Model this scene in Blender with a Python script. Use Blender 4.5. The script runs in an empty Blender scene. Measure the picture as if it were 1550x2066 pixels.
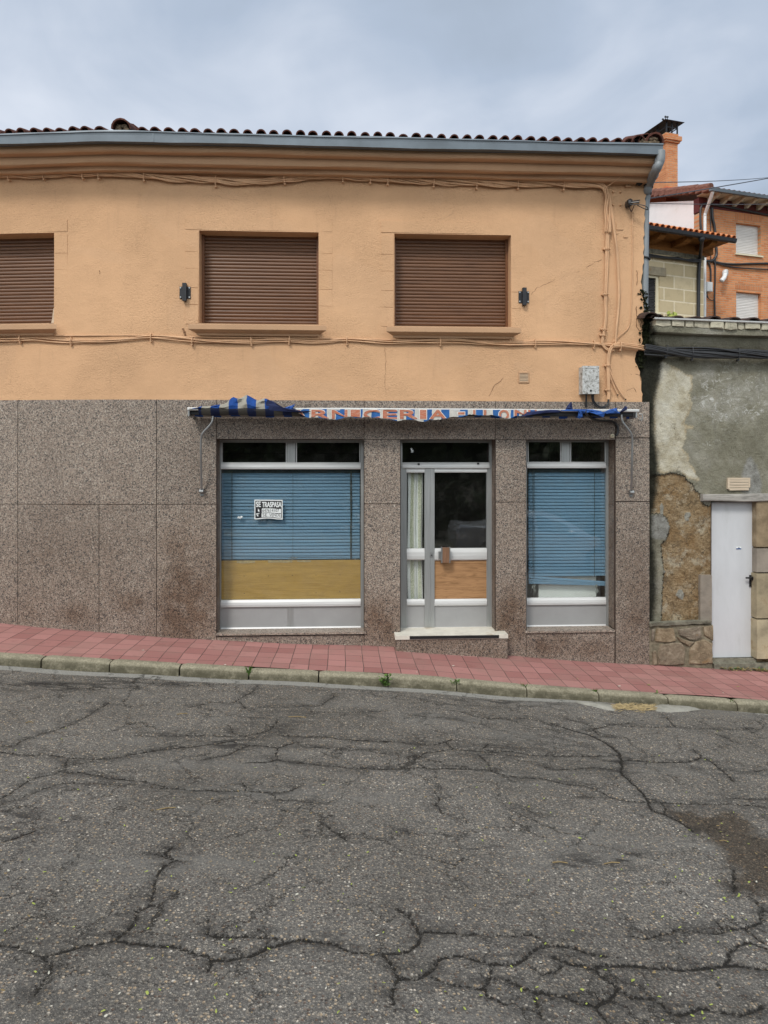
import bpy, math, random
import numpy as np
from mathutils import Vector
random.seed(7); np.random.seed(7)
R = random.uniform
SC = bpy.context.scene
COL = SC.collection

# ------------------------------------------------------------------ camera model (used to measure real positions)
FPX, DIST, TH, HY, CX = 1433.0, 8.74, math.atan(75/1433), 940.0, 775.0
FW = (math.sin(TH), math.cos(TH)); RT = (math.cos(TH), -math.sin(TH))
def ray(px, py):
    a = (px-CX)/FPX
    return FW[0]+RT[0]*a, FW[1]+RT[1]*a, (HY-py)/FPX
def on_y(px, py, y):
    d = ray(px, py); t = (y+DIST)/d[1]
    return d[0]*t, d[2]*t
def at_depth(px, py, t):
    d = ray(px, py)
    return Vector((d[0]*t, -DIST+d[1]*t, d[2]*t))
def proj(x, y, z):
    yy = y+DIST
    dep = x*FW[0]+yy*FW[1]
    return CX+FPX*(x*RT[0]+yy*RT[1])/dep, HY-FPX*z/dep

# ------------------------------------------------------------------ ground heights
A0 = on_y(316, 1283, 0); B0 = on_y(1310, 1340, 0); SL = (B0[1]-A0[1])/(B0[0]-A0[0])
def zb(x):
    x = np.clip(np.asarray(x, float), -14, 14)
    return A0[1]+SL*(x-A0[0])+0.034*np.exp(-((x-.5)/1.2)**2)
def ykerb(x): return -1.05-.025*(np.clip(np.asarray(x, float), -14, 14)+3.6)
KW, KH = .125, .10

# ------------------------------------------------------------------ frames
class BentWall:
    """facade of the corner shop: straight, with a slight rounded bend on the left"""
    def __init__(s):
        s.sb = on_y(240, 600, 0)[0]; s.T = math.tan(math.radians(7)); s.k = .09
    def yw(s, u):
        q = (s.sb-u)/s.k
        return s.T*s.k*(q if q > 30 else math.log1p(math.exp(q)))
    def nrm(s, u):
        q = max(-30, min(30, (s.sb-u)/s.k))
        dy = -s.T/(1+math.exp(-q)); l = math.hypot(1, dy)
        return dy/l, -1/l
    def w(s, u, z, o):
        n = s.nrm(u); return (u+n[0]*o, s.yw(u)+n[1]*o, z)
    def at(s, px, py, o=0.):
        y = -o; u = 0
        for _ in range(40):
            x, z = on_y(px, py, y)
            n = s.nrm(u); u = x-n[0]*o; n = s.nrm(u); y = s.yw(u)+n[1]*o
        return u, z
    def xs(s, u0, u1):
        if u0 < s.sb+.5:
            n = max(1, int((u1-u0)/.08)); return [u0+(u1-u0)*i/n for i in range(n+1)]
        return [u0, u1]
class Frame:
    def __init__(s, ox, oy, dx, dy):
        l = math.hypot(dx, dy); s.o = (ox, oy); s.d = (dx/l, dy/l); s.n = (s.d[1], -s.d[0])
    def w(s, u, z, o): return (s.o[0]+s.d[0]*u+s.n[0]*o, s.o[1]+s.d[1]*u+s.n[1]*o, z)
    def at(s, px, py, o=0.):
        r = ray(px, py)
        t = (o-((0-s.o[0])*s.n[0]+(-DIST-s.o[1])*s.n[1]))/(r[0]*s.n[0]+r[1]*s.n[1])
        x, y, z = r[0]*t, -DIST+r[1]*t, r[2]*t
        return (x-s.o[0])*s.d[0]+(y-s.o[1])*s.d[1], z
    def xs(s, u0, u1): return [u0, u1]
WALL = BentWall()
OLD = Frame(0, 0, 1, 0)
WORLD = Frame(0, 0, 1, 0)

# ------------------------------------------------------------------ mesh builder
ORG = {}
class MB:
    def __init__(s): s.v = []; s.uv = []; s.f = []; s.mi = []; s.ex = {}
    def p(s, F, u, z, o):
        s.v.append(F.w(u, z, o)); s.uv.append((u, z, o)); return len(s.v)-1
    def pw(s, co, uv=None):
        co = tuple(co); s.v.append(co); s.uv.append(tuple(uv) if uv else (co[0], co[2], co[1])); return len(s.v)-1
    def face(s, idx, m=0): s.f.append(tuple(idx)); s.mi.append(m)
    def attr(s, name, i, val): s.ex.setdefault(name, {})[i] = val
    def strip(s, rows, m=0, closed=False):
        for a, b in zip(rows[:-1], rows[1:]):
            n = len(a)
            for j in range(n if closed else n-1):
                s.face((a[j], a[(j+1) % n], b[(j+1) % n], b[j]), m)
    def box(s, F, u0, u1, z0, z1, o0, o1, m=0, slope=0.):
        xs = F.xs(u0, u1); rows = []
        for u in xs:
            d = slope*(u-u0)
            rows.append([s.p(F, u, z0+d, o1), s.p(F, u, z1+d, o1), s.p(F, u, z1+d, o0), s.p(F, u, z0+d, o0)])
        for a, b in zip(rows[:-1], rows[1:]):
            for j in range(4): s.face((a[j], b[j], b[(j+1) % 4], a[(j+1) % 4]), m)
        s.face(rows[0][::1], m); s.face(rows[-1][::-1], m)
    def pbox(s, F, x0, x1, y0, y1, o0, o1, m=0, ref=None):
        """box whose front face (offset ref or o1) covers the measured rectangle"""
        r = o1 if ref is None else ref
        u0, za = F.at(x0, (y0+y1)/2, r); u1, _ = F.at(x1, (y0+y1)/2, r)
        xm = (x0+x1)/2
        z1 = F.at(xm, y0, r)[1]; z0 = F.at(xm, y1, r)[1]
        s.box(F, u0, u1, z0, z1, o0, o1, m); return u0, u1, z0, z1
    def quad(s, F, pts, m=0):
        s.face([s.p(F, *q) for q in pts], m)
    def tube(s, path, r, seg=6, m=0, caps=True):
        P = [Vector(q) for q in path]; rows = []; ref = Vector((0.3, 0.2, 1))
        n = len(P)
        for i in range(n):
            t = (P[min(i+1, n-1)]-P[max(i-1, 0)]).normalized()
            a = ref-t*ref.dot(t)
            if a.length < 1e-3: a = Vector((1, 0, 0))-t*t.x
            a.normalize(); b = t.cross(a); ref = a
            rr = r[i] if isinstance(r, (list, tuple)) else r
            rows.append([s.pw(P[i]+(a*math.cos(q)+b*math.sin(q))*rr) for q in [2*math.pi*j/seg for j in range(seg)]])
        s.strip(rows, m, True)
        if caps: s.face(rows[0][::-1], m); s.face(rows[-1], m)
    def sweep(s, F, prof, us, m=0, slope=0., wob=0., mitre=None, caps=True, seed=0):
        rows = []
        for k, u in enumerate(us):
            d = slope*(u-us[0]); row = []
            for j, (o, z) in enumerate(prof):
                uu = u
                if mitre is not None:
                    if k == 0: uu = u+(mitre-o)
                    if k == len(us)-1: uu = u-(mitre-o)
                ww = wob*(math.sin(u*1.9+j*.7+seed)+.6*math.sin(u*4.3+j*1.3+seed*2)+.35*math.sin(u*11.+j*2.1))
                row.append(s.p(F, uu, z+d+ww, o))
            rows.append(row)
        for a, b in zip(rows[:-1], rows[1:]):
            for j in range(len(prof)-1): s.face((a[j], b[j], b[j+1], a[j+1]), m)
        if caps: s.face(rows[0], m); s.face(rows[-1][::-1], m)
    def blob(s, c, rx, ry, rz, m=0, jit=.25, nu=7, nv=5):
        rows = []
        for i in range(nv+1):
            t = math.pi*i/nv; row = []
            for j in range(nu):
                a = 2*math.pi*j/nu; k = 1+R(-jit, jit)
                row.append(s.pw((c[0]+rx*k*math.sin(t)*math.cos(a), c[1]+ry*k*math.sin(t)*math.sin(a), c[2]+rz*k*math.cos(t))))
            rows.append(row)
        s.strip(rows, m, True)
    def stone(s, F, pts, o0, o1, m=0, sh=None):
        """irregular faced stone from a measured outline (u,z)"""
        cu = sum(p[0] for p in pts)/len(pts); cz = sum(p[1] for p in pts)/len(pts)
        rp = []
        for a, b in zip(pts, pts[1:]+pts[:1]):
            k = max(1, int(math.hypot(b[0]-a[0], b[1]-a[1])/.05))
            for i in range(k):
                t = i/k; rp.append((a[0]+(b[0]-a[0])*t+R(-.004, .004), a[1]+(b[1]-a[1])*t+R(-.004, .004)))
        rows = []
        for sc, o in ((1, o0), (.985, o0+(o1-o0)*.55), (.9, o1), (.55, o1+R(-.002, .006))):
            rows.append([s.p(F, cu+(u-cu)*sc, cz+(z-cz)*sc, o+(R(-.003, .003) if sc < .95 else 0)) for u, z in rp])
        s.strip(rows, m, True)
        c = s.p(F, cu, cz, o1+.003)
        for i in range(len(rp)): s.face((rows[-1][i], rows[-1][(i+1) % len(rp)], c), m)
        if sh is not None:
            for row in rows:
                for i in row: s.attr('shade', i, sh)
            s.attr('shade', c, sh)
    def grid(s, F, us, zs, off, holes=(), m=0, warp=None):
        idx = {}
        def g(i, j):
            if (i, j) not in idx:
                u, z = us[i], zs[j]
                if warp: u = warp(u, z)
                idx[(i, j)] = s.p(F, u, z, off(u, z) if callable(off) else off)
            return idx[(i, j)]
        for i in range(len(us)-1):
            for j in range(len(zs)-1):
                cu, cz = (us[i]+us[i+1])/2, (zs[j]+zs[j+1])/2
                if any(h[0] < cu < h[1] and h[2] < cz < h[3] for h in holes): continue
                s.face((g(i, j), g(i+1, j), g(i+1, j+1), g(i, j+1)), m)
    def build(s, name, mats, parent=None, origin=None, smooth=False):
        me = bpy.data.meshes.new(name)
        if parent is not None: origin = ORG[parent.name]
        if origin is None: origin = (0, 0, 0)
        V = np.array(s.v, dtype=np.float64).reshape(-1, 3)
        me.from_pydata((V-np.array(origin)).tolist(), [], s.f)
        if not isinstance(mats, (list, tuple)): mats = [mats]
        for m in mats: me.materials.append(m)
        me.polygons.foreach_set('material_index', np.array(s.mi, dtype=np.int32))
        if smooth: me.polygons.foreach_set('use_smooth', np.ones(len(s.f), dtype=bool))
        a = me.attributes.new('uvw', 'FLOAT_VECTOR', 'POINT')
        a.data.foreach_set('vector', np.array(s.uv, dtype=np.float32).ravel())
        for k, d in s.ex.items():
            arr = np.zeros(len(s.v), dtype=np.float32)
            if isinstance(d, np.ndarray): arr[:] = d
            else:
                for i, val in d.items(): arr[i] = val
            a = me.attributes.new(k, 'FLOAT', 'POINT'); a.data.foreach_set('value', arr)
        me.update()
        ob = bpy.data.objects.new(name, me); COL.objects.link(ob)
        if parent is not None: ob.parent = parent; ORG[ob.name] = origin
        else: ob.location = origin; ORG[ob.name] = tuple(origin)
        return ob
def tag(o, label, cat, group=None, kind=None):
    if label: o['label'] = label
    if cat: o['category'] = cat
    if group: o['group'] = group
    if kind: o['kind'] = kind
    return o
def thing(name, loc, label, cat, group=None):
    o = bpy.data.objects.new(name, None); COL.objects.link(o); o.location = loc; o.empty_display_size = .1
    ORG[o.name] = tuple(loc)
    return tag(o, label, cat, group)
def struct(o): o['kind'] = 'structure'; return o
def lin(a, b, n): return [a+(b-a)*i/n for i in range(n+1)]
def breaks(a, b, step, extra=()):
    pts = sorted(set([round(a, 5), round(b, 5)]+[round(e, 5) for e in extra if a < e < b])); out = [pts[0]]
    for p, q in zip(pts[:-1], pts[1:]):
        n = max(1, int(round((q-p)/step))); out += [p+(q-p)*i/n for i in range(1, n+1)]
    return out
def smooth_path(P, n=8):
    P = [Vector(q) for q in P]; out = []
    for i in range(len(P)-1):
        p0, p1, p2, p3 = P[max(i-1, 0)], P[i], P[i+1], P[min(i+2, len(P)-1)]
        for k in range(n):
            t = k/n
            out.append(.5*((2*p1)+(p2-p0)*t+(2*p0-5*p1+4*p2-p3)*t*t+(3*p1-p0-3*p2+p3)*t**3))
    out.append(P[-1]); return out
def wpx(F, px, py, o):
    u, z = F.at(px, py, o); return Vector(F.w(u, z, o))

# ------------------------------------------------------------------ material helper
class Mt:
    def __init__(s, name):
        s.m = bpy.data.materials.new(name); s.m.use_nodes = True; s.t = s.m.node_tree
        s.b = s.t.nodes['Principled BSDF']; s.out = s.t.nodes['Material Output']
    def put(s, inp, v):
        if isinstance(v, bpy.types.NodeSocket): s.t.links.new(v, inp)
        else:
            if inp.type == 'RGBA' and len(v) == 3: v = (*v, 1)
            inp.default_value = v
    def n(s, ty, ins=None, **kw):
        nd = s.t.nodes.new(ty)
        for k, v in kw.items(): setattr(nd, k, v)
        for k, v in (ins or {}).items(): s.put(nd.inputs[k], v)
        return nd
    def uvw(s): return s.n('ShaderNodeAttribute', attribute_name='uvw').outputs['Vector']
    def fac(s, name): return s.n('ShaderNodeAttribute', attribute_name=name).outputs['Fac']
    def rnd(s): return s.n('ShaderNodeObjectInfo').outputs['Random']
    def mul(s, vec, k): return s.n('ShaderNodeVectorMath', {0: vec, 1: k}, operation='MULTIPLY').outputs[0]
    def addv(s, a, b): return s.n('ShaderNodeVectorMath', {0: a, 1: b}, operation='ADD').outputs[0]
    def noise(s, vec, scale, detail=3, rough=.55, out='Fac', dist=0.):
        return s.n('ShaderNodeTexNoise', {'Vector': vec, 'Scale': scale, 'Detail': detail, 'Roughness': rough, 'Distortion': dist}).outputs[out]
    def vor(s, vec, scale, feature='F1', out='Distance', rnd=1.):
        return s.n('ShaderNodeTexVoronoi', {'Vector': vec, 'Scale': scale, 'Randomness': rnd}, feature=feature).outputs[out]
    def math(s, op, a, b=0., clamp=False):
        return s.n('ShaderNodeMath', {0: a, 1: b}, operation=op, use_clamp=clamp).outputs[0]
    def rng(s, v, a, b, c=0., d=1., sm=True):
        return s.n('ShaderNodeMapRange', {0: v, 1: a, 2: b, 3: c, 4: d}, interpolation_type='SMOOTHSTEP' if sm else 'LINEAR').outputs[0]
    def mix(s, f, a, b, blend='MIX'):
        nd = s.n('ShaderNodeMix', data_type='RGBA', blend_type=blend)
        s.put(nd.inputs[0], f); s.put(nd.inputs[6], a); s.put(nd.inputs[7], b); return nd.outputs[2]
    def ramp(s, f, stops, interp='LINEAR'):
        nd = s.n('ShaderNodeValToRGB', {0: f}); r = nd.color_ramp; r.interpolation = interp
        while len(r.elements) < len(stops): r.elements.new(.5)
        for e, (p, c) in zip(r.elements, stops): e.position = p; e.color = (*c, 1) if len(c) == 3 else c
        return nd.outputs[0]
    def sep(s, v): return s.n('ShaderNodeSeparateXYZ', {0: v}).outputs
    def comb(s, x, y, z): return s.n('ShaderNodeCombineXYZ', {0: x, 1: y, 2: z}).outputs[0]
    def bump(s, h, strength=.3, dist=.01, nrm=None):
        i = {'Height': h, 'Strength': strength, 'Distance': dist}
        if nrm is not None: i['Normal'] = nrm
        return s.n('ShaderNodeBump', i).outputs[0]
    def fin(s, col, rough=.7, nrm=None, metal=0., spec=.5):
        s.put(s.b.inputs['Base Color'], col); s.put(s.b.inputs['Roughness'], rough); s.put(s.b.inputs['Metallic'], metal)
        s.put(s.b.inputs['Specular IOR Level'], spec)
        if nrm is not None: s.put(s.b.inputs['Normal'], nrm)
        return s.m
def plain(name, col, rough=.6, metal=0., var=.25, scale=9., bump=.0, spec=.4, stretch=(1, 1, 1), dirt=None):
    k = Mt(name); v = k.mul(k.uvw(), stretch); nz = k.noise(v, scale, 5, .6)
    a = tuple(c*(1-var) for c in col); b = tuple(min(1, c*(1+var)) for c in col)
    c = k.ramp(nz, [(.28, a), (.72, b)])
    if dirt:
        c = k.mix(k.rng(k.noise(v, scale*.5, 6, .7), .52, .72), c, dirt)
    nr = k.bump(k.noise(v, scale*9, 4), bump, .01) if bump else None
    return k.fin(c, rough, nr, metal, spec)

# ---- materials
def m_stucco(name, col, smoothy=False):
    k = Mt(name); v = k.uvw()
    big = k.noise(v, .9, 4, .6); med = k.noise(v, 5., 4, .6)
    c = k.ramp(big, [(.25, tuple(x*.84 for x in col)), (.75, tuple(min(1, x*1.09) for x in col))])
    c = k.mix(k.rng(med, .55, .8, 0, .16), c, tuple(x*.68 for x in col))
    rep = k.rng(k.noise(k.addv(v, (3.7, 1.1, 0)), .75, 2, .4, dist=.8), .56, .585, 0, .16); c = k.mix(rep, c, tuple(min(1, x*q) for x, q in zip(col, (.96, 1.02, 1.12))))
    drip = k.noise(k.mul(v, (9, .9, 1)), 1.3, 5, .65)
    c = k.mix(k.rng(drip, .56, .78, 0, .20), c, (.33, .2, .12))
    cr = k.vor(k.addv(v, k.mul(k.noise(v, 4., 3, .6, 'Color'), (.25, .25, 0))), .75, 'DISTANCE_TO_EDGE')
    line = k.math('MULTIPLY', k.rng(cr, .0, .006, 1, 0), k.rng(k.noise(v, 1.1, 2), .56, .66, 0, 1))
    if not smoothy: c = k.mix(k.math('MULTIPLY', line, .4), c, tuple(x*.55 for x in col))
    rgh = k.noise(v, 52., 4, .66, dist=.6); fine = k.noise(v, 110., 2, .5)
    patch = k.rng(k.noise(v, 1.1, 3, .5), .4, .58, .2, 1)
    if not smoothy: c = k.mix(k.math('MULTIPLY', k.rng(rgh, .5, .3, 0, .30), patch), c, tuple(x*.55 for x in col))
    h = k.math('ADD', k.math('MULTIPLY', rgh, k.math('MULTIPLY', patch, 1.0)), k.math('MULTIPLY', fine, .25))
    h = k.math('ADD', h, k.math('MULTIPLY', med, .9))
    return k.fin(c, .85, k.bump(h, .3 if smoothy else .8, .011 if smoothy else .013), 0, .25)
OCHRE = (.635, .388, .222)
STUCCO = m_stucco('ochre_stucco', OCHRE)
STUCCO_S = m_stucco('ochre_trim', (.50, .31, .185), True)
def m_granite():
    k = Mt('granite'); v = k.uvw()
    c1 = k.sep(k.vor(v, 135., 'F1', 'Color'))[0]; c2 = k.sep(k.vor(k.addv(v, (3.3, 1.7, 0)), 74., 'F1', 'Color'))[1]
    fac = k.math('ADD', k.math('MULTIPLY', c1, .68), k.math('MULTIPLY', c2, .32))
    c = k.ramp(fac, [(.0, (.034, .034, .035)), (.24, (.05, .049, .05)), (.33, (.155, .13, .11)), (.5, (.25, .20, .162)), (.64, (.315, .238, .185)), (.8, (.335, .295, .25)), (.94, (.48, .44, .38))])
    big = k.noise(v, 1.3, 5, .62)
    c = k.mix(k.rng(big, .4, .75, 0, .34), c, k.mix(1., c, (.55, .5, .48), 'MULTIPLY'))
    st = k.fac('stain'); st2 = k.math('MULTIPLY', st, k.rng(k.noise(v, 5., 6, .7), .3, .62, .35, 1.1))
    c = k.mix(k.math('MINIMUM', st2, 1.), c, k.mix(1., c, (.56, .47, .41), 'MULTIPLY'))
    lime = k.math('MULTIPLY', k.rng(k.noise(k.mul(v, (8, 1.2, 1)), 1.6, 5, .7), .62, .8, 0, .28), 1.)
    c = k.mix(lime, c, (.42, .39, .36)); tn = k.fac('tone'); c = k.mix(1., c, k.comb(tn, tn, tn), 'MULTIPLY')
    return k.fin(c, k.rng(k.noise(v, 3, 3), .3, .7, .42, .62), None, 0, .35)
GRANITE = m_granite()
def m_asphalt():
    k = Mt('asphalt'); v = k.uvw()           # uvw = (x, y, 0)
    w = k.addv(v, k.mul(k.noise(v, 60, 2, .5, 'Color'), (.006, .006, 0)))
    ca = k.vor(w, 52., 'F1', 'Color'); da = k.vor(w, 52.); cb = k.vor(w, 105., 'F1', 'Color'); db = k.vor(w, 105.)
    ra = k.sep(ca); rb = k.sep(cb)
    base = k.ramp(rb[0], [(.0, (.10, .094, .086)), (.45, (.192, .181, .165)), (.72, (.265, .248, .222)), (.9, (.35, .305, .25)), (1., (.47, .44, .385))])
    base = k.mix(k.rng(db, .28, .5, 0, .6), base, (.05, .047, .044))
    stone = k.ramp(ra[1], [(.0, (.055, .048, .044)), (.3, (.15, .105, .08)), (.5, (.25, .23, .205)), (.7, (.36, .27, .175)), (.88, (.42, .34, .25)), (1., (.58, .54, .48))])
    sm = k.math('MULTIPLY', k.rng(ra[0], .5, .52), k.rng(da, .30, .42, 1, 0))
    c = k.mix(sm, base, stone)
    big = k.noise(v, .55, 5, .65); c = k.mix(1., c, k.ramp(big, [(.3, (.74, .72, .69)), (.5, (1., .99, .98)), (.7, (1.22, 1.22, 1.22))]), 'MULTIPLY')
    worn = k.rng(k.noise(k.mul(v, (.5, 1.6, 1)), 1.1, 5, .65), .5, .68, 0, .5); c = k.mix(worn, c, (.175, .168, .155))
    # worn, bitumen smeared bands
    sme = k.math('MULTIPLY', k.rng(k.noise(k.mul(v, (1., 3., 1)), 3.2, 7, .75), .44, .58, 0, 1), k.fac('smear'))
    c = k.mix(sme, c, (.022, .020, .019))
    # concrete strip by the kerb
    e = k.math('ADD', k.fac('strip'), k.math('MULTIPLY', k.math('SUBTRACT', k.noise(v, 14, 4, .7), .5), .08))
    conc = k.ramp(k.noise(v, 60, 4, .7), [(.3, (.19, .185, .17)), (.7, (.36, .35, .32))])
    c = k.mix(k.rng(e, -.006, .012, 1, 0), c, conc)
    # damp litter patch
    wet = k.rng(k.math('ADD', k.fac('damp'), k.math('MULTIPLY', k.math('SUBTRACT', k.noise(v, 7, 5, .7), .5), .5)), -.08, .1, 1, 0)
    c = k.mix(wet, c, k.mix(1., c, (.44, .38, .32), 'MULTIPLY'))
    # cracks
    cn = k.math('MULTIPLY', k.math('SUBTRACT', k.noise(v, 42, 6, .78), .5), .066)
    cd = k.math('ADD', k.fac('crack'), cn)
    soft = k.math('MULTIPLY', k.rng(cd, -.004, .06, .75, 0), k.rng(k.noise(v, 40, 6, .82), .50, .57))
    c = k.mix(soft, c, (.040, .034, .026))
    hard = k.rng(cd, -.004, .004, 1, 0)
    fv = k.vor(k.addv(v, k.mul(k.noise(v, 3.6, 7, .74, 'Color'), (.6, .45, 0))), 1.9, 'DISTANCE_TO_EDGE')
    fine = k.math('MULTIPLY', k.rng(k.math('ADD', fv, k.math('MULTIPLY', cn, .14)), .002, .008, 1, 0), k.rng(k.noise(v, 1.3, 4, .7), .40, .50))
    hard = k.math('MAXIMUM', hard, k.math('MULTIPLY', fine, .8))
    c = k.mix(hard, c, k.ramp(k.noise(v, 80, 2), [(.4, (.009, .008, .007)), (.75, (.035, .028, .018))]))
    h = k.math('ADD', k.math('MULTIPLY', k.rng(da, .1, .5, 1, 0), .6), k.math('MULTIPLY', k.rng(db, .1, .5, 1, 0), .5))
    h = k.math('SUBTRACT', h, k.math('MULTIPLY', hard, 1.4))
    return k.fin(c, k.rng(wet, 0, 1, .82, .6), k.bump(h, .8, .008), 0, .35)
ASPHALT = m_asphalt()
def m_tiles():
    k = Mt('red_pavers'); v = k.uvw()
    vd = k.addv(v, k.mul(k.noise(v, 1.7, 2, .5, 'Color'), (.035, .02, 0)))
    bt = k.n('ShaderNodeTexBrick', {'Vector': vd, 'Color1': (.30, .132, .12), 'Color2': (.41, .20, .182), 'Mortar': (.06, .045, .04), 'Scale': 1., 'Mortar Size': .0048, 'Mortar Smooth': .5, 'Brick Width': .20, 'Row Height': .232}, offset=.0)
    c = bt.outputs['Color']
    c = k.mix(k.rng(k.noise(v, 1.6, 6, .7), .42, .7, 0, .6), c, (.30, .175, .15))
    c = k.mix(k.rng(k.noise(k.addv(v, (5, 3, 0)), 4, 6, .75), .55, .75, 0, .55), c, (.17, .085, .07))
    c = k.mix(k.rng(k.noise(v, 70, 3, .7), .6, .75, 0, .55), c, (.15, .07, .062))
    c = k.mix(k.rng(k.noise(v, 45, 4, .7), .68, .74, 0, .6), c, (.48, .33, .29))
    g = k.rng(k.fac('edge'), 0, .12, .55, 0)
    c = k.mix(k.math('MULTIPLY', g, k.rng(k.noise(v, 9, 5, .7), .4, .65)), c, (.07, .055, .045))
    h = k.math('SUBTRACT', k.math('MULTIPLY', k.noise(v, 60, 3), .2), bt.outputs['Fac'])
    return k.fin(c, .75, k.bump(h, .5, .006), 0, .3)
PAVER = m_tiles()
def m_kerb():
    k = Mt('kerb_concrete'); v = k.uvw()
    c = k.ramp(k.noise(v, 55, 5, .75), [(.25, (.13, .115, .08)), (.5, (.28, .255, .185)), (.78, (.46, .42, .32))])
    c = k.mix(k.rng(k.noise(v, 4, 5, .7), .48, .72, 0, .6), c, (.11, .10, .065))
    c = k.mix(k.math('MULTIPLY', k.fac('low'), k.rng(k.noise(v, 12, 5, .7), .3, .6, .3, .9)), c, (.085, .078, .052))
    return k.fin(c, .9, k.bump(k.noise(v, 90, 3, .7), .6, .006), 0, .2)
KERB = m_kerb()
def m_wood(name, a, b, scale=(1.2, 22, 22), rough=.6, spec=.3, dist=1.2):
    k = Mt(name); v = k.uvw()
    g = k.noise(k.mul(v, scale), 3., 6, .65, dist=dist)
    ring = k.noise(k.mul(v, (scale[0]*.6, scale[1]*.5, scale[2]*.5)), 1.6, 3, .5, dist=2.)
    c = k.ramp(k.math('ADD', k.math('MULTIPLY', g, .6), k.math('MULTIPLY', ring, .4)), [(.3, a), (.52, b), (.7, tuple(x*1.2 for x in b))])
    return k.fin(c, rough, k.bump(g, .12, .004), 0, spec)
SHUTTER = m_wood('brown_shutter', (.060, .025, .012), (.150, .068, .032), (1.0, 26, 26), .42, .5)
SHUT_FR = m_wood('brown_shutter_rail', (.09, .036, .015), (.16, .065, .025), (22, 1.0, 22), .45, .4)
YBOARD = m_wood('yellow_wood_panel', (.35, .205, .042), (.48, .30, .075), (1.0, 16, 16), .55, .25, 2.0)
PLY = m_wood('plywood', (.15, .075, .032), (.38, .215, .105), (.9, 9, 9), .7, .2, 2.5)
BEAM = m_wood('weathered_beam', (.13, .125, .115), (.36, .34, .31), (1.6, 20, 20), .85, .2)
TIMBER = m_wood('eave_timber', (.10, .040, .012), (.27, .12, .036), (1.6, 12, 12), .8, .2)
PALEWOOD = m_wood('pale_board', (.42, .33, .24), (.60, .50, .38), (1.2, 22, 22), .8, .2)
def m_metal(name, col, rough, metal, streak=(20, 1.2, 20), var=.12):
    k = Mt(name); v = k.uvw()
    c = k.ramp(k.noise(k.mul(v, streak), 2.2, 5, .6), [(.3, tuple(x*(1-var) for x in col)), (.7, tuple(min(1, x*(1+var)) for x in col))])
    c = k.mix(k.rng(k.noise(v, 7, 6, .75), .62, .78, 0, .35), c, tuple(x*.45 for x in col))
    return k.fin(c, rough, None, metal, .5)
ALU = m_metal('anodised_aluminium', (.40, .415, .415), .42, .6)
ALU_BAR = m_metal('aluminium_bar', (.60, .605, .60), .5, .3, (1.2, 20, 20), .07)
ALU_PAN = m_metal('aluminium_panel', (.36, .362, .365), .5, .25, (2, 2, 2), .05)
ZINC = m_metal('zinc_gutter', (.135, .163, .19), .45, .2, (1.0, 1.0, 1.0), .22)
PIPE = m_metal('grey_pipe', (.225, .245, .26), .5, .1)
STEEL = m_metal('steel_tube', (.36, .37, .37), .38, .8)
DARKSTEEL = plain('dark_steel', (.028, .03, .035), .5, .3, .3, 20)
BLACK = plain('black_rubber', (.012, .012, .013), .55, 0, .3, 14)
BLACKPL = plain('black_plastic_cable', (.018, .019, .022), .38, 0, .3, 14, spec=.6)
WHITEP = plain('white_plastic', (.74, .76, .77), .45, 0, .05, 6)
OCHREP = plain('ochre_painted_cable', (.60, .368, .212), .6, 0, .14, 7)
def m_rooftile(name, a, b, moss=.5):
    k = Mt(name); v = k.uvw()
    c = k.ramp(k.noise(v, 9, 5, .7), [(.3, a), (.7, b)])
    c = k.mix(k.rng(k.noise(v, 17, 6, .75), .55, .7, 0, moss), c, (.05, .048, .04))
    c = k.mix(k.rng(k.noise(k.addv(v, (9, 2, 5)), 24, 5, .7), .64, .72, 0, moss), c, (.24, .23, .19))
    return k.fin(c, .85, k.bump(k.noise(v, 60, 4), .4, .006), 0, .2)
RTILE = m_rooftile('old_roof_tile', (.060, .026, .020), (.155, .062, .046))
RTILE_B = m_rooftile('brown_ridge_tile', (.13, .06, .045), (.26, .125, .095), .35)
RTILE_O = m_rooftile('orange_roof_tile', (.48, .155, .060), (.66, .26, .11), .12)
RTILE_D = m_rooftile('dark_roof_tile', (.03, .022, .02), (.09, .055, .045))
MORTAR = plain('ridge_mortar', (.14, .105, .07), .95, 0, .6, 30, .4)
def m_brick(name, c1, c2, mort, bw, rh, ms, offs=.5, swap=False):
    k = Mt(name); v = k.uvw()
    if swap: s = k.sep(v); v2 = k.comb(s[1], s[0], 0)
    else: v2 = v
    bt = k.n('ShaderNodeTexBrick', {'Vector': v2, 'Color1': c1, 'Color2': c2, 'Mortar': mort, 'Scale': 1., 'Mortar Size': ms, 'Mortar Smooth': .2, 'Brick Width': bw, 'Row Height': rh}, offset=offs)
    c = k.mix(k.rng(k.noise(v, 3, 5, .7), .45, .75, 0, .35), bt.outputs['Color'], tuple(x*.6 for x in c1))
    c = k.mix(k.rng(k.noise(v, 30, 3, .6), .55, .75, 0, .25), c, tuple(min(1, x*1.3) for x in c2))
    h = k.math('SUBTRACT', k.math('MULTIPLY', k.noise(v, 40, 3), .3), bt.outputs['Fac'])
    return k.fin(c, .85, k.bump(h, .6, .01), 0, .2)
BRICK = m_brick('orange_brick', (.52, .185, .075), (.66, .28, .125), (.46, .31, .20), .25, .075, .011)
SOLDIER = m_brick('brick_soldier_course', (.50, .18, .075), (.58, .23, .10), (.42, .27, .17), .25, .075, .011, 0., True)
BLOCK = m_brick('stone_blocks', (.47, .385, .24), (.58, .485, .32), (.70, .62, .46), .80, .395, .022)
WHITEW = plain('white_render', (.80, .79, .80), .9, 0, .05, 3, .1, .2, dirt=(.72, .70, .69))
REDTRIM = plain('dark_red_trim', (.10, .018, .016), .7, 0, .2, 5)
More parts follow.
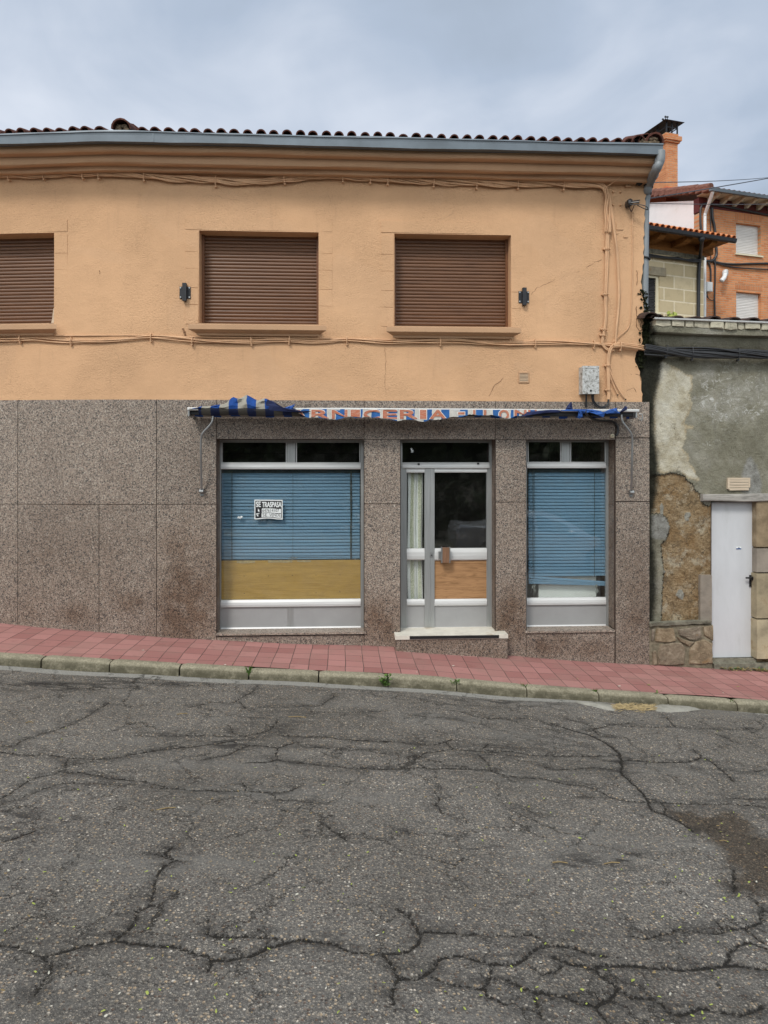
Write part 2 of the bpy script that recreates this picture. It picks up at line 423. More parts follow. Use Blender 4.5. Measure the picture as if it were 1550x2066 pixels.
SOFFIT = plain('pale_soffit', (.55, .50, .40), .8, 0, .15, 5, dirt=(.25, .22, .17))
ROLLW = m_metal('pale_roller_shutter', (.66, .64, .62), .6, 0, (1, 9, 9), .08)
CREAM = plain('cream_frame', (.66, .60, .44), .7, 0, .1, 8)
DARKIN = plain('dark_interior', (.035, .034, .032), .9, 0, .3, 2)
BLINDK = plain('black_blind', (.03, .03, .033), .6, 0, .4, 12)
def m_oldwall():
    k = Mt('decayed_plaster'); v = k.uvw()
    c = k.ramp(k.noise(v, 1.9, 7, .7), [(.28, (.125, .118, .085)), (.5, (.215, .205, .155)), (.72, (.32, .31, .265))])
    c = k.mix(k.rng(k.noise(k.mul(v, (4, .9, 1)), 1.7, 6, .7), .52, .74, 0, .5), c, (.145, .14, .112))
    c = k.mix(k.rng(k.noise(k.addv(v, (4, 7, 0)), 3.2, 5, .7), .58, .75, 0, .4), c, (.34, .30, .22))
    ef = k.math('MULTIPLY', k.fac('efl'), k.rng(k.noise(v, 10, 7, .78, dist=1.5), .5, .64))
    ef = k.math('MAXIMUM', ef, k.math('MULTIPLY', k.fac('efl'), k.rng(k.noise(k.addv(v, (2, 8, 0)), 3.4, 5, .65), .42, .75, 0, .45)))
    c = k.mix(ef, c, (.58, .58, .56))
    d = k.math('MULTIPLY', k.math('SUBTRACT', k.noise(v, 7, 6, .7), .5), 26)
    d2 = k.math('MULTIPLY', k.math('SUBTRACT', k.noise(v, 12, 6, .75), .5), 14)
    cr = k.math('ADD', k.fac('cream'), k.math('MULTIPLY', d, .55))
    ccol = k.ramp(k.noise(v, 3.6, 7, .68), [(.3, (.30, .255, .17)), (.47, (.47, .43, .33)), (.7, (.62, .60, .52))])
    c = k.mix(k.math('MULTIPLY', k.rng(cr, -2.2, 2.5, 1, 0), .92), c, ccol)
    c = k.mix(k.math('MULTIPLY', k.rng(k.math('ABSOLUTE', k.math('ADD', cr, 1.)), 0, 4.5, .6, 0), k.rng(k.noise(v, 6, 4), .35, .6)), c, (.37, .29, .17))
    stn = k.math('ADD', k.fac('bare'), k.math('MULTIPLY', d2, .16))
    sn = k.math('ADD', k.math('MULTIPLY', k.noise(k.mul(v, (1, 1.5, 1)), 7., 8, .76), .62), k.math('MULTIPLY', k.noise(v, 38., 5, .75), .38))
    scol = k.ramp(sn, [(.30, (.05, .037, .024)), (.42, (.17, .115, .062)), (.52, (.31, .225, .13)), (.62, (.40, .32, .21)), (.74, (.56, .50, .40))])
    wet = k.rng(k.noise(v, 2.6, 4, .6), .45, .7, 0, .55)
    scol = k.mix(wet, scol, (.25, .15, .065)); scol = k.mix(k.rng(k.noise(k.addv(v, (7, 3, 0)), 4.2, 6, .75), .52, .66, 0, .7), scol, (.47, .42, .32)); scol = k.mix(k.rng(k.noise(k.addv(v, (1, 9, 0)), 3.4, 6, .75), .55, .68, 0, .7), scol, (.10, .075, .048))
    ve = k.vor(k.addv(v, k.mul(k.noise(v, 6, 4, .7, 'Color'), (.18, .18, 0))), 6., 'DISTANCE_TO_EDGE')
    scol = k.mix(k.math('MULTIPLY', k.rng(ve, .0, .03, .8, 0), k.rng(k.noise(v, 4, 4, .7), .44, .52)), scol, (.07, .055, .04))
    smask = k.rng(stn, -1.2, 1.2, 1, 0)
    c = k.mix(smask, c, scol)
    pt = k.math('ADD', k.fac('patch'), k.math('MULTIPLY', d2, .15))
    c = k.mix(k.rng(pt, -1, 1, 1, 0), c, k.ramp(k.noise(v, 20, 5, .7), [(.3, (.20, .195, .17)), (.7, (.38, .37, .32))]))
    gp = k.math('ADD', k.fac('greyp'), k.math('MULTIPLY', d2, .7))
    gcol = k.ramp(k.noise(v, 9, 6, .75), [(.3, (.13, .128, .115)), (.7, (.36, .36, .345))])
    c = k.mix(k.rng(gp, -4, 3, .85, 0), c, gcol)
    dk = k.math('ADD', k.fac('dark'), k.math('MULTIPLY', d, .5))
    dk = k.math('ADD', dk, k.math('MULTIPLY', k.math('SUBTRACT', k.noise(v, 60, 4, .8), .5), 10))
    moss = k.ramp(k.noise(v, 30, 6, .8), [(.3, (.006, .006, .005)), (.64, (.020, .021, .014)), (.82, (.07, .07, .042))])  # moss tones, reused for the painted shade along the wall top
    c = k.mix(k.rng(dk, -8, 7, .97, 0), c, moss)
    grit = k.noise(v, 95., 4, .8); c = k.mix(1., c, k.ramp(grit, [(.32, (.72, .71, .69)), (.5, (1., 1., 1.)), (.68, (1.25, 1.25, 1.24))]), 'MULTIPLY')
    edge = k.math('MULTIPLY', k.rng(k.math('ABSOLUTE', k.math('SUBTRACT', stn, .6)), .2, 1.3, .8, 0), k.rng(k.noise(v, 5, 4, .7), .36, .5)); c = k.mix(edge, c, (.025, .02, .014))  # shading line of the plaster step, painted dark along its edge
    hair = k.vor(k.addv(v, k.mul(k.noise(v, 3., 6, .72, 'Color'), (.7, .7, 0))), 1.5, 'DISTANCE_TO_EDGE'); c = k.mix(k.math('MULTIPLY', k.rng(hair, 0., .008, .7, 0), k.rng(k.noise(v, 1.7, 3), .5, .58)), c, (.06, .055, .04))
    h = k.math('ADD', k.noise(v, 26, 5, .7), k.math('MULTIPLY', k.math('MULTIPLY', sn, smask), 2.2))
    return k.fin(c, .92, k.bump(h, .9, .024), 0, .2)
OLDW = m_oldwall()
def m_stone(name):
    k = Mt(name); v = k.uvw(); sh = k.fac('shade')
    n = k.noise(v, 9, 7, .72, dist=.6)
    a = k.ramp(n, [(.28, (.10, .078, .054)), (.5, (.25, .19, .122)), (.72, (.42, .35, .25))])
    b = k.ramp(n, [(.28, (.10, .088, .072)), (.5, (.20, .17, .135)), (.72, (.34, .30, .25))])
    c = k.mix(sh, a, b)
    c = k.mix(k.rng(k.noise(v, 5, 5, .7), .6, .7, 0, .4), c, (.33, .19, .075))
    return k.fin(c, .9, k.bump(k.noise(v, 24, 6, .75), .8, .02), 0, .2)
STONE = m_stone('rubble_stone')
DRESS = plain('dressed_sandstone', (.33, .285, .205), .85, 0, .3, 6, .3, .2, dirt=(.22, .13, .055))
DRESS2 = [plain('brown_jamb_stone', (.25, .19, .12), .85, 0, .4, 5, .4, .2, dirt=(.38, .33, .25)), plain('grey_jamb_stone', (.27, .235, .195), .85, 0, .3, 5, .4, .2, dirt=(.15, .12, .085)), plain('tan_jamb_stone', (.32, .27, .18), .85, 0, .35, 5, .4, .2, dirt=(.20, .14, .08)), plain('pale_jamb_stone', (.40, .345, .235), .85, 0, .35, 5, .4, .2, dirt=(.23, .16, .08))]
LEDGE = plain('mossy_concrete', (.19, .18, .14), .92, 0, .5, 14, .4, .2, dirt=(.05, .05, .036))
EAVEST = plain('eaves_flagstone', (.46, .425, .33), .92, 0, .35, 8, .4, .2, dirt=(.10, .095, .07))
PLMORT = plain('old_mortar', (.20, .175, .125), .95, 0, .5, 16, .5, .2)
GREYDOOR = plain('pale_blue_grey_door', (.565, .58, .605), .55, 0, .05, 3, .0, .3, stretch=(3, .8, 1), dirt=(.51, .525, .54))
MARBLE = plain('dirty_marble', (.66, .63, .55), .5, 0, .15, 9, .0, .4, dirt=(.36, .28, .18))
def m_blind():
    k = Mt('blue_blind'); v = k.uvw()
    c = k.ramp(k.noise(k.mul(v, (.8, 24, 4)), 2, 3), [(.3, (.125, .245, .37)), (.7, (.17, .31, .44))])
    c = k.mix(k.rng(k.noise(v, 4, 5, .7), .5, .8, 0, .3), c, (.24, .33, .40))
    return k.fin(c, .5, None, 0, .4)
BLIND = m_blind()
CORD = plain('blind_cord', (.07, .085, .08), .8)
def m_glass():
    k = Mt('window_glass'); v = k.uvw()
    g = k.n('ShaderNodeNewGeometry'); dt = k.n('ShaderNodeVectorMath', {0: g.outputs['Normal'], 1: g.outputs['Incoming']}, operation='DOT_PRODUCT').outputs['Value']
    q = k.math('SUBTRACT', 1., k.math('ABSOLUTE', dt)); fr = k.math('ADD', .09, k.math('MULTIPLY', k.math('POWER', q, 5.), .9))
    tr = k.n('ShaderNodeBsdfTransparent', {'Color': (.965, .98, .975, 1)}); gl = k.n('ShaderNodeBsdfGlossy', {'Color': (1, 1, 1, 1), 'Roughness': .01})
    nr = k.bump(k.noise(v, 2.2, 2), .03, .02); k.t.links.new(nr, gl.inputs['Normal'])
    mx = k.n('ShaderNodeMixShader', {0: fr, 1: tr.outputs[0], 2: gl.outputs[0]})
    df = k.n('ShaderNodeBsdfDiffuse', {'Color': (.42, .41, .38, 1)})
    dust = k.math('MULTIPLY', k.rng(k.noise(v, 6, 7, .75), .45, .8, .006, .045), 1.)
    m2 = k.n('ShaderNodeMixShader', {0: dust, 1: mx.outputs[0], 2: df.outputs[0]})
    k.t.links.new(m2.outputs[0], k.out.inputs[0]); return k.m
GLASS = m_glass()
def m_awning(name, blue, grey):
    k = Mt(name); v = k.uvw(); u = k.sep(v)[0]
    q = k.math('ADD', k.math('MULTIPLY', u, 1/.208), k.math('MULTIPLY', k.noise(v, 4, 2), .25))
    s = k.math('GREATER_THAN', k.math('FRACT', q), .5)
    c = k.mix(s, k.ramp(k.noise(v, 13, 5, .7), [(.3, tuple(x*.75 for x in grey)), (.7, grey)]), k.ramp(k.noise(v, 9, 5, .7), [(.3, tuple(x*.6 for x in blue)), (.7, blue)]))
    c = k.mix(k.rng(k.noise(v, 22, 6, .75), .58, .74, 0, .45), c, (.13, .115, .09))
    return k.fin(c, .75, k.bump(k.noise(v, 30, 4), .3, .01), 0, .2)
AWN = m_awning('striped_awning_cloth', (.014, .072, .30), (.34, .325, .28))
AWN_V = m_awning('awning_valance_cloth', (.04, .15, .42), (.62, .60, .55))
BLUEC = plain('torn_blue_cloth', (.016, .075, .29), .7, 0, .4, 16, .3)
NAVY = plain('navy_cloth', (.012, .02, .075), .8, 0, .3, 12)
def m_letter():
    k = Mt('faded_red_lettering'); v = k.uvw()
    c = k.mix(k.rng(k.noise(k.mul(v, (1, 5, 1)), 16, 6, .8), .48, .68, 0, .6), (.44, .145, .08), (.56, .44, .37))
    return k.fin(c, .8)
REDL = m_letter(); WHITEL = plain('white_outline', (.66, .64, .60), .8, 0, .2, 30)
SIGNW = plain('sign_white', (.76, .80, .80), .5, 0, .04); SIGNK = plain('sign_black', (.012, .012, .016), .5, 0, .1); INK = plain('pen_ink', (.06, .06, .07), .7)
def m_meter():
    k = Mt('weathered_meter_box'); v = k.uvw()
    c = k.ramp(k.noise(v, 26, 7, .8), [(.38, (.10, .095, .08)), (.47, (.40, .40, .385)), (.6, (.56, .57, .57))])
    return k.fin(c, .7, k.bump(k.noise(v, 50, 3), .2, .004))
METER = m_meter()
def m_curtain():
    k = Mt('patterned_curtain'); v = k.uvw(); u = k.sep(v)[0]
    pat = k.rng(k.noise(v, 42, 3, .5, dist=2.5), .47, .55)
    col = k.mix(pat, (.80, .80, .68), (.52, .56, .42))
    band = k.math('GREATER_THAN', k.math('SINE', k.math('MULTIPLY', u, 46.)), .15)
    c = k.mix(band, (.86, .87, .86), col)
    return k.fin(c, .85, None, 0, .1)
CURT = m_curtain()
def m_leaf(name, a, b):
    k = Mt(name)
    c = k.ramp(k.noise(k.uvw(), 5., 4, .7), [(.3, a), (.7, b)])
    return k.fin(c, .6, None, 0, .3)
LEAF = m_leaf('weed_leaf', (.05, .11, .02), (.14, .24, .05)); CROWN = m_leaf('crown_leaf', (.02, .035, .012), (.05, .075, .025))
BARK = plain('bark', (.07, .055, .04), .9); STRAW = plain('dry_straw', (.38, .29, .15), .9, 0, .4, 20)
SEEDM = m_leaf('green_seed', (.24, .29, .06), (.40, .45, .11)); MOSSM = plain('moss', (.018, .021, .011), .98, 0, .7, 40, .6, .05)
DRYLEAF = plain('dry_leaf', (.26, .19, .09), .9, 0, .4, 20)
CARP = plain('silver_car_paint', (.52, .53, .55), .25, .6, .02, 3); CARG = plain('car_window_glass', (.01, .012, .014), .08, 0, .1, 3, spec=.8); TYRE = plain('tyre', (.02, .02, .02), .9)
GROUND = plain('earth', (.14, .12, .09), .95, 0, .3, 1.0); LAMPG = plain('clear_lens', (.55, .56, .58), .2, 0, .05)
def sd_poly(px, py, poly):
    """signed distance to a polygon (negative inside), numpy"""
    P = np.array(poly, float); d = np.full(px.shape, 1e18); ins = np.zeros(px.shape, bool)
    for (ax, ay), (bx, by) in zip(P, np.roll(P, -1, 0)):
        ex, ey = bx-ax, by-ay; wx, wy = px-ax, py-ay
        t = np.clip((wx*ex+wy*ey)/max(ex*ex+ey*ey, 1e-12), 0, 1)
        d = np.minimum(d, (wx-ex*t)**2+(wy-ey*t)**2)
        cond = (ay > py) != (by > py)
        with np.errstate(divide='ignore', invalid='ignore'):
            xi = ax+(py-ay)/(by-ay if by != ay else 1e-12)*ex
        ins ^= cond & (px < xi)
    return np.where(ins, -1, 1)*np.sqrt(d)

# ================================================================== THE SETTING
def on_ground(px, py, dz=0.):
    d = ray(px, py); t = 5.
    for _ in range(40): t = (float(zb(d[0]*t))+dz)/d[2]
    return d[0]*t, -DIST+d[1]*t
def np_mesh(name, V, Fq, uv, attrs, mat, smooth=True):
    me = bpy.data.meshes.new(name)
    me.vertices.add(len(V)); me.vertices.foreach_set('co', V.astype(np.float32).ravel())
    me.loops.add(Fq.size); me.loops.foreach_set('vertex_index', Fq.astype(np.int32).ravel())
    me.polygons.add(len(Fq)); me.polygons.foreach_set('loop_start', np.arange(0, Fq.size, 4, dtype=np.int32))
    me.materials.append(mat); me.update(calc_edges=True); me.validate()
    if smooth: me.polygons.foreach_set('use_smooth', np.ones(len(Fq), dtype=bool))
    a = me.attributes.new('uvw', 'FLOAT_VECTOR', 'POINT'); a.data.foreach_set('vector', uv.astype(np.float32).ravel())
    for k, arr in attrs.items():
        a = me.attributes.new(k, 'FLOAT', 'POINT'); a.data.foreach_set('value', arr.astype(np.float32))
    ob = bpy.data.objects.new(name, me); COL.objects.link(ob); ORG[ob.name] = (0, 0, 0); return ob
def quads(nx, ny):
    i = np.arange(nx-1)[:, None]; j = np.arange(ny-1)[None, :]
    a = (i*ny+j); return np.stack([a, a+1, a+ny+1, a+ny], -1).reshape(-1, 4)

CRA = [
 (0, [(0,530),(60,540),(130,545),(200,545),(290,558),(370,560),(430,560),(500,548),(560,535),(620,525),(700,512),(780,505),(850,495),(930,480),(990,500),(1050,500),(1120,510),(1180,490)], 5),
 (0, [(0,510),(60,505),(100,480),(160,460),(230,440),(300,410),(360,380),(400,350),(450,320)], 3.5),
 (0, [(260,612),(330,612),(400,625),(470,638),(550,645),(620,660),(690,680),(780,688),(900,690),(980,685),(1060,692),(1120,692),(1170,680),(1200,662)], 5),
 (0, [(0,715),(60,680),(100,655),(150,632),(220,620),(260,600),(275,565)], 4),
 (0, [(0,740),(110,700),(230,660),(330,650),(430,660),(600,672),(690,680)], 2),
 (0, [(1080,690),(1110,720),(1180,720),(1260,728)], 3), (0, [(970,655),(985,670),(990,690)], 4),
 (0, [(550,465),(640,465),(750,462),(850,458),(930,465),(990,460),(1060,445),(1090,430),(1110,400)], 4),
 (0, [(980,572),(1060,572),(1110,560),(1160,568),(1250,575),(1340,582),(1450,590),(1550,595)], 5),
 (0, [(800,560),(860,548),(910,540),(950,520),(1000,500)], 4),
 (0, [(1120,460),(1200,465),(1300,470),(1400,480),(1480,485),(1550,490)], 5), (0, [(1110,510),(1110,560)], 4),
 (0, [(760,350),(850,330),(930,335),(980,310),(1020,285),(1035,265)], 3), (0, [(1040,350),(1150,350),(1280,345),(1340,310),(1330,290)], 3),
 (0, [(960,330),(985,355)], 4), (0, [(920,420),(935,450),(1020,470)], 3), (0, [(1200,500),(1350,520),(1460,520),(1550,535)], 2.5),
 (0, [(100,245),(250,262),(400,280)], 4), (0, [(430,235),(600,255),(760,262),(900,258)], 3), (0, [(1250,370),(1400,375),(1550,370)], 2),
 (1, [(0,485),(80,490),(160,500),(220,500),(280,480)], 5), (1, [(0,595),(60,595),(140,590),(220,598),(330,600),(430,605),(500,625),(560,635),(640,635),(720,655),(820,668),(880,690),(920,715),(980,730),(1040,735)], 5),
 (1, [(390,545),(420,570),(440,605)], 4), (1, [(280,520),(360,525),(430,535),(520,530),(600,545),(700,545),(800,545),(900,540),(950,540)], 5),
 (1, [(260,490),(290,520),(180,530),(130,560),(170,590)], 4), (1, [(430,500),(400,520),(480,540),(560,550)], 4),
 (1, [(680,415),(760,440),(840,460),(900,490),(940,520),(965,560),(960,610),(990,640),(1020,670),(1050,700),(1060,720),(1080,765),(1140,785),(1200,815),(1250,850)], 8),
 (1, [(820,445),(870,430),(940,415),(1000,412)], 4), (1, [(850,430),(860,455),(940,470)], 4), (1, [(650,590),(700,600),(780,598),(860,590),(940,600)], 4),
 (1, [(960,560),(1050,565),(1130,570),(1230,568),(1290,550),(1340,580),(1370,605),(1410,645)], 6), (1, [(1250,520),(1290,555)], 4), (1, [(1240,590),(1370,600),(1480,605),(1550,598)], 2),
 (1, [(1040,735),(1120,735),(1200,740),(1310,738),(1400,735),(1480,740),(1550,745)], 5), (1, [(1380,710),(1460,715),(1550,712)], 4),
 (1, [(780,708),(850,712),(920,715)], 3), (1, [(1060,715),(1120,735),(1140,760),(1140,785)], 4), (1, [(1460,715),(1500,740)], 3),
 (1, [(330,370),(420,395),(520,395),(600,395),(700,430)], 3), (1, [(980,425),(1080,430),(1180,430),(1280,440),(1400,440),(1500,435)], 3),
 (1, [(1300,450),(1380,475),(1430,495)], 3), (1, [(1130,385),(1180,430)], 3), (1, [(215,685),(230,720),(215,740),(240,770),(300,790)], 4), (1, [(560,750),(600,765),(670,775)], 2.5),
 (1, [(100,385),(250,390),(360,410),(460,432)], 2), (1, [(740,395),(800,410),(850,425)], 3),
 (2, [(0,600),(60,605),(120,630),(170,645)], 7),
 (2, [(140,800),(170,760),(210,700),(200,680),(170,645),(260,625),(340,600),(400,595),(460,580),(510,545),(545,510),(550,465),(600,445),(615,400),(620,340),(640,310),(700,265),(660,240),(690,215)], 8),
 (2, [(600,440),(650,450)], 4), (2, [(460,580),(530,595),(620,605),(700,610),(740,625),(830,645),(850,665),(920,665),(1010,650),(1080,615),(1170,590),(1260,595),(1340,600),(1400,630),(1480,632),(1550,635)], 10),
 (2, [(850,665),(835,710)], 9), (2, [(860,575),(940,578),(1040,575),(1130,585)], 8), (2, [(830,495),(830,560),(860,575)], 5), (2, [(1310,130),(1350,160),(1390,190)], 7),
 (2, [(0,190),(60,175),(140,145)], 7), (2, [(620,240),(700,265),(740,270)], 5),
 (3, [(0,635),(100,635),(150,600),(140,540),(110,490),(60,465)], 9), (3, [(0,640),(40,680),(70,740),(40,800),(45,840)], 9),
 (3, [(70,740),(150,740),(200,710),(240,660),(330,655),(400,680),(460,690),(540,690),(600,640),(680,615),(760,620),(830,645),(900,655)], 9),
 (3, [(150,555),(240,560),(330,570),(430,575),(540,575),(600,570),(660,600)], 6), (3, [(690,665),(760,690),(850,705),(930,692),(1010,692),(1100,700),(1200,705),(1300,695),(1370,685),(1460,690),(1550,700)], 11),
 (3, [(1370,685),(1390,630),(1430,600),(1480,590),(1550,620)], 9), (3, [(1000,570),(1060,580),(1130,560),(1180,540),(1260,545),(1350,555),(1380,540),(1460,530),(1520,510),(1530,475),(1500,430)], 6),
 (3, [(200,740),(280,765),(350,780),(410,790),(430,820),(500,850)], 8), (3, [(410,790),(440,720),(440,690)], 8), (3, [(500,750),(570,790),(620,800),(720,815),(770,835),(850,855),(920,825),(950,780),(900,750),(865,720)], 11),
 (3, [(850,855),(880,890),(910,920)], 10), (3, [(950,780),(1000,820),(1100,825),(1140,860),(1180,890),(1270,860),(1340,870),(1430,890),(1530,850)], 10), (3, [(620,800),(620,850),(640,900)], 8), (3, [(600,700),(640,730),(700,720),(720,700)], 7),
 (3, [(1460,540),(1510,580),(1550,600)], 8), (3, [(1340,500),(1370,540)], 6), (3, [(1410,300),(1410,390)], 7)]
CORG = [(0, 1250), (770, 1250), (0, 1600), (770, 1600)]
def make_road():
    xs = np.array(breaks(-40, -4.6, 1.5)+breaks(-4.6, 5.4, .0165)[1:]+breaks(5.4, 40, 1.5)[1:])
    ts = np.array(breaks(0, 4.75, .0165)+breaks(4.75, 9.8, .6)[1:])
    X, T = np.meshgrid(xs, ts, indexing='ij'); Y = ykerb(X)-KW+.012-T
    Z = zb(X)-KH+.005*np.sin(X*1.7+Y*2.3)+.004*np.sin(X*4.1-Y*3.1)
    x, y, z, t = X.ravel(), Y.ravel(), Z.ravel(), T.ravel()
    d = np.full(x.shape, 9.); dd = np.full(x.shape, 9.)
    rs = np.random.RandomState(3)
    for o, pts, w in CRA:
        W = [on_ground(CORG[o][0]+a/1.987, CORG[o][1]+b/1.987, -KH) for a, b in pts]
        # jagged
        Q = []
        for a, b in zip(W[:-1], W[1:]):
            l = math.hypot(b[0]-a[0], b[1]-a[1]); n = max(1, int(l/.05))
            for i in range(n):
                s = i/n; Q.append((a[0]+(b[0]-a[0])*s+(rs.uniform(-.012, .012) if i else 0), a[1]+(b[1]-a[1])*s+(rs.uniform(-.012, .012) if i else 0)))
        Q.append(W[-1])
        for a, b in zip(Q[:-1], Q[1:]):
            hw = .62*w*(DIST+(a[1]+b[1])/2)/FPX/2
            m = (x > min(a[0], b[0])-.3) & (x < max(a[0], b[0])+.3) & (y > min(a[1], b[1])-.3) & (y < max(a[1], b[1])+.3)
            px, py = x[m], y[m]; ex, ey = b[0]-a[0], b[1]-a[1]; L = max(ex*ex+ey*ey, 1e-9)
            q = np.clip(((px-a[0])*ex+(py-a[1])*ey)/L, 0, 1)
            e = np.hypot(px-a[0]-ex*q, py-a[1]-ey*q)
            d[m] = np.minimum(d[m], e-hw); dd[m] = np.minimum(dd[m], e)
    z = z-.010*np.clip(1-d/.012, 0, 1)*(d < .012)
    PX, PY = proj(x, y, z)
    smear = np.exp(-(dd/.09)**2)*.55
    for cx, cy, sx, sy, k in [(465, 1497, 60, 18, 1.1), (90, 1384, 160, 12, 1.1), (300, 1376, 160, 10, .9), (40, 1665, 60, 40, 1.), (1240, 1545, 60, 30, .9), (560, 1460, 80, 40, .6), (980, 1515, 140, 18, .8), (880, 1500, 80, 20, .7),
                              (1170, 1740, 60, 22, .9), (1260, 1735, 50, 25, .9), (985, 1715, 40, 16, .8), (340, 1712, 30, 14, 1.), (150, 1655, 30, 12, .9), (690, 1690, 30, 26, .7), (620, 1672, 14, 16, .9), (620, 1725, 24, 8, .8), (815, 1678, 24, 8, .9), (1130, 1500, 120, 50, .5), (800, 1390, 200, 10, .7), (1000, 1418, 160, 10, .8), (1100, 1900, 300, 60, .35)]:
        smear = np.maximum(smear, k*np.exp(-((PX-cx)/sx)**2-((PY-cy)/sy)**2))
    dm = [(1140,80),(1210,80),(1300,85),(1400,70),(1460,110),(1500,170),(1560,190),(1700,200),(1700,420),(1480,400),(1390,380),(1420,330),(1400,260),(1330,200),(1240,140)]
    damp = sd_poly(x, y, [on_ground(770+a/1.987, 1600+b/1.987, -KH) for a, b in dm])
    strip = t-np.interp(x, [-20, -3, 1.6, 2.3, 2.7, 3.6, 4.6, 20], [.15, .15, .14, .10, .02, .0, .05, .09])
    V = np.stack([x, y, z], -1)
    return struct(np_mesh('road', V, quads(len(xs), len(ts))[:, ::-1], np.stack([x, y, 0*x], -1), dict(crack=d, smear=np.clip(smear, 0, 1), damp=damp, strip=strip), ASPHALT))
make_road()
def make_sidewalk():
    xs = np.array(breaks(-40, -5, 1)+breaks(-5, 6, .06)[1:]+breaks(6, 40, 1)[1:]); ts = np.linspace(0, 1, 26)
    X, T = np.meshgrid(xs, ts, indexing='ij'); y0 = ykerb(X)-.004
    yw = np.array([WALL.yw(float(u)) for u in xs])[:, None]+.10
    Y = y0+(yw-y0)*T; Z = zb(X)+.006*np.sin(X*1.3+Y*3)+.004*np.sin(X*3.7-Y*5)
    x, y, z = X.ravel(), Y.ravel(), Z.ravel()
    return struct(np_mesh('sidewalk', np.stack([x, y, z], -1), quads(len(xs), len(ts)), np.stack([x, y, 0*x], -1), dict(edge=(yw-.10-Y).ravel()), PAVER))
make_sidewalk()
def make_kerb():
    mb = MB(); js = [on_y(px, 1385, -1.25)[0] for px in (78, 218, 361, 502, 643, 783, 920, 1060, 1203, 1340, 1475)]
    while js[0] > -20: js.insert(0, js[0]-.78)
    while js[-1] < 20: js.append(js[-1]+.78)
    for a, b in zip(js[:-1], js[1:]):
        g = R(.005, .011); xs = lin(a+g, b-g, 12); rows = []; dz0 = R(-.006, .006); tl = R(-.007, .007); dy = R(-.006, .006)
        for i, x in enumerate(xs):
            zt = float(zb(x))+.004+dz0+tl*(i/12-.5); y = float(ykerb(x))+dy
            end = .012 if i in (0, len(xs)-1) else 0
            n = lambda s: R(-s, s)
            prof = [(y, zt-KH-.05), (y, zt-end), (y-KW*.5, zt+.002-end+n(.002)), (y-KW+.034, zt-.001-end+n(.003)), (y-KW+.012, zt-.010-end+n(.004)), (y-KW+n(.003), zt-.030), (y-KW-.006+n(.003), zt-.065), (y-KW-.010, zt-KH-.05)]
            row = []
            for k, (yy, zz) in enumerate(prof):
                q = mb.pw((x, yy, zz)); mb.attr('low', q, 1. if k >= 6 else (.7 if k == 5 else 0)); row.append(q)
            rows.append(row)
        for p, q in zip(rows[:-1], rows[1:]):
            for k in range(len(p)-1): mb.face((p[k], p[k+1], q[k+1], q[k]))
        mb.face(rows[0][::-1]); mb.face(rows[-1])
    return struct(mb.build('kerb', KERB, smooth=False))
make_kerb()
def make_ground():
    xs = np.array([-400, -150, -60, -30, -14, -10, -6, -3, 0, 3, 6, 10, 14, 30, 60, 150, 400.]); ys = np.array([-400, -150, -60, -30, -16, -11, -5, -1, 0, 1, 5, 15, 40, 100, 400.])
    X, Y = np.meshgrid(xs, ys, indexing='ij'); Z = zb(X)-.24
    x, y, z = X.ravel(), Y.ravel(), Z.ravel()
    struct(np_mesh('ground', np.stack([x, y, z], -1), quads(len(xs), len(ys))[:, ::-1], np.stack([x, y, 0*x], -1), {}, GROUND))
    mb = MB(); us = breaks(-40, 40, 1)
    for a, b in zip(us[:-1], us[1:]):
        za, zc = float(zb(a)), float(zb(b))
        i = [mb.pw(q) for q in ((a, -10.95, za-.2), (b, -10.95, zc-.2), (b, -10.95, zc+.02), (a, -10.95, za+.02), (a, -14.5, za+.02), (b, -14.5, zc+.02))]
        mb.face((i[0], i[1], i[2], i[3])); mb.face((i[3], i[2], i[5], i[4]))
    struct(mb.build('opposite_pavement', KERB))
make_ground()
# concrete lips at the street drain
def lip(name, pts):
    mb = MB(); top = []; bot = []
    cx = sum(p[0] for p in pts)/len(pts); cy = sum(p[1] for p in pts)/len(pts)
    c = on_ground(cx, cy, -KH); ctr = mb.pw((c[0], c[1], float(zb(c[0]))-KH+.026)); mid = []
    for px, py in pts:
        x, y = on_ground(px, py, -KH); top.append(mb.pw((x, y, float(zb(x))-KH-.006)))
        x2, y2 = x+(c[0]-x)*.3, y+(c[1]-y)*.3; mid.append(mb.pw((x2, y2, float(zb(x2))-KH+.018+R(0, .008))))
    mb.strip([top, mid], 0, True)
    for i in range(len(mid)): mb.face((mid[i], mid[(i+1) % len(mid)], ctr))
    return struct(mb.build(name, KERB_L, smooth=True))
KERB_L = plain('pale_worn_concrete', (.29, .28, .245), .8, 0, .3, 12, .3, .3, dirt=(.2, .18, .14))
lip('drain_apron', [(1150,1415),(1185,1418),(1215,1421),(1238,1425),(1250,1431),(1244,1436),(1225,1434),(1195,1427),(1165,1421)])
lip('drain_apron', [(1312,1427),(1330,1422),(1360,1422),(1392,1427),(1420,1432),(1390,1437),(1350,1439),(1322,1436)])

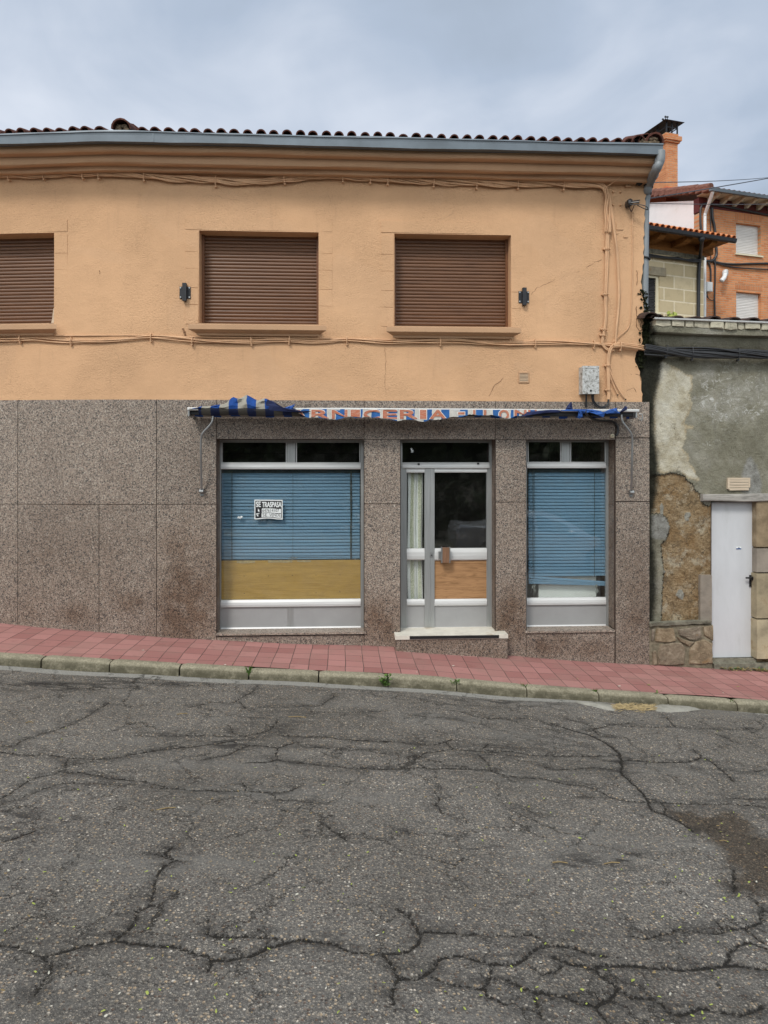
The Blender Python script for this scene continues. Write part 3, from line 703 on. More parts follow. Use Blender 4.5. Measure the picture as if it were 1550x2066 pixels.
# ================================================================== CORNER SHOP BUILDING
gx, gz = WALL.at(775, 1300, 0)
SHOP = thing('shop_building', WALL.w(gx, gz, 0), 'two storey ochre stucco building with closed shop, granite clad ground floor and tiled roof', 'building')
U = lambda px, py, o=0.: WALL.at(px, py, o)[0]
Zp = lambda px, py, o=0.: WALL.at(px, py, o)[1]
G0 = .028                                     # granite face
ZT = Zp(700, 807.5, G0)                        # top of granite
EDGE = U(1302, 470); ULEFT = -9.0
ragged = [(330, 1307), (400, 1303), (460, 1300), (530, 1299), (560, 1295), (572, 1294), (600, 1297), (625, 1300), (640, 1302), (655, 1299), (670, 1296), (690, 1296), (705, 1289), (715, 1281), (730, 1282), (742, 1287), (752, 1292), (775, 1294), (805, 1296)]
rz = [Zp(1300, a) for a, b in ragged][::-1]; ru = [U(b, a) for a, b in ragged][::-1]
# upper windows: opening rectangles (px)
WIN = [(-140, 109.5, 472, 658), (402, 643, 467, 658), (796, 1031, 473, 663)]
holes = []
for x0, x1, y0, y1 in WIN:
    ym = (y0+y1)/2; xm = (x0+x1)/2
    xa = x0 if x0 > 0 else None
    u1 = U(x1, ym); u0 = U(x0, ym) if xa else u1-(U(642, 560)-U(402, 560))
    holes.append((u0, u1, Zp(max(xm, 5), y1), Zp(max(xm, 5), y0)))
def make_upper_wall():
    mb = MB(); zt = Zp(775, 330); sc = U(1215, 560)
    eu = [h[0] for h in holes]+[h[1] for h in holes]; ez = [h[2] for h in holes]+[h[3] for h in holes]
    us = breaks(ULEFT, -4.4, .3)+breaks(-4.4, EDGE, .045, eu)[1:]
    zs = breaks(ZT-.02, zt, .04, ez)
    def warp(u, z):
        if u <= sc: return u
        e = np.interp(z, rz, ru)+.006*math.sin(z*37)+.004*math.sin(z*91+1)
        return sc+(u-sc)*(e-sc)/(EDGE-sc)
    cr = on = None
    def off(u, z):
        return .0035*math.sin(u*2.1+z*1.3)+.003*math.sin(u*5.3-z*3.1)+.006*math.exp(-((z-ZT)/.02)**2)
    mb.grid(WALL, us, zs, off, holes, 0, warp)
    # broken edge thickness
    rows = []
    for z in zs:
        u = warp(EDGE, z); rows.append([mb.p(WALL, u, z, off(EDGE, z)), mb.p(WALL, u-.004, z, -.02), mb.p(WALL, u-.02, z, -.045)])
    mb.strip(rows, 1)
    for u0, u1, z0, z1 in holes:                     # reveals
        d = -.2
        mb.quad(WALL, [(u0, z0, 0), (u0, z1, 0), (u0, z1, d), (u0, z0, d)]); mb.quad(WALL, [(u1, z1, 0), (u1, z0, 0), (u1, z0, d), (u1, z1, d)])
        mb.quad(WALL, [(u0, z1, 0), (u1, z1, 0), (u1, z1, d), (u0, z1, d)])
        # rendered jamb blocks, slightly proud
        h = (z1-z0)/5.2
        for a, b in ((u0-.165, u0-.012), (u1+.012, u1+.165)):
            z = z0+.02
            k = 0
            while z < z1-.03:
                zz = min(z+h*(.92 if k % 2 else 1.06), z1+.01); mb.box(WALL, a, b, z, zz-.006, -.004, .0028+.0006*(k % 3)); z = zz; k += 1
        mb.box(WALL, u0-.165, u1+.165, z1+.012, z1+.155, -.004, .0042)
    return mb.build('upper_wall', [STUCCO, PLMORT], SHOP)
make_upper_wall()
# smeared render repair and little lumps low on the right
for px, py, w, h in [(1250, 456, 14, 16), (1243, 470, 8, 4), (1262, 478, 8, 3)]:
    mb = MB(); u, z = WALL.at(px, py); mb.box(WALL, u-w*.003, u+w*.003, z-h*.003, z+h*.003, -.002, .007); mb.build('render_patch', STUCCO, SHOP)
for px, py in [(1237, 388), (1252, 388), (1237, 414), (1252, 414)]:
    mb = MB(); u, z = WALL.at(px, py); mb.tube([WALL.w(u, z, -.01), WALL.w(u, z, .025)], .012, 7); mb.build('painted_plug', STUCCO, SHOP)
def wall_crack(pts, r):
    P = []
    for (a, b), (c, d) in zip(pts[:-1], pts[1:]):
        n = max(2, int(math.hypot(c-a, d-b)/4))
        for i in range(n): t = i/n; P.append(WALL.w(*WALL.at(a+(c-a)*t+R(-1, 1), b+(d-b)*t+R(-1.2, 1.2), .001), .001))
    P.append(WALL.w(*WALL.at(*pts[-1], .001), .001)); mb = MB(); mb.tube(P, [r*R(.4, 1.2) for _ in P], 5); mb.build('wall_crack', CRACKM, SHOP)
CRACKM = plain('crack_shadow', (.22, .12, .065), .95, 0, .3, 20)
for pts, r_ in (([(1072, 594), (1085, 580), (1108, 571), (1128, 560), (1150, 553), (1172, 547), (1200, 530), (1214, 524)], .0035), ([(1040, 650), (1052, 640), (1045, 628), (1058, 615)], .0025), ([(1284, 618), (1285, 640), (1284, 660), (1290, 668), (1297, 664)], .006), ([(1290, 640), (1295, 650), (1292, 660)], .005), ([(1281, 755), (1290, 758), (1293, 768)], .004), ([(1262, 790), (1278, 782), (1284, 792)], .004), ([(1250, 757), (1262, 752), (1275, 756)], .003), ([(1285, 545), (1287, 560), (1285, 575)], .003), ([(986, 800), (998, 778), (1016, 762)], .0025), ([(368, 663), (372, 669), (374, 676)], .013), ([(200, 545), (203, 549), (202, 553)], .006), ([(776, 700), (779, 730), (777, 770), (780, 800)], .002)): wall_crack(pts, r_)
# cornice
CZ = lambda y, o: Zp(700, y, o)
def make_cornice():
    mb = MB()
    zf1, zf2, zf3 = 3.662, 3.571, 3.529
    prof = [(.0, 3.80), (.34, 3.80), (.338, 3.735), (.345, 3.70), (.34, 3.675), (.325, zf1), (.25, zf1-.004), (.238, zf1+.012), (.235, zf1-.02), (.242, 3.60), (.236, zf2+.004), (.215, zf2-.006), (.15, zf2), (.135, zf2+.006), (.128, 3.553), (.13, zf3), (.115, zf3-.008), (.03, zf3-.004), (-.01, zf3-.01)]
    us = breaks(ULEFT, U(1306, 330), .06); mb.sweep(WALL, prof, us, 0, 0, .004)
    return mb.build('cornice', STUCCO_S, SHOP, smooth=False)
make_cornice()
# gutter
def make_gutter():
    mb = MB(); u1 = U(1338, 300, .45); us = breaks(ULEFT, u1, .12)
    prof = [(.36, 3.735), (.45, 3.724), (.452, 3.80), (.455, 3.818), (.466, 3.826), (.460, 3.842), (.447, 3.84), (.444, 3.735), (.33, 3.742)]
    mb.sweep(WALL, prof, us, 0, 0, .0035, seed=3)
    mb.box(WALL, u1-.004, u1, 3.725, 3.838, .33, .452)
    g = mb.build('gutter', ZINC, SHOP)
    mb = MB()
    for px in (310,):
        u = U(px, 270, .45); mb.box(WALL, u-.012, u+.004, 3.722, 3.832, .4525, .456)
    mb.build('gutter_joint', ZINC, g)
    # downpipe
    mb = MB()
    P = [wpx(WALL, 1333, 305, .42), wpx(WALL, 1333, 318, .42), wpx(WALL, 1331, 328, .41), wpx(WALL, 1324, 342, .37), wpx(WALL, 1312, 368, .08), wpx(WALL, 1307, 383, .01), wpx(WALL, 1305.5, 396, -.04), wpx(WALL, 1303, 430, -.06), wpx(WALL, 1301.5, 560, -.06), wpx(WALL, 1300.5, 645, -.06)]
    pp = smooth_path(P, 5); mb.tube(pp, [.052 if i < 28 else .043 for i in range(len(pp))], 14); p = mb.build('downpipe', PIPE, SHOP, smooth=True)
    mb = MB()
    for px, py, o in [(1332, 322, .415), (1327, 336, .385), (1320, 351, .27)]:
        a = wpx(WALL, px, py, o); b = wpx(WALL, px-2.6, py+5, o-.05); mb = MB(); mb.tube([a, b], .058, 14); mb.build('pipe_collar', PIPE, p)
    for px, py, o in [(1309, 375, .04), (1306, 388, -.02), (1303.5, 520, -.05)]:
        a = wpx(WALL, px, py, o); mb = MB(); mb.tube([a, a+Vector((-.004, 0, -.014))], .058, 14); mb.build('pipe_clamp', DARKSTEEL, p)
make_gutter()
# roof of barrel tiles
def barrel(mb, F, u, o, z, pitch, L, r, h, ra=0., m=0, thick=.012, taper=0.):
    c, s = math.cos(pitch), math.sin(pitch); n = 8; rows = []
    for t, k in ((0, 1.), (L, 1.-taper)):
        out = []; inn = []
        for i in range(n+1):
            a = math.pi*i/n; q = u+math.cos(a)*r*k+ra*t
            out.append(mb.p(F, q, z+t*s+math.sin(a)*h*k*c, o-t*c+math.sin(a)*h*k*s))
            q = u+math.cos(a)*(r-thick)*k+ra*t
            inn.append(mb.p(F, q, z+t*s+math.sin(a)*(h-thick)*k*c-.001, o-t*c+math.sin(a)*(h-thick)*k*s))
        rows.append((out, inn))
    (o0, i0), (o1, i1) = rows
    for i in range(n):
        mb.face((o0[i], o0[i+1], o1[i+1], o1[i]), m); mb.face((i0[i+1], i0[i], i1[i], i1[i+1]), m); mb.face((o0[i+1], o0[i], i0[i], i0[i+1]), m)
def make_roof():
    mb = MB(); p = math.radians(17); sp = .1515; u = U(1296, 285, .38)
    us = []
    while u > ULEFT: us.append(u); u -= sp
    hip = U(249, 255, .38)
    for i, u in enumerate(us):
        if abs(u-hip) < .1: continue
        for rrow in range(4):
            t = rrow*.34; jz = R(-.004, .004); ju = R(-.006, .006)
            barrel(mb, WALL, u+ju, .40-t*math.cos(p)+R(-.012, .012)*(rrow == 0), 3.855+t*math.sin(p)+jz+.010, p-.015, .40, .057+R(-.003, .003), .054+R(-.004, .005), 0, 0, .013, .12)
        # mortar fill set back under the tile mouth
        a = mb.p(WALL, u, 3.868, .34)
        ring = [mb.p(WALL, u+math.cos(q)*.045, 3.862+math.sin(q)*.042, .335) for q in [math.pi*k/6 for k in range(7)]]
        for k in range(6): mb.face((a, ring[k], ring[k+1]), 1)
    # pans / sheet
    L = 4.4
    uu = breaks(ULEFT, U(1300, 285, .38), .12); rows = []
    for u in uu: rows.append([mb.p(WALL, u, 3.848+t*math.sin(p), .42-t*math.cos(p)) for t in (0, 1.2, L)])
    mb.strip(rows, 0)
    rows = []
    for u in uu: rows.append([mb.p(WALL, u, 3.848+L*math.sin(p), .42-L*math.cos(p)), mb.p(WALL, u, 3.75, .42-2*L*math.cos(p))])
    mb.strip(rows, 0)
    roof = mb.build('roof', [RTILE, MORTAR], SHOP)
    mb = MB()
    for k in range(5): barrel(mb, WALL, hip, .45-k*.36*math.cos(p), 3.855+k*.36*math.sin(p)+.012, p, .42, .108-.004*(k % 2), .115, -.03, 0, .016, .1)
    mb.build('hip_cap', RTILE, roof)
    mb = MB()
    for q in range(7): c = Vector(WALL.w(hip+R(-.06, .06), 3.87+R(0, .045), .40)); mb.blob(c, R(.025, .045), .03, R(.016, .03), 0, .3)
    mb.build('hip_mortar', MORTAR, roof)
    mb = MB()
    e = U(1296, 285, .38)
    barrel(mb, WALL, U(1268, 285, .38), .41, 3.862, p, .42, .066, .06, -.02); barrel(mb, WALL, U(1285, 283, .38), .43, 3.862, p+.1, .42, .085, .085, .05)
    barrel(mb, WALL, U(1301, 283, .38), .41, 3.872, p+.1, .42, .095, .105, .1)
    for k in range(8): barrel(mb, WALL, U(1319, 283, .40)-.0*k, .43-k*.33*math.cos(p), 3.848+k*.33*math.sin(p), p, .42, .118, .135, .0, 0, .02, .08)
    mb.build('verge_cap', RTILE, roof)
    mb = MB()
    for q in range(12): c = Vector(WALL.w(U(1308, 283, .40)+R(-.1, .1), 3.858+R(0, .06), .41)); mb.blob(c, R(.03, .05), .03, R(.018, .03), 0, .3)
    mb.build('verge_mortar', MORTAR, roof)
make_roof()
# upper windows with roller shutters
def make_window(i, h, slope_lbl=None):
    u0, u1, z0, z1 = h; d = -.2
    mb = MB(); w = .032
    mb.box(WALL, u0, u0+w, z0-.02, z1, d-.03, d+.045); mb.box(WALL, u1-w, u1, z0-.02, z1, d-.03, d+.045); mb.box(WALL, u0, u1, z1-.03, z1+.02, d-.03, d+.004)
    win = mb.build('upper_window', SHUT_FR, SHOP)
    mb = MB(); p = .0432; z = z1-.012; a, b = u0+w*.6, u1-w*.6; xs = WALL.xs(a, b)
    while z > z0-.03:
        prof = [(d-.004, z), (d+.0055, z-p*.16), (d+.0085, z-p*.45), (d+.0065, z-p*.75), (d+.001, z-p*.93), (d-.006, z-p)]
        mb.sweep(WALL, prof, xs, 0, 0, 0, caps=False); z -= p
    mb.build('roller_shutter', SHUTTER, win, smooth=False)
    mb = MB()
    zs = z0+.0; a, b = u0-.105, u1+.10
    prof = [(-.2, zs+.008), (.115, zs-.004), (.126, zs-.012), (.127, zs-.066), (.118, zs-.074), (.10, zs-.078), (.085, zs-.088), (.06, zs-.096), (.045, zs-.104), (.042, zs-.125), (.0, zs-.13)]
    xs = [a]+[u for u in WALL.xs(a, b)[1:-1]]+[b]
    rows = []
    mb.sweep(WALL, prof[1:], xs, 0, 0, .0, mitre=.127)
    mb.box(WALL, u0, u1, zs-.03, zs+.006, -.2, .11)
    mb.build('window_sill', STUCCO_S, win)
for i, h in enumerate(holes): make_window(i, h)
# scrap of white paper board on left window
mb = MB(); u, z = WALL.at(108, 637, -.1)
mb.stone(WALL, [(u-.035, z-.09), (u+.0, z-.095), (u+.012, z+.095), (u-.006, z+.10)], -.12, -.112)
tag(mb.build('cardboard_scrap', PALEWOOD, origin=WALL.w(u, z-.09, -.11)), 'pale narrow scrap of board propped in the corner of the leftmost shuttered window', 'scrap')

# ---- granite ground floor
def make_granite():
    mb = MB(); zbot = -3.2
    u_ = lambda px, py=1000: U(px, py, G0)
    z_ = lambda py, px=700: Zp(px, py, G0)
    T, M_ = ZT, z_(1016.5); gap = .0036
    stains = [(375,1215,60,90,1.5),(260,1215,36,22,1.2),(150,1240,60,25,.8),(420,1180,30,90,.7),(370,1100,60,60,.8),(235,1195,30,20,.5),(160,1020,26,7,.9),(225,1022,20,8,.8),(765,1255,50,50,1.1),(1030,1250,40,60,1.2),(1100,1300,60,30,.9),(1200,1310,80,25,.7),(900,1305,120,20,.8),(1290,1230,40,120,.8),(600,870,140,12,.7),(900,868,260,12,.9),(1150,870,100,14,.7),(130,1140,180,120,.35),(330,1290,60,30,.9),(1230,1080,10,200,.9),(60,1230,80,40,.5),(1060,880,200,6,.7)]
    def addst(i):
        x, y, z = mb.v[i]; px, py = proj(x, y, z); s = 0
        for cx, cy, sx, sy, k in stains: s = max(s, k*math.exp(-((px-cx)/sx)**2-((py-cy)/sy)**2))
        mb.attr('stain', i, min(s, 1.4))
    def panel(a, b, z0, z1, o=G0):
        n0 = len(mb.v); tone = R(.92, 1.1)
        us = breaks(a+gap, b-gap, .07); zs = breaks(z0+gap, z1-gap, .07)
        mb.grid(WALL, us, zs, o)
        for q in range(n0, len(mb.v)): addst(q)
        A, B, C, Dz = a+gap, b-gap, z0+gap, z1-gap
        for k in range(len(us)-1):
            mb.quad(WALL, [(us[k], Dz, o), (us[k+1], Dz, o), (us[k+1], Dz, 0), (us[k], Dz, 0)]); mb.quad(WALL, [(us[k], C, 0), (us[k+1], C, 0), (us[k+1], C, o), (us[k], C, o)])
        mb.quad(WALL, [(A, C, 0), (A, C, o), (A, Dz, o), (A, Dz, 0)]); mb.quad(WALL, [(B, C, o), (B, C, 0), (B, Dz, 0), (B, Dz, o)])
        for q in range(n0, len(mb.v)): mb.attr('tone', q, tone)
    L = [ULEFT, -7.0, -5.6, u_(36), u_(200), u_(316), u_(437)]
    for a, b in ((ULEFT, -7.), (-7., -5.6), (-5.6, L[3]), (L[3], L[5]), (L[5], L[6])): panel(a, b, M_, T)
    for a, b in ((ULEFT, -7.), (-7., -5.6), (-5.6, L[3]), (L[3], L[4]), (L[4], L[5]), (L[5], L[6])): panel(a, b, zbot, M_)
    zl = z_(886.5); r1 = u_(1241.5); r2 = u_(1311)
    lu = [u_(437), u_(735), u_(1000), r1]
    for a, b in zip(lu[:-1], lu[1:]): panel(a, b, zl, T)
    d1, d0 = u_(808), u_(735); w2, d2 = u_(1062), u_(1000)
    panel(d0, d1, M_, zl); panel(d0, d1, zbot, M_); panel(d2, w2, z_(1014), zl); panel(d2, w2, zbot, z_(1014))
    zs1, zs2, zst = z_(1281), z_(1276.5), z_(1283)
    panel(u_(437), d0, zbot, zs1); panel(w2, r1-.006, zbot, zs2); panel(d1, d2, zbot, zst)
    panel(r1+.004, r2, z_(882), T); panel(r1+.004, r2, z_(1013), z_(882)-.004); panel(r1+.004, r2, zbot, z_(1013)-.004)
    # side return at the right corner and dark backing behind the joints
    mb.quad(WALL, [(r2-gap, zbot, 0), (r2-gap, zbot, -.3), (r2-gap, T, -.3), (r2-gap, T, 0)])
    for pw, z0, z1 in ((36, M_, T), (36, zbot, M_), (316, zbot, T), (437, zbot, T), (200, zbot, M_), (735, zbot, T), (808, zbot, zl), (1000, zbot, T), (1062, zbot, zl), (1241.5, zbot, T)):
        a = u_(pw); mb.box(WALL, a-.004, a+.004, z0, z1, -.004, G0-.010, 1)
    for a, b, z in ((ULEFT, L[6], M_), (d0, d1, M_), (d2, w2, z_(1014)), (u_(437), r1, zl), (r1, r2, z_(882)), (r1, r2, z_(1013))):
        mb.box(WALL, a, b, z-.006, z+.004, -.006, G0-.012, 1)
    # reveals of the three openings
    d = -.25
    for a, b, zb0 in ((u_(437), d0, zs1), (d1, d2, zst), (w2, r1, zs2)):
        n0 = len(mb.v)
        for q0, q1 in ((0, .5), (.5, 1.)):
            za, zc = zb0+(zl-zb0)*q0, zb0+(zl-zb0)*q1
            mb.quad(WALL, [(a, za, G0-.001), (a, zc, G0-.001), (a, zc, d), (a, za, d)]); mb.quad(WALL, [(b, zc, G0-.001), (b, za, G0-.001), (b, za, d), (b, zc, d)])
        mb.quad(WALL, [(a, zl, G0-.001), (b, zl, G0-.001), (b, zl, d), (a, zl, d)])
        for q in range(n0, len(mb.v)): mb.attr('stain', q, .8); mb.attr('tone', q, 1.)
    for q in range(len(mb.v)): mb.ex['tone'].setdefault(q, 1.)
    return mb.build('granite_cladding', [GRANITE, PLMORT_D], SHOP)
PLMORT_D = plain('dark_joint', (.055, .035, .028), .95, 0, .3, 10)
make_granite()
# shell and interior
def make_shell():
    mb = MB(); a, b = ULEFT, U(1311, 700)
    mb.box(OLD, b-.30, b-.045, -3.2, 3.9, -8.4, -.05)          # right flank
    mb.build('flank_wall', PLMORT, SHOP)
    mb = MB()
    mb.box(OLD, ULEFT, b-.31, -3.2, 3.8, -8.6, -8.41)
    mb.build('rear_wall', PLMORT, SHOP)
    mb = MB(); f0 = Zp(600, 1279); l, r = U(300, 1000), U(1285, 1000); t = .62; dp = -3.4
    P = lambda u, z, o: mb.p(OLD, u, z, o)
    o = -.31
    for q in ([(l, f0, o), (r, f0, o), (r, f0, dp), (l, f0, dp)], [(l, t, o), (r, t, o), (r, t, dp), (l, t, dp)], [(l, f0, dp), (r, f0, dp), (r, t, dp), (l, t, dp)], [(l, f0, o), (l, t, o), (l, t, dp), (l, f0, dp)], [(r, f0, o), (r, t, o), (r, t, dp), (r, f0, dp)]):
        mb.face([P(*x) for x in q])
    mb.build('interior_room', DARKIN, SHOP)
make_shell()

# ---- shop windows and door
FD = -.22
def frame_box(mb, x0, x1, y0, y1, o0, o1, m=0): return mb.pbox(WALL, x0, x1, y0, y1, o0, o1, m, ref=o1)
def bar(mb, x0, x1, y0, y1, o, out=.03):
    """moulded rail: top chamfer catches the sky"""
    u0, z1 = WALL.at(x0, y0, o+out); u1, z0 = WALL.at(x1, y1, o+out)
    h = z1-z0
    prof = [(o-.02, z1+.006), (o+out*.35, z1+.004), (o+out*.8, z1-h*.28), (o+out, z1-h*.62), (o+out, z0+h*.1), (o+out*.7, z0), (o-.02, z0)]
    mb.sweep(WALL, prof, [u0, u1], 0)
def make_shop_window(x0, x1, jx1, mull, ytop, ylou, ybar, yglass, yrail, ypan, ybot, strip):
    """x0..x1 glazed width, jx1 right jamb edge"""
    mb = MB(); o = FD
    frame_box(mb, x0-8, x0, ytop-7, ybot, o-.03, o+.02); frame_box(mb, x1, jx1, ytop-7, ybot, o-.03, o+.02)
    frame_box(mb, x0, x1, ytop-7, ytop, o-.03, o+.018)
    frame_box(mb, mull[0], mull[1], ytop, ylou, o-.03, o+.012)
    w = mb.build('shop_window', ALU, SHOP)
    mb = MB(); bar(mb, x0, x1, ylou, ybar, o, .036); mb.build('transom_bar', ALU_BAR, w)
    mb = MB(); bar(mb, x0, x1, yrail, ypan, o, .03); mb.build('lower_rail', ALU_BAR, w)
    mb = MB(); bar(mb, x0, x1, ybot-8, ybot, o, .03); mb.build('bottom_rail', ALU_BAR, w)
    mb = MB(); frame_box(mb, x0, x1, ypan, ybot-7, o-.02, o+.004)
    if strip: frame_box(mb, strip[0], strip[1], ypan+1, ybot-8, o, o+.0065, 1)
    mb.build('kick_panel', [ALU_PAN, ALU], w)
    mb = MB(); frame_box(mb, x0, x1, ybar-3, yrail+3, o-.012, o-.006); mb.build('pane', GLASS, w)
    for a, b in ((x0, mull[0]), (mull[1], x1)):
        lm = MB(); ym = ytop+(ylou-ytop)*.54
        ua, za = WALL.at(a+3, ytop+1, o); ub, zc = WALL.at(b-4, ylou, o); zm = Zp((a+b)/2, ym, o)
        for z1, z0 in ((za, zm+.003), (zm-.003, zc)):
            i = [lm.p(WALL, ua, z1, o-.006), lm.p(WALL, ub, z1, o-.006), lm.p(WALL, ub, z0, o-.007), lm.p(WALL, ua, z0, o-.007), lm.p(WALL, ua, z1, o-.011), lm.p(WALL, ub, z1, o-.011), lm.p(WALL, ub, z0, o-.012), lm.p(WALL, ua, z0, o-.012)]
            lm.face(i[:4]); lm.face(i[:3:-1]); lm.face((i[3], i[2], i[6], i[7]))
        lo = lm.build('louvre_glass', GLASS, w)
        for q in (a+1.5, b-2.5): lm = MB(); frame_box(lm, q, q+1.6, ytop, ylou, o-.02, o+.006); lm.build('louvre_clip', ALU_BAR, w)
    return w
WA = make_shop_window(445.5, 728, 734, (579.5, 596), 893, 933.5, 947, 947, 1212.5, 1223.5, 1276, (580, 592))
WB = make_shop_window(1063.5, 1223.5, 1233, (1133.5, 1149.5), 892, 932.5, 945, 945, 1208, 1220.5, 1271, None)
mb = MB(); u0, u1 = U(437, 1280, .05), U(738, 1280, .05); z = Zp(600, 1277, .05)
mb.box(WALL, U(437.5, 1278), u1, z-.022, z, -.25, .052); [mb.attr('tone', q, 1.15) for q in range(len(mb.v))]; mb.build('window_ledge', GRANITE, WA)
mb = MB(); z = Zp(1150, 1272.5, .05)
mb.box(WALL, U(1060, 1278, .05), U(1241, 1278, .05), z-.024, z, -.25, .05); [mb.attr('tone', q, 1.15) for q in range(len(mb.v))]; mb.build('window_ledge', GRANITE, WB)
def make_door():
    o = FD; mb = MB()
    frame_box(mb, 806, 812, 886.5, 1277, o-.03, o+.02); frame_box(mb, 988, 998, 886.5, 1277, o-.03, o+.02)
    frame_box(mb, 812, 988, 886.5, 893, o-.03, o+.018)
    frame_box(mb, 812, 821, 946, 1276, o-.03, o+.012); frame_box(mb, 857, 868, 946, 1276, o-.03, o+.022); frame_box(mb, 868.3, 877, 946, 1276, o-.03, o+.024); frame_box(mb, 982, 988, 946, 1276, o-.03, o+.012)
    d = mb.build('entrance_door', ALU, SHOP)
    mb = MB()
    bar(mb, 812, 988, 933.5, 945.5, o, .036); mb.build('transom_bar', ALU_BAR, d)
    mb = MB(); bar(mb, 820, 858, 945.5, 954, o, .018); mb.build('top_rail', ALU_BAR, d); mb = MB(); bar(mb, 877, 983, 945.5, 953.5, o, .018); mb.build('top_rail', ALU_BAR, d)
    mb = MB(); bar(mb, 821, 857, 1108, 1130, o, .026); mb.build('middle_rail', ALU_BAR, d); mb = MB(); bar(mb, 877, 983, 1107.5, 1130, o, .026); mb.build('middle_rail', ALU_BAR, d)
    mb = MB(); bar(mb, 821, 857, 1210.5, 1222, o, .026); mb.build('lower_rail', ALU_BAR, d); mb = MB(); bar(mb, 877, 983, 1210, 1222, o, .026); mb.build('lower_rail', ALU_BAR, d)
    mb = MB(); bar(mb, 821, 857, 1267, 1276, o, .022); mb.build('bottom_rail', ALU_BAR, d); mb = MB(); bar(mb, 877, 983, 1266.5, 1276, o, .022); mb.build('bottom_rail', ALU_BAR, d)
    mb = MB(); frame_box(mb, 821, 857, 1222, 1268, o-.02, o+.004); mb.build('kick_panel', ALU_PAN, d); mb = MB(); frame_box(mb, 877, 983, 1222, 1268, o-.02, o+.004); mb.build('kick_panel', ALU_PAN, d)
    mb = MB(); frame_box(mb, 812, 988, 892, 935, o-.012, o-.006); mb.build('transom_pane', GLASS, d)
    mb = MB(); frame_box(mb, 820, 858, 951, 1109, o-.012, o-.006); mb.build('side_pane', GLASS, d); mb = MB(); frame_box(mb, 820, 858, 1128, 1212, o-.012, o-.006); mb.build('side_pane', GLASS, d)
    mb = MB(); frame_box(mb, 876, 983, 951, 1109, o-.012, o-.006); mb.build('door_pane', GLASS, d)
    mb = MB(); frame_box(mb, 877, 983, 1129, 1211, o-.012, o-.0); mb.build('plywood_panel', PLY, d)
    mb = MB(); frame_box(mb, 892.5, 907.5, 1105, 1135.5, o+.075, o+.115, 0); frame_box(mb, 890.5, 893, 1104, 1136, o+.072, o+.118, 1); frame_box(mb, 907, 909, 1104, 1136, o+.072, o+.118, 1)
    frame_box(mb, 885.5, 899, 1113, 1127, o+.026, o+.074, 1); mb.build('handle', [HANDW, STEEL], d)
    mb = MB(); u, z = WALL.at(871, 1120, o+.03); pts = [WALL.w(u, z, o+.022), WALL.w(u, z, o+.032)]
    mb.tube(pts, .014, 12, 0); mb.tube([WALL.w(u, z, o+.030), WALL.w(u, z, o+.035)], .008, 10, 1); mb.box(WALL, u-.02, u+.02, z-.03, z+.035, o+.02, o+.0265, 0); mb.build('lock', [STEEL, BLACK], d)
    for px, py in ((845, 936), (965, 935)): mb = MB(); u, z = WALL.at(px, py, o+.04); mb.box(WALL, u-.013, u+.013, z-.012, z+.008, o+.03, o+.046); mb.build('catch', BLACK, d)
HANDW = m_wood('handle_wood', (.10, .05, .028), (.22, .12, .07), (22, 1.2, 22), .4, .5)
make_door()
def make_step():
    so = .205; mb = MB()
    u0, u1 = U(799, 1300, so), U(1024, 1300, so); z1 = Zp(900, 1289, so)
    n0 = len(mb.v); mb.box(WALL, u0, u1, -3.2, z1, .03, so)
    for q in range(n0, len(mb.v)): mb.attr('stain', q, .55); mb.attr('tone', q, 1.)
    st = mb.build('door_step', GRANITE, SHOP)
    mb = MB(); zt = Zp(900, 1281.5, so+.01)
    mb.box(WALL, U(797.5, 1284, so), U(1025, 1284, so), z1, zt, -.25, so+.012); mb.build('step_slab', MARBLE, st)
    mb = MB(); frame_box(mb, 827, 1007, 1282.5, 1288.5, so+.006, so+.018); mb.build('step_nosing', BLACK, st)
make_step()

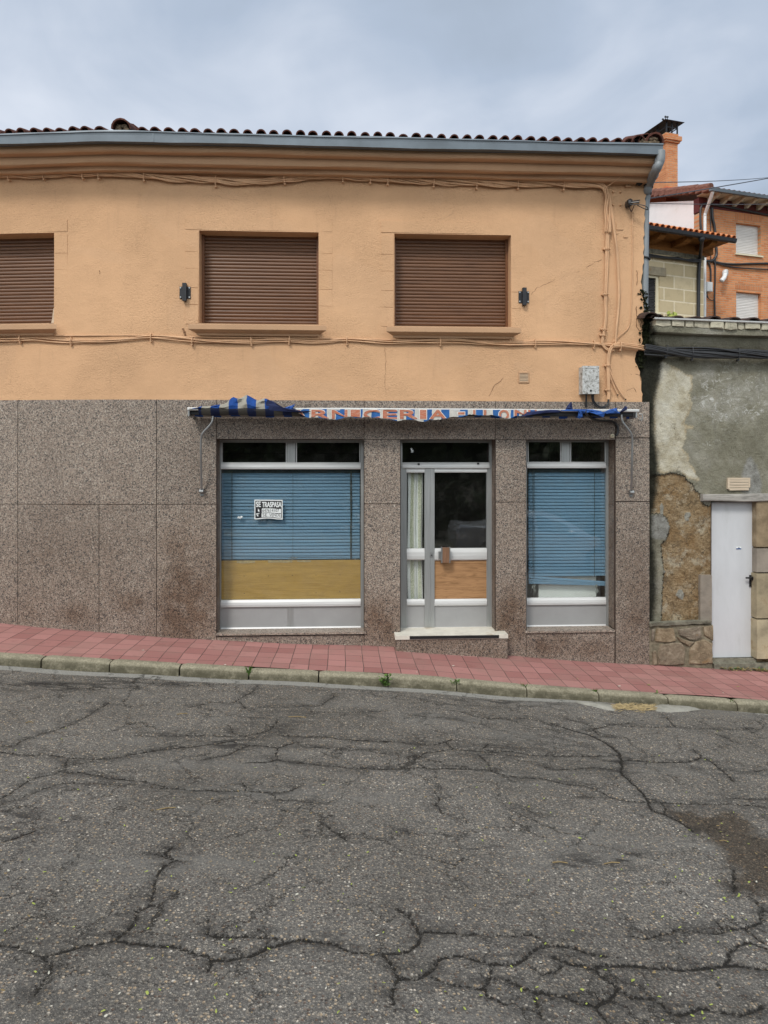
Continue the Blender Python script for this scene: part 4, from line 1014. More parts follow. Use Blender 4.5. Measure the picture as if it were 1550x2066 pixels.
# ================================================================== THINGS IN THE SHOP WINDOWS
BO = -.285
def blind(x0, x1, ytop, ybot, label, cords, fallen=None):
    u0, zt = WALL.at(x0+1, ytop, BO); u1, zb_ = WALL.at(x1-1, ybot, BO)
    root = thing('venetian_blind', WALL.w((u0+u1)/2, zb_, BO), label, 'blind', 'blue slatted blinds in the shop windows')
    mb = MB(); p = .0415; z = zt-.018; xs = lin(u0, u1, 14); k = 0
    while z-p > zb_-.004:
        tl = R(-.003, .003); sg = R(.0, .004); xs2 = xs; rows = []
        for i, u in enumerate(xs2):
            t = i/14; dz = tl*(t-.5)-sg*math.sin(math.pi*t)+R(-.0006, .0006); row = []
            for q in range(5):
                v = q/4; row.append(mb.p(WALL, u, z-.047*v+dz, BO-.004+.024*v+.007*math.sin(math.pi*v)))
            rows.append(row)
        mb.strip(rows); z -= p; k += 1
    mb.build('slats', BLIND, root, smooth=True)
    mb = MB(); mb.box(WALL, u0, u1, zt-.022, zt+.03, BO-.03, BO+.01); mb.build('headrail', BLIND_D, root)
    for px, r in cords:
        mb = MB(); u = U(px, (ytop+ybot)/2, BO+.03); mb.tube([WALL.w(u+R(-.002, .002), zt-(zt-z+.02)*t, BO+.028) for t in lin(0, 1, 6)], r, 5); mb.build('cord', CORD, root)
    mb = MB()
    if not fallen:
        mb.box(WALL, u0, u1, z-.006, z+.012, BO-.012, BO+.018); mb.box(WALL, u0, u1, z-.028, z-.016, BO-.012, BO+.014)
        mb.build('bottom_rail', BLIND_D, root)
        mb = MB()
        for q in range(3):
            u = U(590, 1125, BO)+R(-.03, .06); c = [WALL.w(u+.03*math.cos(a)+.012*a*.3, z+.0+.018*math.sin(a*1.3), BO+.03) for a in lin(0, 6.5, 14)]
            mb.tube(c, .0018, 4)
        for px, l in ((717.5, .34), (716, .16)):
            u = U(px, 1135, BO+.03); mb.tube([WALL.w(u+.01*math.sin(t*5), z-t, BO+.03) for t in lin(0, l, 6)], .003, 4)
        mb.build('pull_cord', STRAW_C, root)
    else:
        for (ya, yb2, w) in fallen:
            za, zc = Zp(x0, ya, BO), Zp(x1, yb2, BO); rows = []
            for i in range(15):
                t = i/14; u = u0+(u1-u0)*t; zz = za+(zc-za)*t; row = []
                for q in range(4): v = q/3; row.append(mb.p(WALL, u, zz-w*v, BO+.012+.014*v+.006*math.sin(math.pi*v)))
                rows.append(row)
            mb.strip(rows)
        mb.build('fallen_slats', BLIND, root, smooth=True)
        for px in (1077, 1202.5):
            mb = MB()
            for q in range(6):
                c = Vector(WALL.w(U(px, 1188, BO)+R(-.02, .02), Zp(px, 1187, BO)+R(-.04, .04), BO+.03)); mb.blob(c, R(.008, .018), .006, R(.01, .025), 0, .5, 5, 4)
            mb.build('cord_knot', STRAW_C, root)
        mb = MB()
        for q in range(4):
            u = U(1072, 1185, BO)+R(-.02, .03); z = Zp(1072, 1178, BO); mb.tube([WALL.w(u+.02*math.sin(t*9+q), z-t, BO+.035) for t in lin(0, R(.08, .15), 6)], .002, 4)
        mb.build('knotted_cord', STRAW_C, root)
    return root
BLIND_D = plain('dark_blind_rail', (.03, .05, .06), .6, 0, .3); STRAW_C = plain('pale_cord', (.24, .26, .24), .8, 0, .3, 30)
blind(447, 727, 951, 1125, 'wide blue slatted blind hanging level above the yellow board', [(468, .004), (591, .0018), (708, .007), (709.5, .004)])
blind(1065, 1222.5, 950, 1162, 'narrow blue slatted blind with its lowest slats fallen crooked', [(1076, .0035), (1079, .002), (1200, .003)], [(1161, 1172.5, .03), (1166.5, 1173.5, .03), (1170, 1174, .045)])
# yellow wood panel behind the wide window
mb = MB(); a, b, zc, zd = frame_box(mb, 447, 727.5, 1130.5, 1214, -.262, -.25)
YB = mb.build('wood_panel', YBOARD, origin=WALL.w((a+b)/2, zc, -.256)); tag(YB, 'yellow wood grain panel standing behind the glass under the wide blue blind', 'panel')
mb = MB()
for px, py in [(493, 1162), (542, 1162), (590, 1161), (638, 1160), (686, 1160), (493, 1197), (638, 1196), (686, 1194), (494, 1211), (542, 1210), (590, 1209), (638, 1209), (686, 1208)]:
    u, z = WALL.at(px, py, -.249); mb.tube([WALL.w(u, z, -.251), WALL.w(u, z, -.247)], .0055, 7)
mb.build('nail', BLACK, YB)
mb = MB()
for x0, x1, y0, y1 in [(478, 515, 1131, 1136), (541, 590, 1130.5, 1135), (600, 628, 1130.5, 1134)]:
    u0, z1 = WALL.at(x0, y0, -.249); u1, z0 = WALL.at(x1, y1, -.249); n = 8
    rows = [[mb.p(WALL, u0+(u1-u0)*t, z1+R(-.006, .004), -.248), mb.p(WALL, u0+(u1-u0)*t, z0+R(-.004, .006), -.247)] for t in lin(0, 1, n)]
    mb.strip(rows)
mb.build('peeling_tape', plain('old_tape', (.42, .33, .17), .5, 0, .3, 30), YB)
# white and dark goods behind the narrow window
mb = MB(); a, b, zc, zd = mb.pbox(WALL, 1087, 1203, 1150, 1216, -.60, -.335, 0)
tag(mb.build('display_case', plain('case_white', (.85, .87, .83), .5, 0, .06, 2), origin=WALL.w((a+b)/2, zc, -.5)), 'pale display case on the floor behind the narrow shop window', 'display case')
# curtain in the door side light
def curtain():
    mb = MB(); o = -.30; rows = []
    u0, u1 = U(822, 1080, o), U(853.5, 1080, o); z1, z0 = Zp(838, 950, o), Zp(838, 1213, o); n = 44
    for k in range(26):
        t = k/25; z = z1+(z0-z1)*t; row = []
        for i in range(n+1):
            s = i/n; w = s*(1-.07*math.sin(t*3.0)**2*s)
            amp = .014+.008*t; o2 = o+amp*math.sin(s*15+.8*math.sin(t*3))+.006*math.sin(s*37+t*2)
            j = mb.pw(WALL.w(u0+(u1-u0)*w+.004*math.sin(t*7+s*5), z, o2), (u0+.22*s*1.2, z, o2)); row.append(j)
        rows.append(row)
    mb.strip(rows)
    return tag(mb.build('curtain', CURT, origin=WALL.w((u0+u1)/2, z0, o), smooth=True), 'white and green patterned curtain hanging behind the narrow door side light', 'curtain')
curtain()

# ---- text helper
def text_mesh(txt):
    cu = bpy.data.curves.new('t', 'FONT'); cu.body = txt; cu.resolution_u = 3
    ob = bpy.data.objects.new('t', cu); me = bpy.data.meshes.new_from_object(ob)
    v = [(q.co.x, q.co.y) for q in me.vertices]; f = [tuple(p.vertices) for p in me.polygons]
    bpy.data.objects.remove(ob); bpy.data.curves.remove(cu); bpy.data.meshes.remove(me); return v, f
def put_text(mb, F, txt, u0, u1, z0, z1, o, m=0, grow=0., clip=None, shear=0., bold=0.):
    v, f = text_mesh(txt)
    x0, x1 = min(q[0] for q in v), max(q[0] for q in v); y0, y1 = min(q[1] for q in v), max(q[1] for q in v)
    cps = [(0, 0)] if not bold else [(a, b) for a in (-bold, 0, bold) for b in (-bold, 0, bold)]
    for n, (da, db) in enumerate(cps):
        idx = []
        for x, y in v:
            s = (x-x0)/max(x1-x0, 1e-6); t = (y-y0)/max(y1-y0, 1e-6)
            u = u0-grow+(u1-u0+2*grow)*s+shear*t+da; z = z0-grow+(z1-z0+2*grow)*t+db
            oo = o(u, z) if callable(o) else o
            if clip: z = max(z, clip(u))
            idx.append(mb.p(F, u, z, oo+n*.00012))
        for q in f: mb.face([idx[i] for i in q], m)
# for-transfer notice on the glass
def notice():
    o = -.2055+.0; cx, cy = 541.5, 1029; s = FPX/(DIST+.2)
    u0, z1 = WALL.at(513.5, 1008, o); u1, z0 = WALL.at(570.5, 1047.5, o)
    root = thing('notice_sheet', WALL.w((u0+u1)/2, z0, o), 'black and white notice reading SE TRASPASA stuck on the wide shop window', 'notice')
    W, H = u1-u0, z1-z0; tilt = -.018*W
    def sag(s): return .012*math.sin(max(0, min(1, (s-.12)/.7))*math.pi)
    def P(mb, s, t, d): return mb.p(WALL, u0+W*s-.012*(1-t)*(1-s)*0, z0+H*t+tilt*s*.6+(1-t)*sag(s), o+d+.004*(1-t)*math.sin(s*6))
    def patch(mb, s0, s1, t0, t1, d, m=0, n=14):
        rows = [[P(mb, s0+(s1-s0)*i/n, t0, d), P(mb, s0+(s1-s0)*i/n, t1, d)] for i in range(n+1)]; mb.strip(rows, m)
    mb = MB(); patch(mb, 0, 1, 0, 1, 0); mb.build('sheet', SIGNW, root)
    mb = MB(); patch(mb, .035, .965, .055, .945, .0012); mb.build('black_print', SIGNK, root)
    mb = MB(); patch(mb, .265, .945, .315, .54, .0024); patch(mb, .255, .94, .085, .29, .0024); mb.build('white_field', SIGNW, root)
    X = lambda s: u0+W*s
    Y = lambda t, s=.5: z0+H*t+tilt*s*.6+(1-t)*sag(s)
    od = lambda u, z: o+.0034+.004*(1-(z-z0)/H)*math.sin((u-u0)/W*6)
    mb = MB(); put_text(mb, WALL, 'SE', X(.065), X(.225), Y(.62), Y(.90), od, bold=.0022); put_text(mb, WALL, 'TRASPASA', X(.275), X(.955), Y(.60), Y(.88), od, bold=.0022)
    # telephone symbols
    def el(cs, ct, rs, rt):
        k = [mb.p(WALL, X(cs+rs*math.cos(a)), Y(ct+rt*math.sin(a)), o+.0036) for a in lin(0, 2*math.pi, 12)[:-1]]; mb.face(k)
    def rc(s0, s1, t0, t1): mb.face([mb.p(WALL, X(a), Y(b), o+.0037) for a, b in ((s0, t0), (s1, t0), (s1, t1), (s0, t1))])
    el(.15, .43, .028, .065); rc(.125, .14, .47, .53); rc(.165, .178, .34, .40)
    rc(.085, .215, .12, .17); el(.15, .19, .05, .07); el(.15, .255, .085, .035); rc(.06, .09, .205, .265); rc(.21, .24, .205, .265)
    mb.build('white_lettering', SIGNW, root)
    mb = MB(); el(.15, .185, .024, .032)
    for v in range(len(mb.v)): pass
    put_text(mb, WALL, '647614107', X(.285), X(.87), Y(.345), Y(.51), od); put_text(mb, WALL, 'SE', X(.29), X(.45), Y(.11), Y(.265), od); put_text(mb, WALL, 'VENDE', X(.53), X(.92), Y(.10), Y(.26), od)
    ob = mb.build('handwriting', INK, root)
    for v in ob.data.vertices: v.co.y -= .0006
notice()
mb = MB(); u, z = WALL.at(483.5, 1044, -.21)
pts = [(u+.036*(1+R(-.45, .3))*math.cos(a), z+.017*(1+R(-.4, .5))*math.sin(a)) for a in lin(0, 2*math.pi, 14)[:-1]]
mb.stone(WALL, pts, -.2245, -.2225); tag(mb.build('paper_scrap', SIGNW, origin=WALL.w(u, z, -.2245)), 'torn white scrap of paper left on the wide shop window', 'paper scrap')

# ================================================================== AWNING
def awning():
    fo = .34
    ua, ub = U(378, 825, fo), U(1290, 827, fo); zt = Zp(700, 823.3, fo)
    root = thing('awning', WALL.w((ua+ub)/2, zt-.05, .03), 'folded shop awning with torn blue and white striped cloth above the windows', 'awning')
    mb = MB()
    prof = [(fo-.05, zt-.002), (fo-.004, zt), (fo, zt-.008), (fo-.001, zt-.028), (fo-.012, zt-.034), (fo-.05, zt-.03)]
    xs = lin(ua, ub, 12); mb.sweep(WALL, prof, xs, 0, 0, .002); mb.build('front_bar', ALU_BAR, root)
    mb = MB(); mb.sweep(WALL, [(fo-.052, zt-.016), (fo-.052, zt-.075), (fo-.075, zt-.085), (fo-.1, zt-.075), (fo-.1, zt-.016)], lin(ua+.02, ub-.05, 6), 0)
    mb.build('arm_channel', DARKSTEEL, root)
    mb = MB(); zr = zt-.055; mb.tube([WALL.w(ua+.05, zr, .12), WALL.w(ub-.06, zr, .12)], .042, 14); mb.build('roller', STEEL, root)
    for u in (ua+.012, ub-.03):
        mb = MB(); mb.box(WALL, u-.014, u+.016, zt-.105, zt-.012, .0, .05); mb.box(WALL, u-.008, u+.010, zt-.10, zt-.03, .05, fo-.012); mb.tube([WALL.w(u-.02, zt-.075, .16), WALL.w(u+.03, zt-.075, .16)], .035, 12); mb.build('end_bracket', STEEL, root)
    mb = MB(); u = U(1287, 835, fo-.05); mb.tube([WALL.w(u+.02, zt-.05, fo-.06), WALL.w(u+.055, zt-.055, fo-.05), WALL.w(u+.06, zt-.10, fo-.05), WALL.w(u+.045, zt-.135, fo-.05), WALL.w(u+.025, zt-.125, fo-.05), WALL.w(u+.03, zt-.09, fo-.05)], .007, 6); mb.build('crank_eye', STEEL, root)
    # cloth folded back under the bar
    mb = MB(); rows = []
    for u in breaks(ua+.05, ub-.08, .05):
        w = .006*math.sin(u*9)+.004*math.sin(u*23+1); rows.append([mb.p(WALL, u, zt-.03+w, fo-.08), mb.p(WALL, u, zt-.098+w*1.4, fo-.11), mb.p(WALL, u, zt-.092+w, .20), mb.p(WALL, u, zt-.09, .13)])
    mb.strip(rows); mb.build('slack_cloth', AWN, root, smooth=True)
    # crumpled cloth heaped on top at the left
    top = [(383, 826), (398, 823), (408, 820), (420, 819.5), (440, 817.5), (455, 813), (464, 806), (470, 801.5), (478, 804), (486, 802), (492, 799), (498, 797), (503, 800), (512, 804), (522, 807), (532, 804.5), (541, 806), (552, 811), (560, 818), (568, 823), (576, 824), (586, 820), (594, 816), (597, 823)]
    TX = [U(p, q, fo-.04) for p, q in top]; TZ = [Zp(p, q, fo-.04) for p, q in top]
    mb = MB(); rows = []
    for u in breaks(TX[0], TX[-1], .022):
        zz = float(np.interp(u, TX, TZ)); lip = zt-.004-.012*abs(math.sin(u*8)); h = max(zz-lip, .01); row = []; cr = .016*math.sin(u*21)+.010*math.sin(u*47+1)
        for q, (oo, k) in enumerate([(fo+.012, 0), (fo+.02+cr*.6, .25), (fo+cr, .55), (fo-.015-cr*.5, .82), (fo-.045, 1.), (fo-.09, .9), (fo-.16+cr, .55), (fo-.21, .2)]):
            row.append(mb.p(WALL, u, lip+h*k+.006*math.sin(u*33+q*2)*(0 if q in (0,) else 1), oo))
        rows.append(row)
    mb.strip(rows); mb.build('crumpled_cloth', AWN, root, smooth=False)
    # dark sagging flap, left
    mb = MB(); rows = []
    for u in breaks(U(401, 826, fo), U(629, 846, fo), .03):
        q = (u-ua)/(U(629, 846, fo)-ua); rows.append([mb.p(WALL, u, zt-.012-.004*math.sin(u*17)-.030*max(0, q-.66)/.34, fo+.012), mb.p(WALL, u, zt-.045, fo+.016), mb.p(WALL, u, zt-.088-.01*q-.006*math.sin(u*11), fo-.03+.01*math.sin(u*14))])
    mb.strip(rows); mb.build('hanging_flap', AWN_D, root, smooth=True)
    # valance
    bot = [(594, 829), (604, 834), (612, 839), (622, 843), (640, 842), (660, 845.5), (680, 846.5), (692, 843), (708, 841), (720, 843.5), (740, 841.5), (765, 844), (790, 847), (803, 850.5), (815, 847), (832, 846), (845, 850), (856, 851), (866, 847), (885, 846.5), (900, 845), (910, 841), (925, 841), (940, 839), (948, 836), (962, 837.5), (975, 839), (992, 837), (1006, 840), (1018, 844), (1028, 845), (1040, 840), (1054, 839), (1068, 836), (1085, 834), (1098, 830), (1115, 829), (1132, 827)]
    vo = fo+.006; BX = [U(p, q, vo) for p, q in bot]; BZ = [Zp(p, q, vo) for p, q in bot]
    zb_ = lambda u: float(np.interp(u, BX, BZ))
    of = lambda u, z: vo+.006*math.sin(u*13)+.004*math.sin(u*31+2)+.03*max(0, zt-.03-z)
    mb = MB(); rows = []
    for u in breaks(BX[0], BX[-1], .02):
        a, b = zt-.014, zb_(u)+R(-.004, .004); b = min(b, a-.004); rows.append([mb.p(WALL, u, a+(b-a)*k/3, of(u, a+(b-a)*k/3)) for k in range(4)])
    mb.strip(rows); val = mb.build('valance', AWN_V, root, smooth=True)
    lets = [('A', 593, 614), ('R', 629, 664), ('N', 670, 701), ('I', 708, 726), ('C', 734, 766), ('E', 773, 801), ('R', 807, 842), ('I', 848, 860), ('A', 868, 899), ('-', 925, 937), ('L', 955, 968), ('L', 976, 994), ('O', 1007, 1027), ('N', 1038, 1062), ('U', 1066, 1083)]
    for nm, mt, gr, dd in (('letter_outline', WHITEL, .006, .003), ('lettering', REDL, -.002, .0055)):
        mb = MB()
        for ch, x0, x1 in lets:
            u0, u1 = U(x0, 835, vo), U(x1, 835, vo); z1 = Zp(x0, 827.3, vo); z0 = Zp(x0, 845. if x0 < 920 else 847, vo)
            if ch == '-': z0, z1 = Zp(x0, 836, vo), Zp(x0, 832, vo)
            put_text(mb, WALL, ch, u0, u1, z0, z1, lambda u, z: of(u, z)+dd, 0, gr, lambda u: zb_(u)+.006, 0, .0045 if nm == 'lettering' else .005)
        mb.build(nm, mt, val)
    # torn rags, right
    def rag(pts, m, name, d=.0):
        mb = MB(); n = len(pts); c = (sum(p[0] for p in pts)/n, sum(p[1] for p in pts)/n); ring = []; mid = []
        for px, py in pts:
            u, z = WALL.at(px, py, fo+.015); ring.append(mb.p(WALL, u, z, fo+.012+d+R(-.008, .008)))
            u, z = WALL.at(c[0]+(px-c[0])*.5, c[1]+(py-c[1])*.5, fo+.015); mid.append(mb.p(WALL, u, z, fo+.03+d+R(-.012, .012)))
        u, z = WALL.at(*c, fo+.015); k = mb.p(WALL, u, z, fo+.03+d)
        mb.strip([ring, mid], 0, True)
        for i in range(n): mb.face((mid[i], mid[(i+1) % n], k))
        mb.build(name, m, root)
    rag([(1141, 827), (1146, 818), (1153, 811), (1155, 809.5), (1157, 826), (1150, 827.5)], NAVY, 'torn_scrap', -.02)
    rag([(1165, 826), (1171, 826), (1175, 831), (1175, 841), (1170, 845), (1165, 843), (1167, 834)], BLUEC, 'torn_scrap', .01)
    rag([(1128, 829), (1145, 825.5), (1180, 825.5), (1196, 826), (1212, 829), (1221, 833), (1219, 842), (1210, 838), (1200, 834), (1190, 832), (1178, 834), (1168, 830)], BLUEC, 'torn_scrap')
    rag([(1218, 831), (1230, 826), (1245, 823), (1247, 829), (1252, 834), (1236, 835), (1224, 835)], BLUEC, 'torn_scrap')
    rag([(1250, 832), (1260, 822), (1263, 818.5), (1267, 822), (1266, 826), (1258, 831)], NAVY, 'torn_scrap', -.01)
    rag([(1060, 831), (1085, 829), (1110, 826.5), (1140, 827), (1128, 832), (1100, 834), (1070, 838), (1045, 842)], NAVY, 'torn_scrap', -.004)
    rag([(540, 806), (552, 810), (561, 818), (570, 824), (582, 826), (600, 827), (628, 834), (606, 832), (570, 830), (545, 828), (536, 816)], NAVY, 'torn_scrap', .008)
    rag([(573, 824), (580, 820), (588, 818), (595, 815), (593, 823), (597, 826), (580, 828)], BLUEC, 'torn_scrap', -.01)
    # arms
    for pts in ([(430, 838), (428, 851), (420, 862), (410, 873), (406, 885), (405.5, 920), (407, 988)], [(1254, 836), (1256, 850), (1266, 864), (1274, 876), (1276, 892), (1275, 940), (1274, 990)]):
        P = []
        for (px, py), oo in zip(pts, [fo-.05, fo-.05, fo-.06, fo-.08, fo-.10, .2, .07]): P.append(wpx(WALL, px, py, oo))
        mb = MB(); mb.tube(smooth_path(P, 6), .0125, 8); arm = mb.build('folding_arm', STEEL, root, smooth=True)
        mb = MB(); e = P[-1]; u, z = WALL.at(pts[-1][0], pts[-1][1]+3, .05); mb.tube([WALL.w(u-.024, z, .06), WALL.w(u+.024, z, .06)], .026, 10); mb.tube([WALL.w(u, z-.01, .02), WALL.w(u, z-.01, .07)], .018, 8); mb.box(WALL, u-.02, u+.02, z-.055, z+.03, G0, G0+.014); mb.build('arm_bracket', STEEL, arm)
AWN_D = m_awning('shaded_back_cloth', (.006, .012, .045), (.055, .05, .042))  # striped cloth again, with the shade of its underside put into darker colours
awning()

# ================================================================== FIXTURES ON THE WALL
def bracket(px, py, label):
    u, z = WALL.at(px, py, .02); root = thing('flag_holder', WALL.w(u, z-.06, 0), label, 'bracket', 'black metal brackets beside the upper windows')
    mb = MB(); mb.box(WALL, u-.066, u+.066, z-.072, z+.072, .001, .012); mb.build('back_plate', DARKSTEEL, root)
    mb = MB(); mb.box(WALL, u-.024, u+.024, z-.107, z+.107, .012, .06); mb.build('socket', DARKSTEEL, root)
    for a in (-1, 1):
        for b in (-1, 1):
            mb = MB(); mb.tube([WALL.w(u+a*.053, z+b*.057, .011), WALL.w(u+a*.053, z+b*.057, .021)], .010, 7); mb.build('bolt', STEEL, root)
bracket(373.3, 590, 'black steel bracket left of the middle shuttered window')
bracket(1057.5, 599, 'black steel bracket right of the rightmost shuttered window')
def vent():
    u0, z1 = WALL.at(1046.5, 751, .012); u1, z0 = WALL.at(1068, 772, .012); root = thing('wall_vent', WALL.w((u0+u1)/2, z0, 0), 'small ochre painted louvred vent on the wall left of the meter box', 'vent')
    mb = MB(); t = .014
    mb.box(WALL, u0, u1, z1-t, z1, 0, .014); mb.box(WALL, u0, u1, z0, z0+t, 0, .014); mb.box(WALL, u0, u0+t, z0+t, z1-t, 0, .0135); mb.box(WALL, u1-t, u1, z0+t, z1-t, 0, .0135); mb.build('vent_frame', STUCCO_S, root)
    mb = MB(); mb.box(WALL, u0+t, u1-t, z0+t, z1-t, -.01, .0035, 1); n = 6; h = (z1-z0-2*t)/n
    for k in range(n):
        z = z0+t+h*k; mb.face([mb.p(WALL, u0+t, z+h*.8, .004), mb.p(WALL, u1-t, z+h*.8, .004), mb.p(WALL, u1-t, z+h*.15, .013), mb.p(WALL, u0+t, z+h*.15, .013)])
    mb.build('louvre', [CREAMV, DARKIN], root)
CREAMV = plain('vent_louvre', (.60, .44, .30), .7, 0, .1)
vent()
def meter():
    o = .15; u0, z1 = WALL.at(1176, 739, o); u1, z0 = WALL.at(1208.5, 794, o)
    root = thing('meter_box', WALL.w((u0+u1)/2, z0, .0), 'weathered grey utility box mounted on the wall above the right end of the awning', 'utility box')
    mb = MB(); mb.box(WALL, u0, u1, z0, z1, .0, o-.012); mb.build('case', METER, root)
    mb = MB(); mb.box(WALL, u0-.004, u1+.004, z0-.004, z1+.006, o-.012, o); zm = z0+(z1-z0)*.46
    mb.build('cover', METER, root)
    mb = MB(); a, b = u0+.022, u1-.02; t = .005
    for q in ((a, b, zm, zm+t), (a, b, z1-.025, z1-.025+t), (a, a+t, zm+t, z1-.025), (b-t, b, zm+t, z1-.025)): mb.box(WALL, *q, o, o+.004)
    mb.build('cover_rib', METER, root)
    mb = MB(); u = (u0+u1)/2; mb.tube([WALL.w(u, z0+.035, o), WALL.w(u, z0+.035, o+.005)], .013, 10); mb.build('lock', BLACK, root)
meter()
def cable(name, pts, r, m, label, cat, group=None, seg=6, n=8):
    """pts: (px,py,off) on the facade"""
    P = smooth_path([wpx(WALL, *q) for q in pts], n); mb = MB(); mb.tube(P, r, seg)
    return tag(mb.build(name, m, origin=tuple(P[0]), smooth=True), label, cat, group)
mb = MB(); P = smooth_path([wpx(WALL, 1183, 796, .1), wpx(WALL, 1183, 806, .08), wpx(WALL, 1182.5, 822, .06)]); mb.tube(P, .012, 7)
P = smooth_path([wpx(WALL, 1197, 796, .1), wpx(WALL, 1198, 808, .08), wpx(WALL, 1206, 818, .07), wpx(WALL, 1216, 821, .06), wpx(WALL, 1226, 815, .05), wpx(WALL, 1228, 806, .05)]); mb.tube(P, .011, 7)
P = smooth_path([wpx(WALL, 1194, 796, .11), wpx(WALL, 1196, 810, .09), wpx(WALL, 1205, 821, .08), wpx(WALL, 1218, 823, .07), wpx(WALL, 1229, 814, .055)]); mb.tube(P, .007, 6)
tag(mb.build('meter_cable', BLACKPL, origin=tuple(P[0]), smooth=True), 'black cables looping out under the grey utility box', 'cable')
cable('insulated_cable', [(1181, 829, .36), (1186, 838, .33), (1198, 846, .15), (1215, 849, .05), (1234, 850, .05), (1244, 857, .05), (1247, 866, .05), (1246, 874, .05), (1243, 879, .05)], .016, BLACKPL, 'thick black cable drooping under the right end of the awning', 'cable')
u, z = WALL.at(1236, 879.5, .05); mb = MB()
mb.tube([WALL.w(u, z, .02), WALL.w(u, z, .045), WALL.w(u, z, .05), WALL.w(u, z, .062)], [.020, .026, .026, .016], 14); kn = mb.build('cable_insulator', CREAM, origin=WALL.w(u, z, .03)); tag(kn, 'round cream porcelain knob above the right corner of the narrow shop window', 'insulator')
mb = MB(); mb.tube([WALL.w(u, z, .06), WALL.w(u, z, .066)], .007, 8); mb.build('screw', BLACK, kn)

def bundle(name, path, strands, Rr, r, m, label, off, clips=(), group=None, oval=1., twist=5., painted=None):
    """cable loom: path of (px,py) on the facade"""
    C = smooth_path([wpx(WALL, px, py, off) for px, py in path], 10); mb = MB(); L = [0]
    for a, b in zip(C[:-1], C[1:]): L.append(L[-1]+(b-a).length)
    for k in range(strands):
        ph = 2*math.pi*k/strands+R(-.3, .3); rad = Rr*R(.45, 1.05); tw = twist*R(.8, 1.2); P = []
        for i, c in enumerate(C):
            t = (C[min(i+1, len(C)-1)]-C[max(i-1, 0)]).normalized(); nn = WALL.nrm(c.x); out = Vector((nn[0], nn[1], 0)); side = out.cross(t)
            a = ph+tw*L[i]; lo = 1+.25*math.sin(L[i]*2.1+k)
            P.append(c+side*(math.cos(a)*rad*lo)+out*((math.sin(a)*rad*.45*oval)))
        mb.tube(P, r*R(.85, 1.2), 6)
    ob = mb.build(name, m, origin=tuple(C[0]), smooth=True); tag(ob, label, 'cable bundle', group)
    for cx in clips:
        i = min(range(len(C)), key=lambda q: abs(proj(*C[q])[0]-cx[0])+abs(proj(*C[q])[1]-cx[1])); c = C[i]
        t = (C[min(i+1, len(C)-1)]-C[max(i-1, 0)]).normalized(); cb = MB(); nn = WALL.nrm(c.x); out = Vector((nn[0], nn[1], 0)); side = out.cross(t); w = Rr+.012
        cb.tube([c+side*w-out*.03, c+side*w+out*.022, c+out*.03, c-side*w+out*.022, c-side*w-out*.03], .0065, 5); cb.tube([c-side*(w+.01)-out*.03, c-side*(w+.01)+out*.012], .013, 6); cb.build('clip', m, ob)
    return ob
bundle('cable_loom', [(-60, 353), (0, 353), (60, 352), (120, 350), (200, 350), (270, 352), (340, 358), (400, 363), (470, 367), (520, 365), (580, 360), (650, 355.5), (720, 357), (790, 362), (860, 365.5), (940, 369), (1010, 370.5), (1080, 370.5), (1150, 373), (1200, 373.5), (1217, 377), (1225, 390), (1228, 410), (1226.5, 470)], 14, .042, .0076, OCHREP,
       'long ochre painted cable bundle running under the roof cornice', .045, [(20, 352), (88, 351), (170, 350), (203, 351), (293, 353), (435, 364), (575, 361), (690, 357), (750, 359), (782, 361), (877, 366), (965, 370), (1048, 371), (1135, 372)])
bundle('cable_riser', [(1226, 470), (1224.5, 530), (1222.5, 600), (1222.5, 640), (1219, 670), (1215.5, 690), (1220, 700), (1229, 706), (1240, 705)], 5, .016, .0085, OCHREP, 'ochre painted cable bundle running down the wall left of the corner', .03, [(1224, 503), (1221, 595), (1216, 665), (1216, 677)], oval=.8, twist=2.)
bundle('cable_riser', [(1228, 392), (1233, 420), (1239, 460), (1245, 505), (1248, 545), (1249.5, 590), (1247, 630), (1243.5, 668), (1242, 695)], 3, .009, .009, OCHREP, 'thinner bowed ochre cable bundle nearest the cracked corner of the wall', .03, [], twist=3.)
bundle('cable_drop', [(1258, 694), (1242, 696), (1233, 704), (1229, 718), (1227.5, 740), (1228, 770), (1228.5, 795), (1228, 806)], 5, .015, .0085, OCHREP, 'ochre cables dropping from the junction toward the awning', .045, [(1227.5, 737), (1229, 785)], oval=.8, twist=.8)
for pts, lb in (([(1230, 745, .04), (1240, 770, .03), (1252, 792, .03), (1262, 804.5, .03)], 'longest loose ochre cable end splayed toward the granite top'), ([(1230, 755, .04), (1237, 775, .03), (1246, 795.5, .03)], 'short loose ochre cable end beside the cable drop')):
    P = smooth_path([wpx(WALL, *q) for q in pts]); mb = MB(); mb.tube(P, .0085, 6); o = mb.build('loose_cable', OCHREP, origin=tuple(P[0])); tag(o, lb, 'cable'); mb = MB(); mb.tube([P[-1], P[-1]+Vector((.008, 0, -.014))], .009, 6); mb.build('cut_end', BLACK, o)
bundle('cable_loom', [(-60, 687), (0, 686), (60, 683), (130, 687), (200, 688), (260, 684), (305, 680), (360, 684), (420, 689), (500, 688), (570, 685), (640, 690), (700, 687), (780, 691), (860, 690), (930, 688), (1000, 694), (1080, 692), (1150, 693), (1215, 695), (1240, 698)], 4, .027, .0068, OCHREP,
       'thin slack ochre cable bundle running below the upper window sills', .022, [(44, 685), (145, 687), (305, 680), (388, 687), (505, 688), (585, 685), (700, 688), (890, 690), (1082, 692), (1200, 694)], twist=2.5)
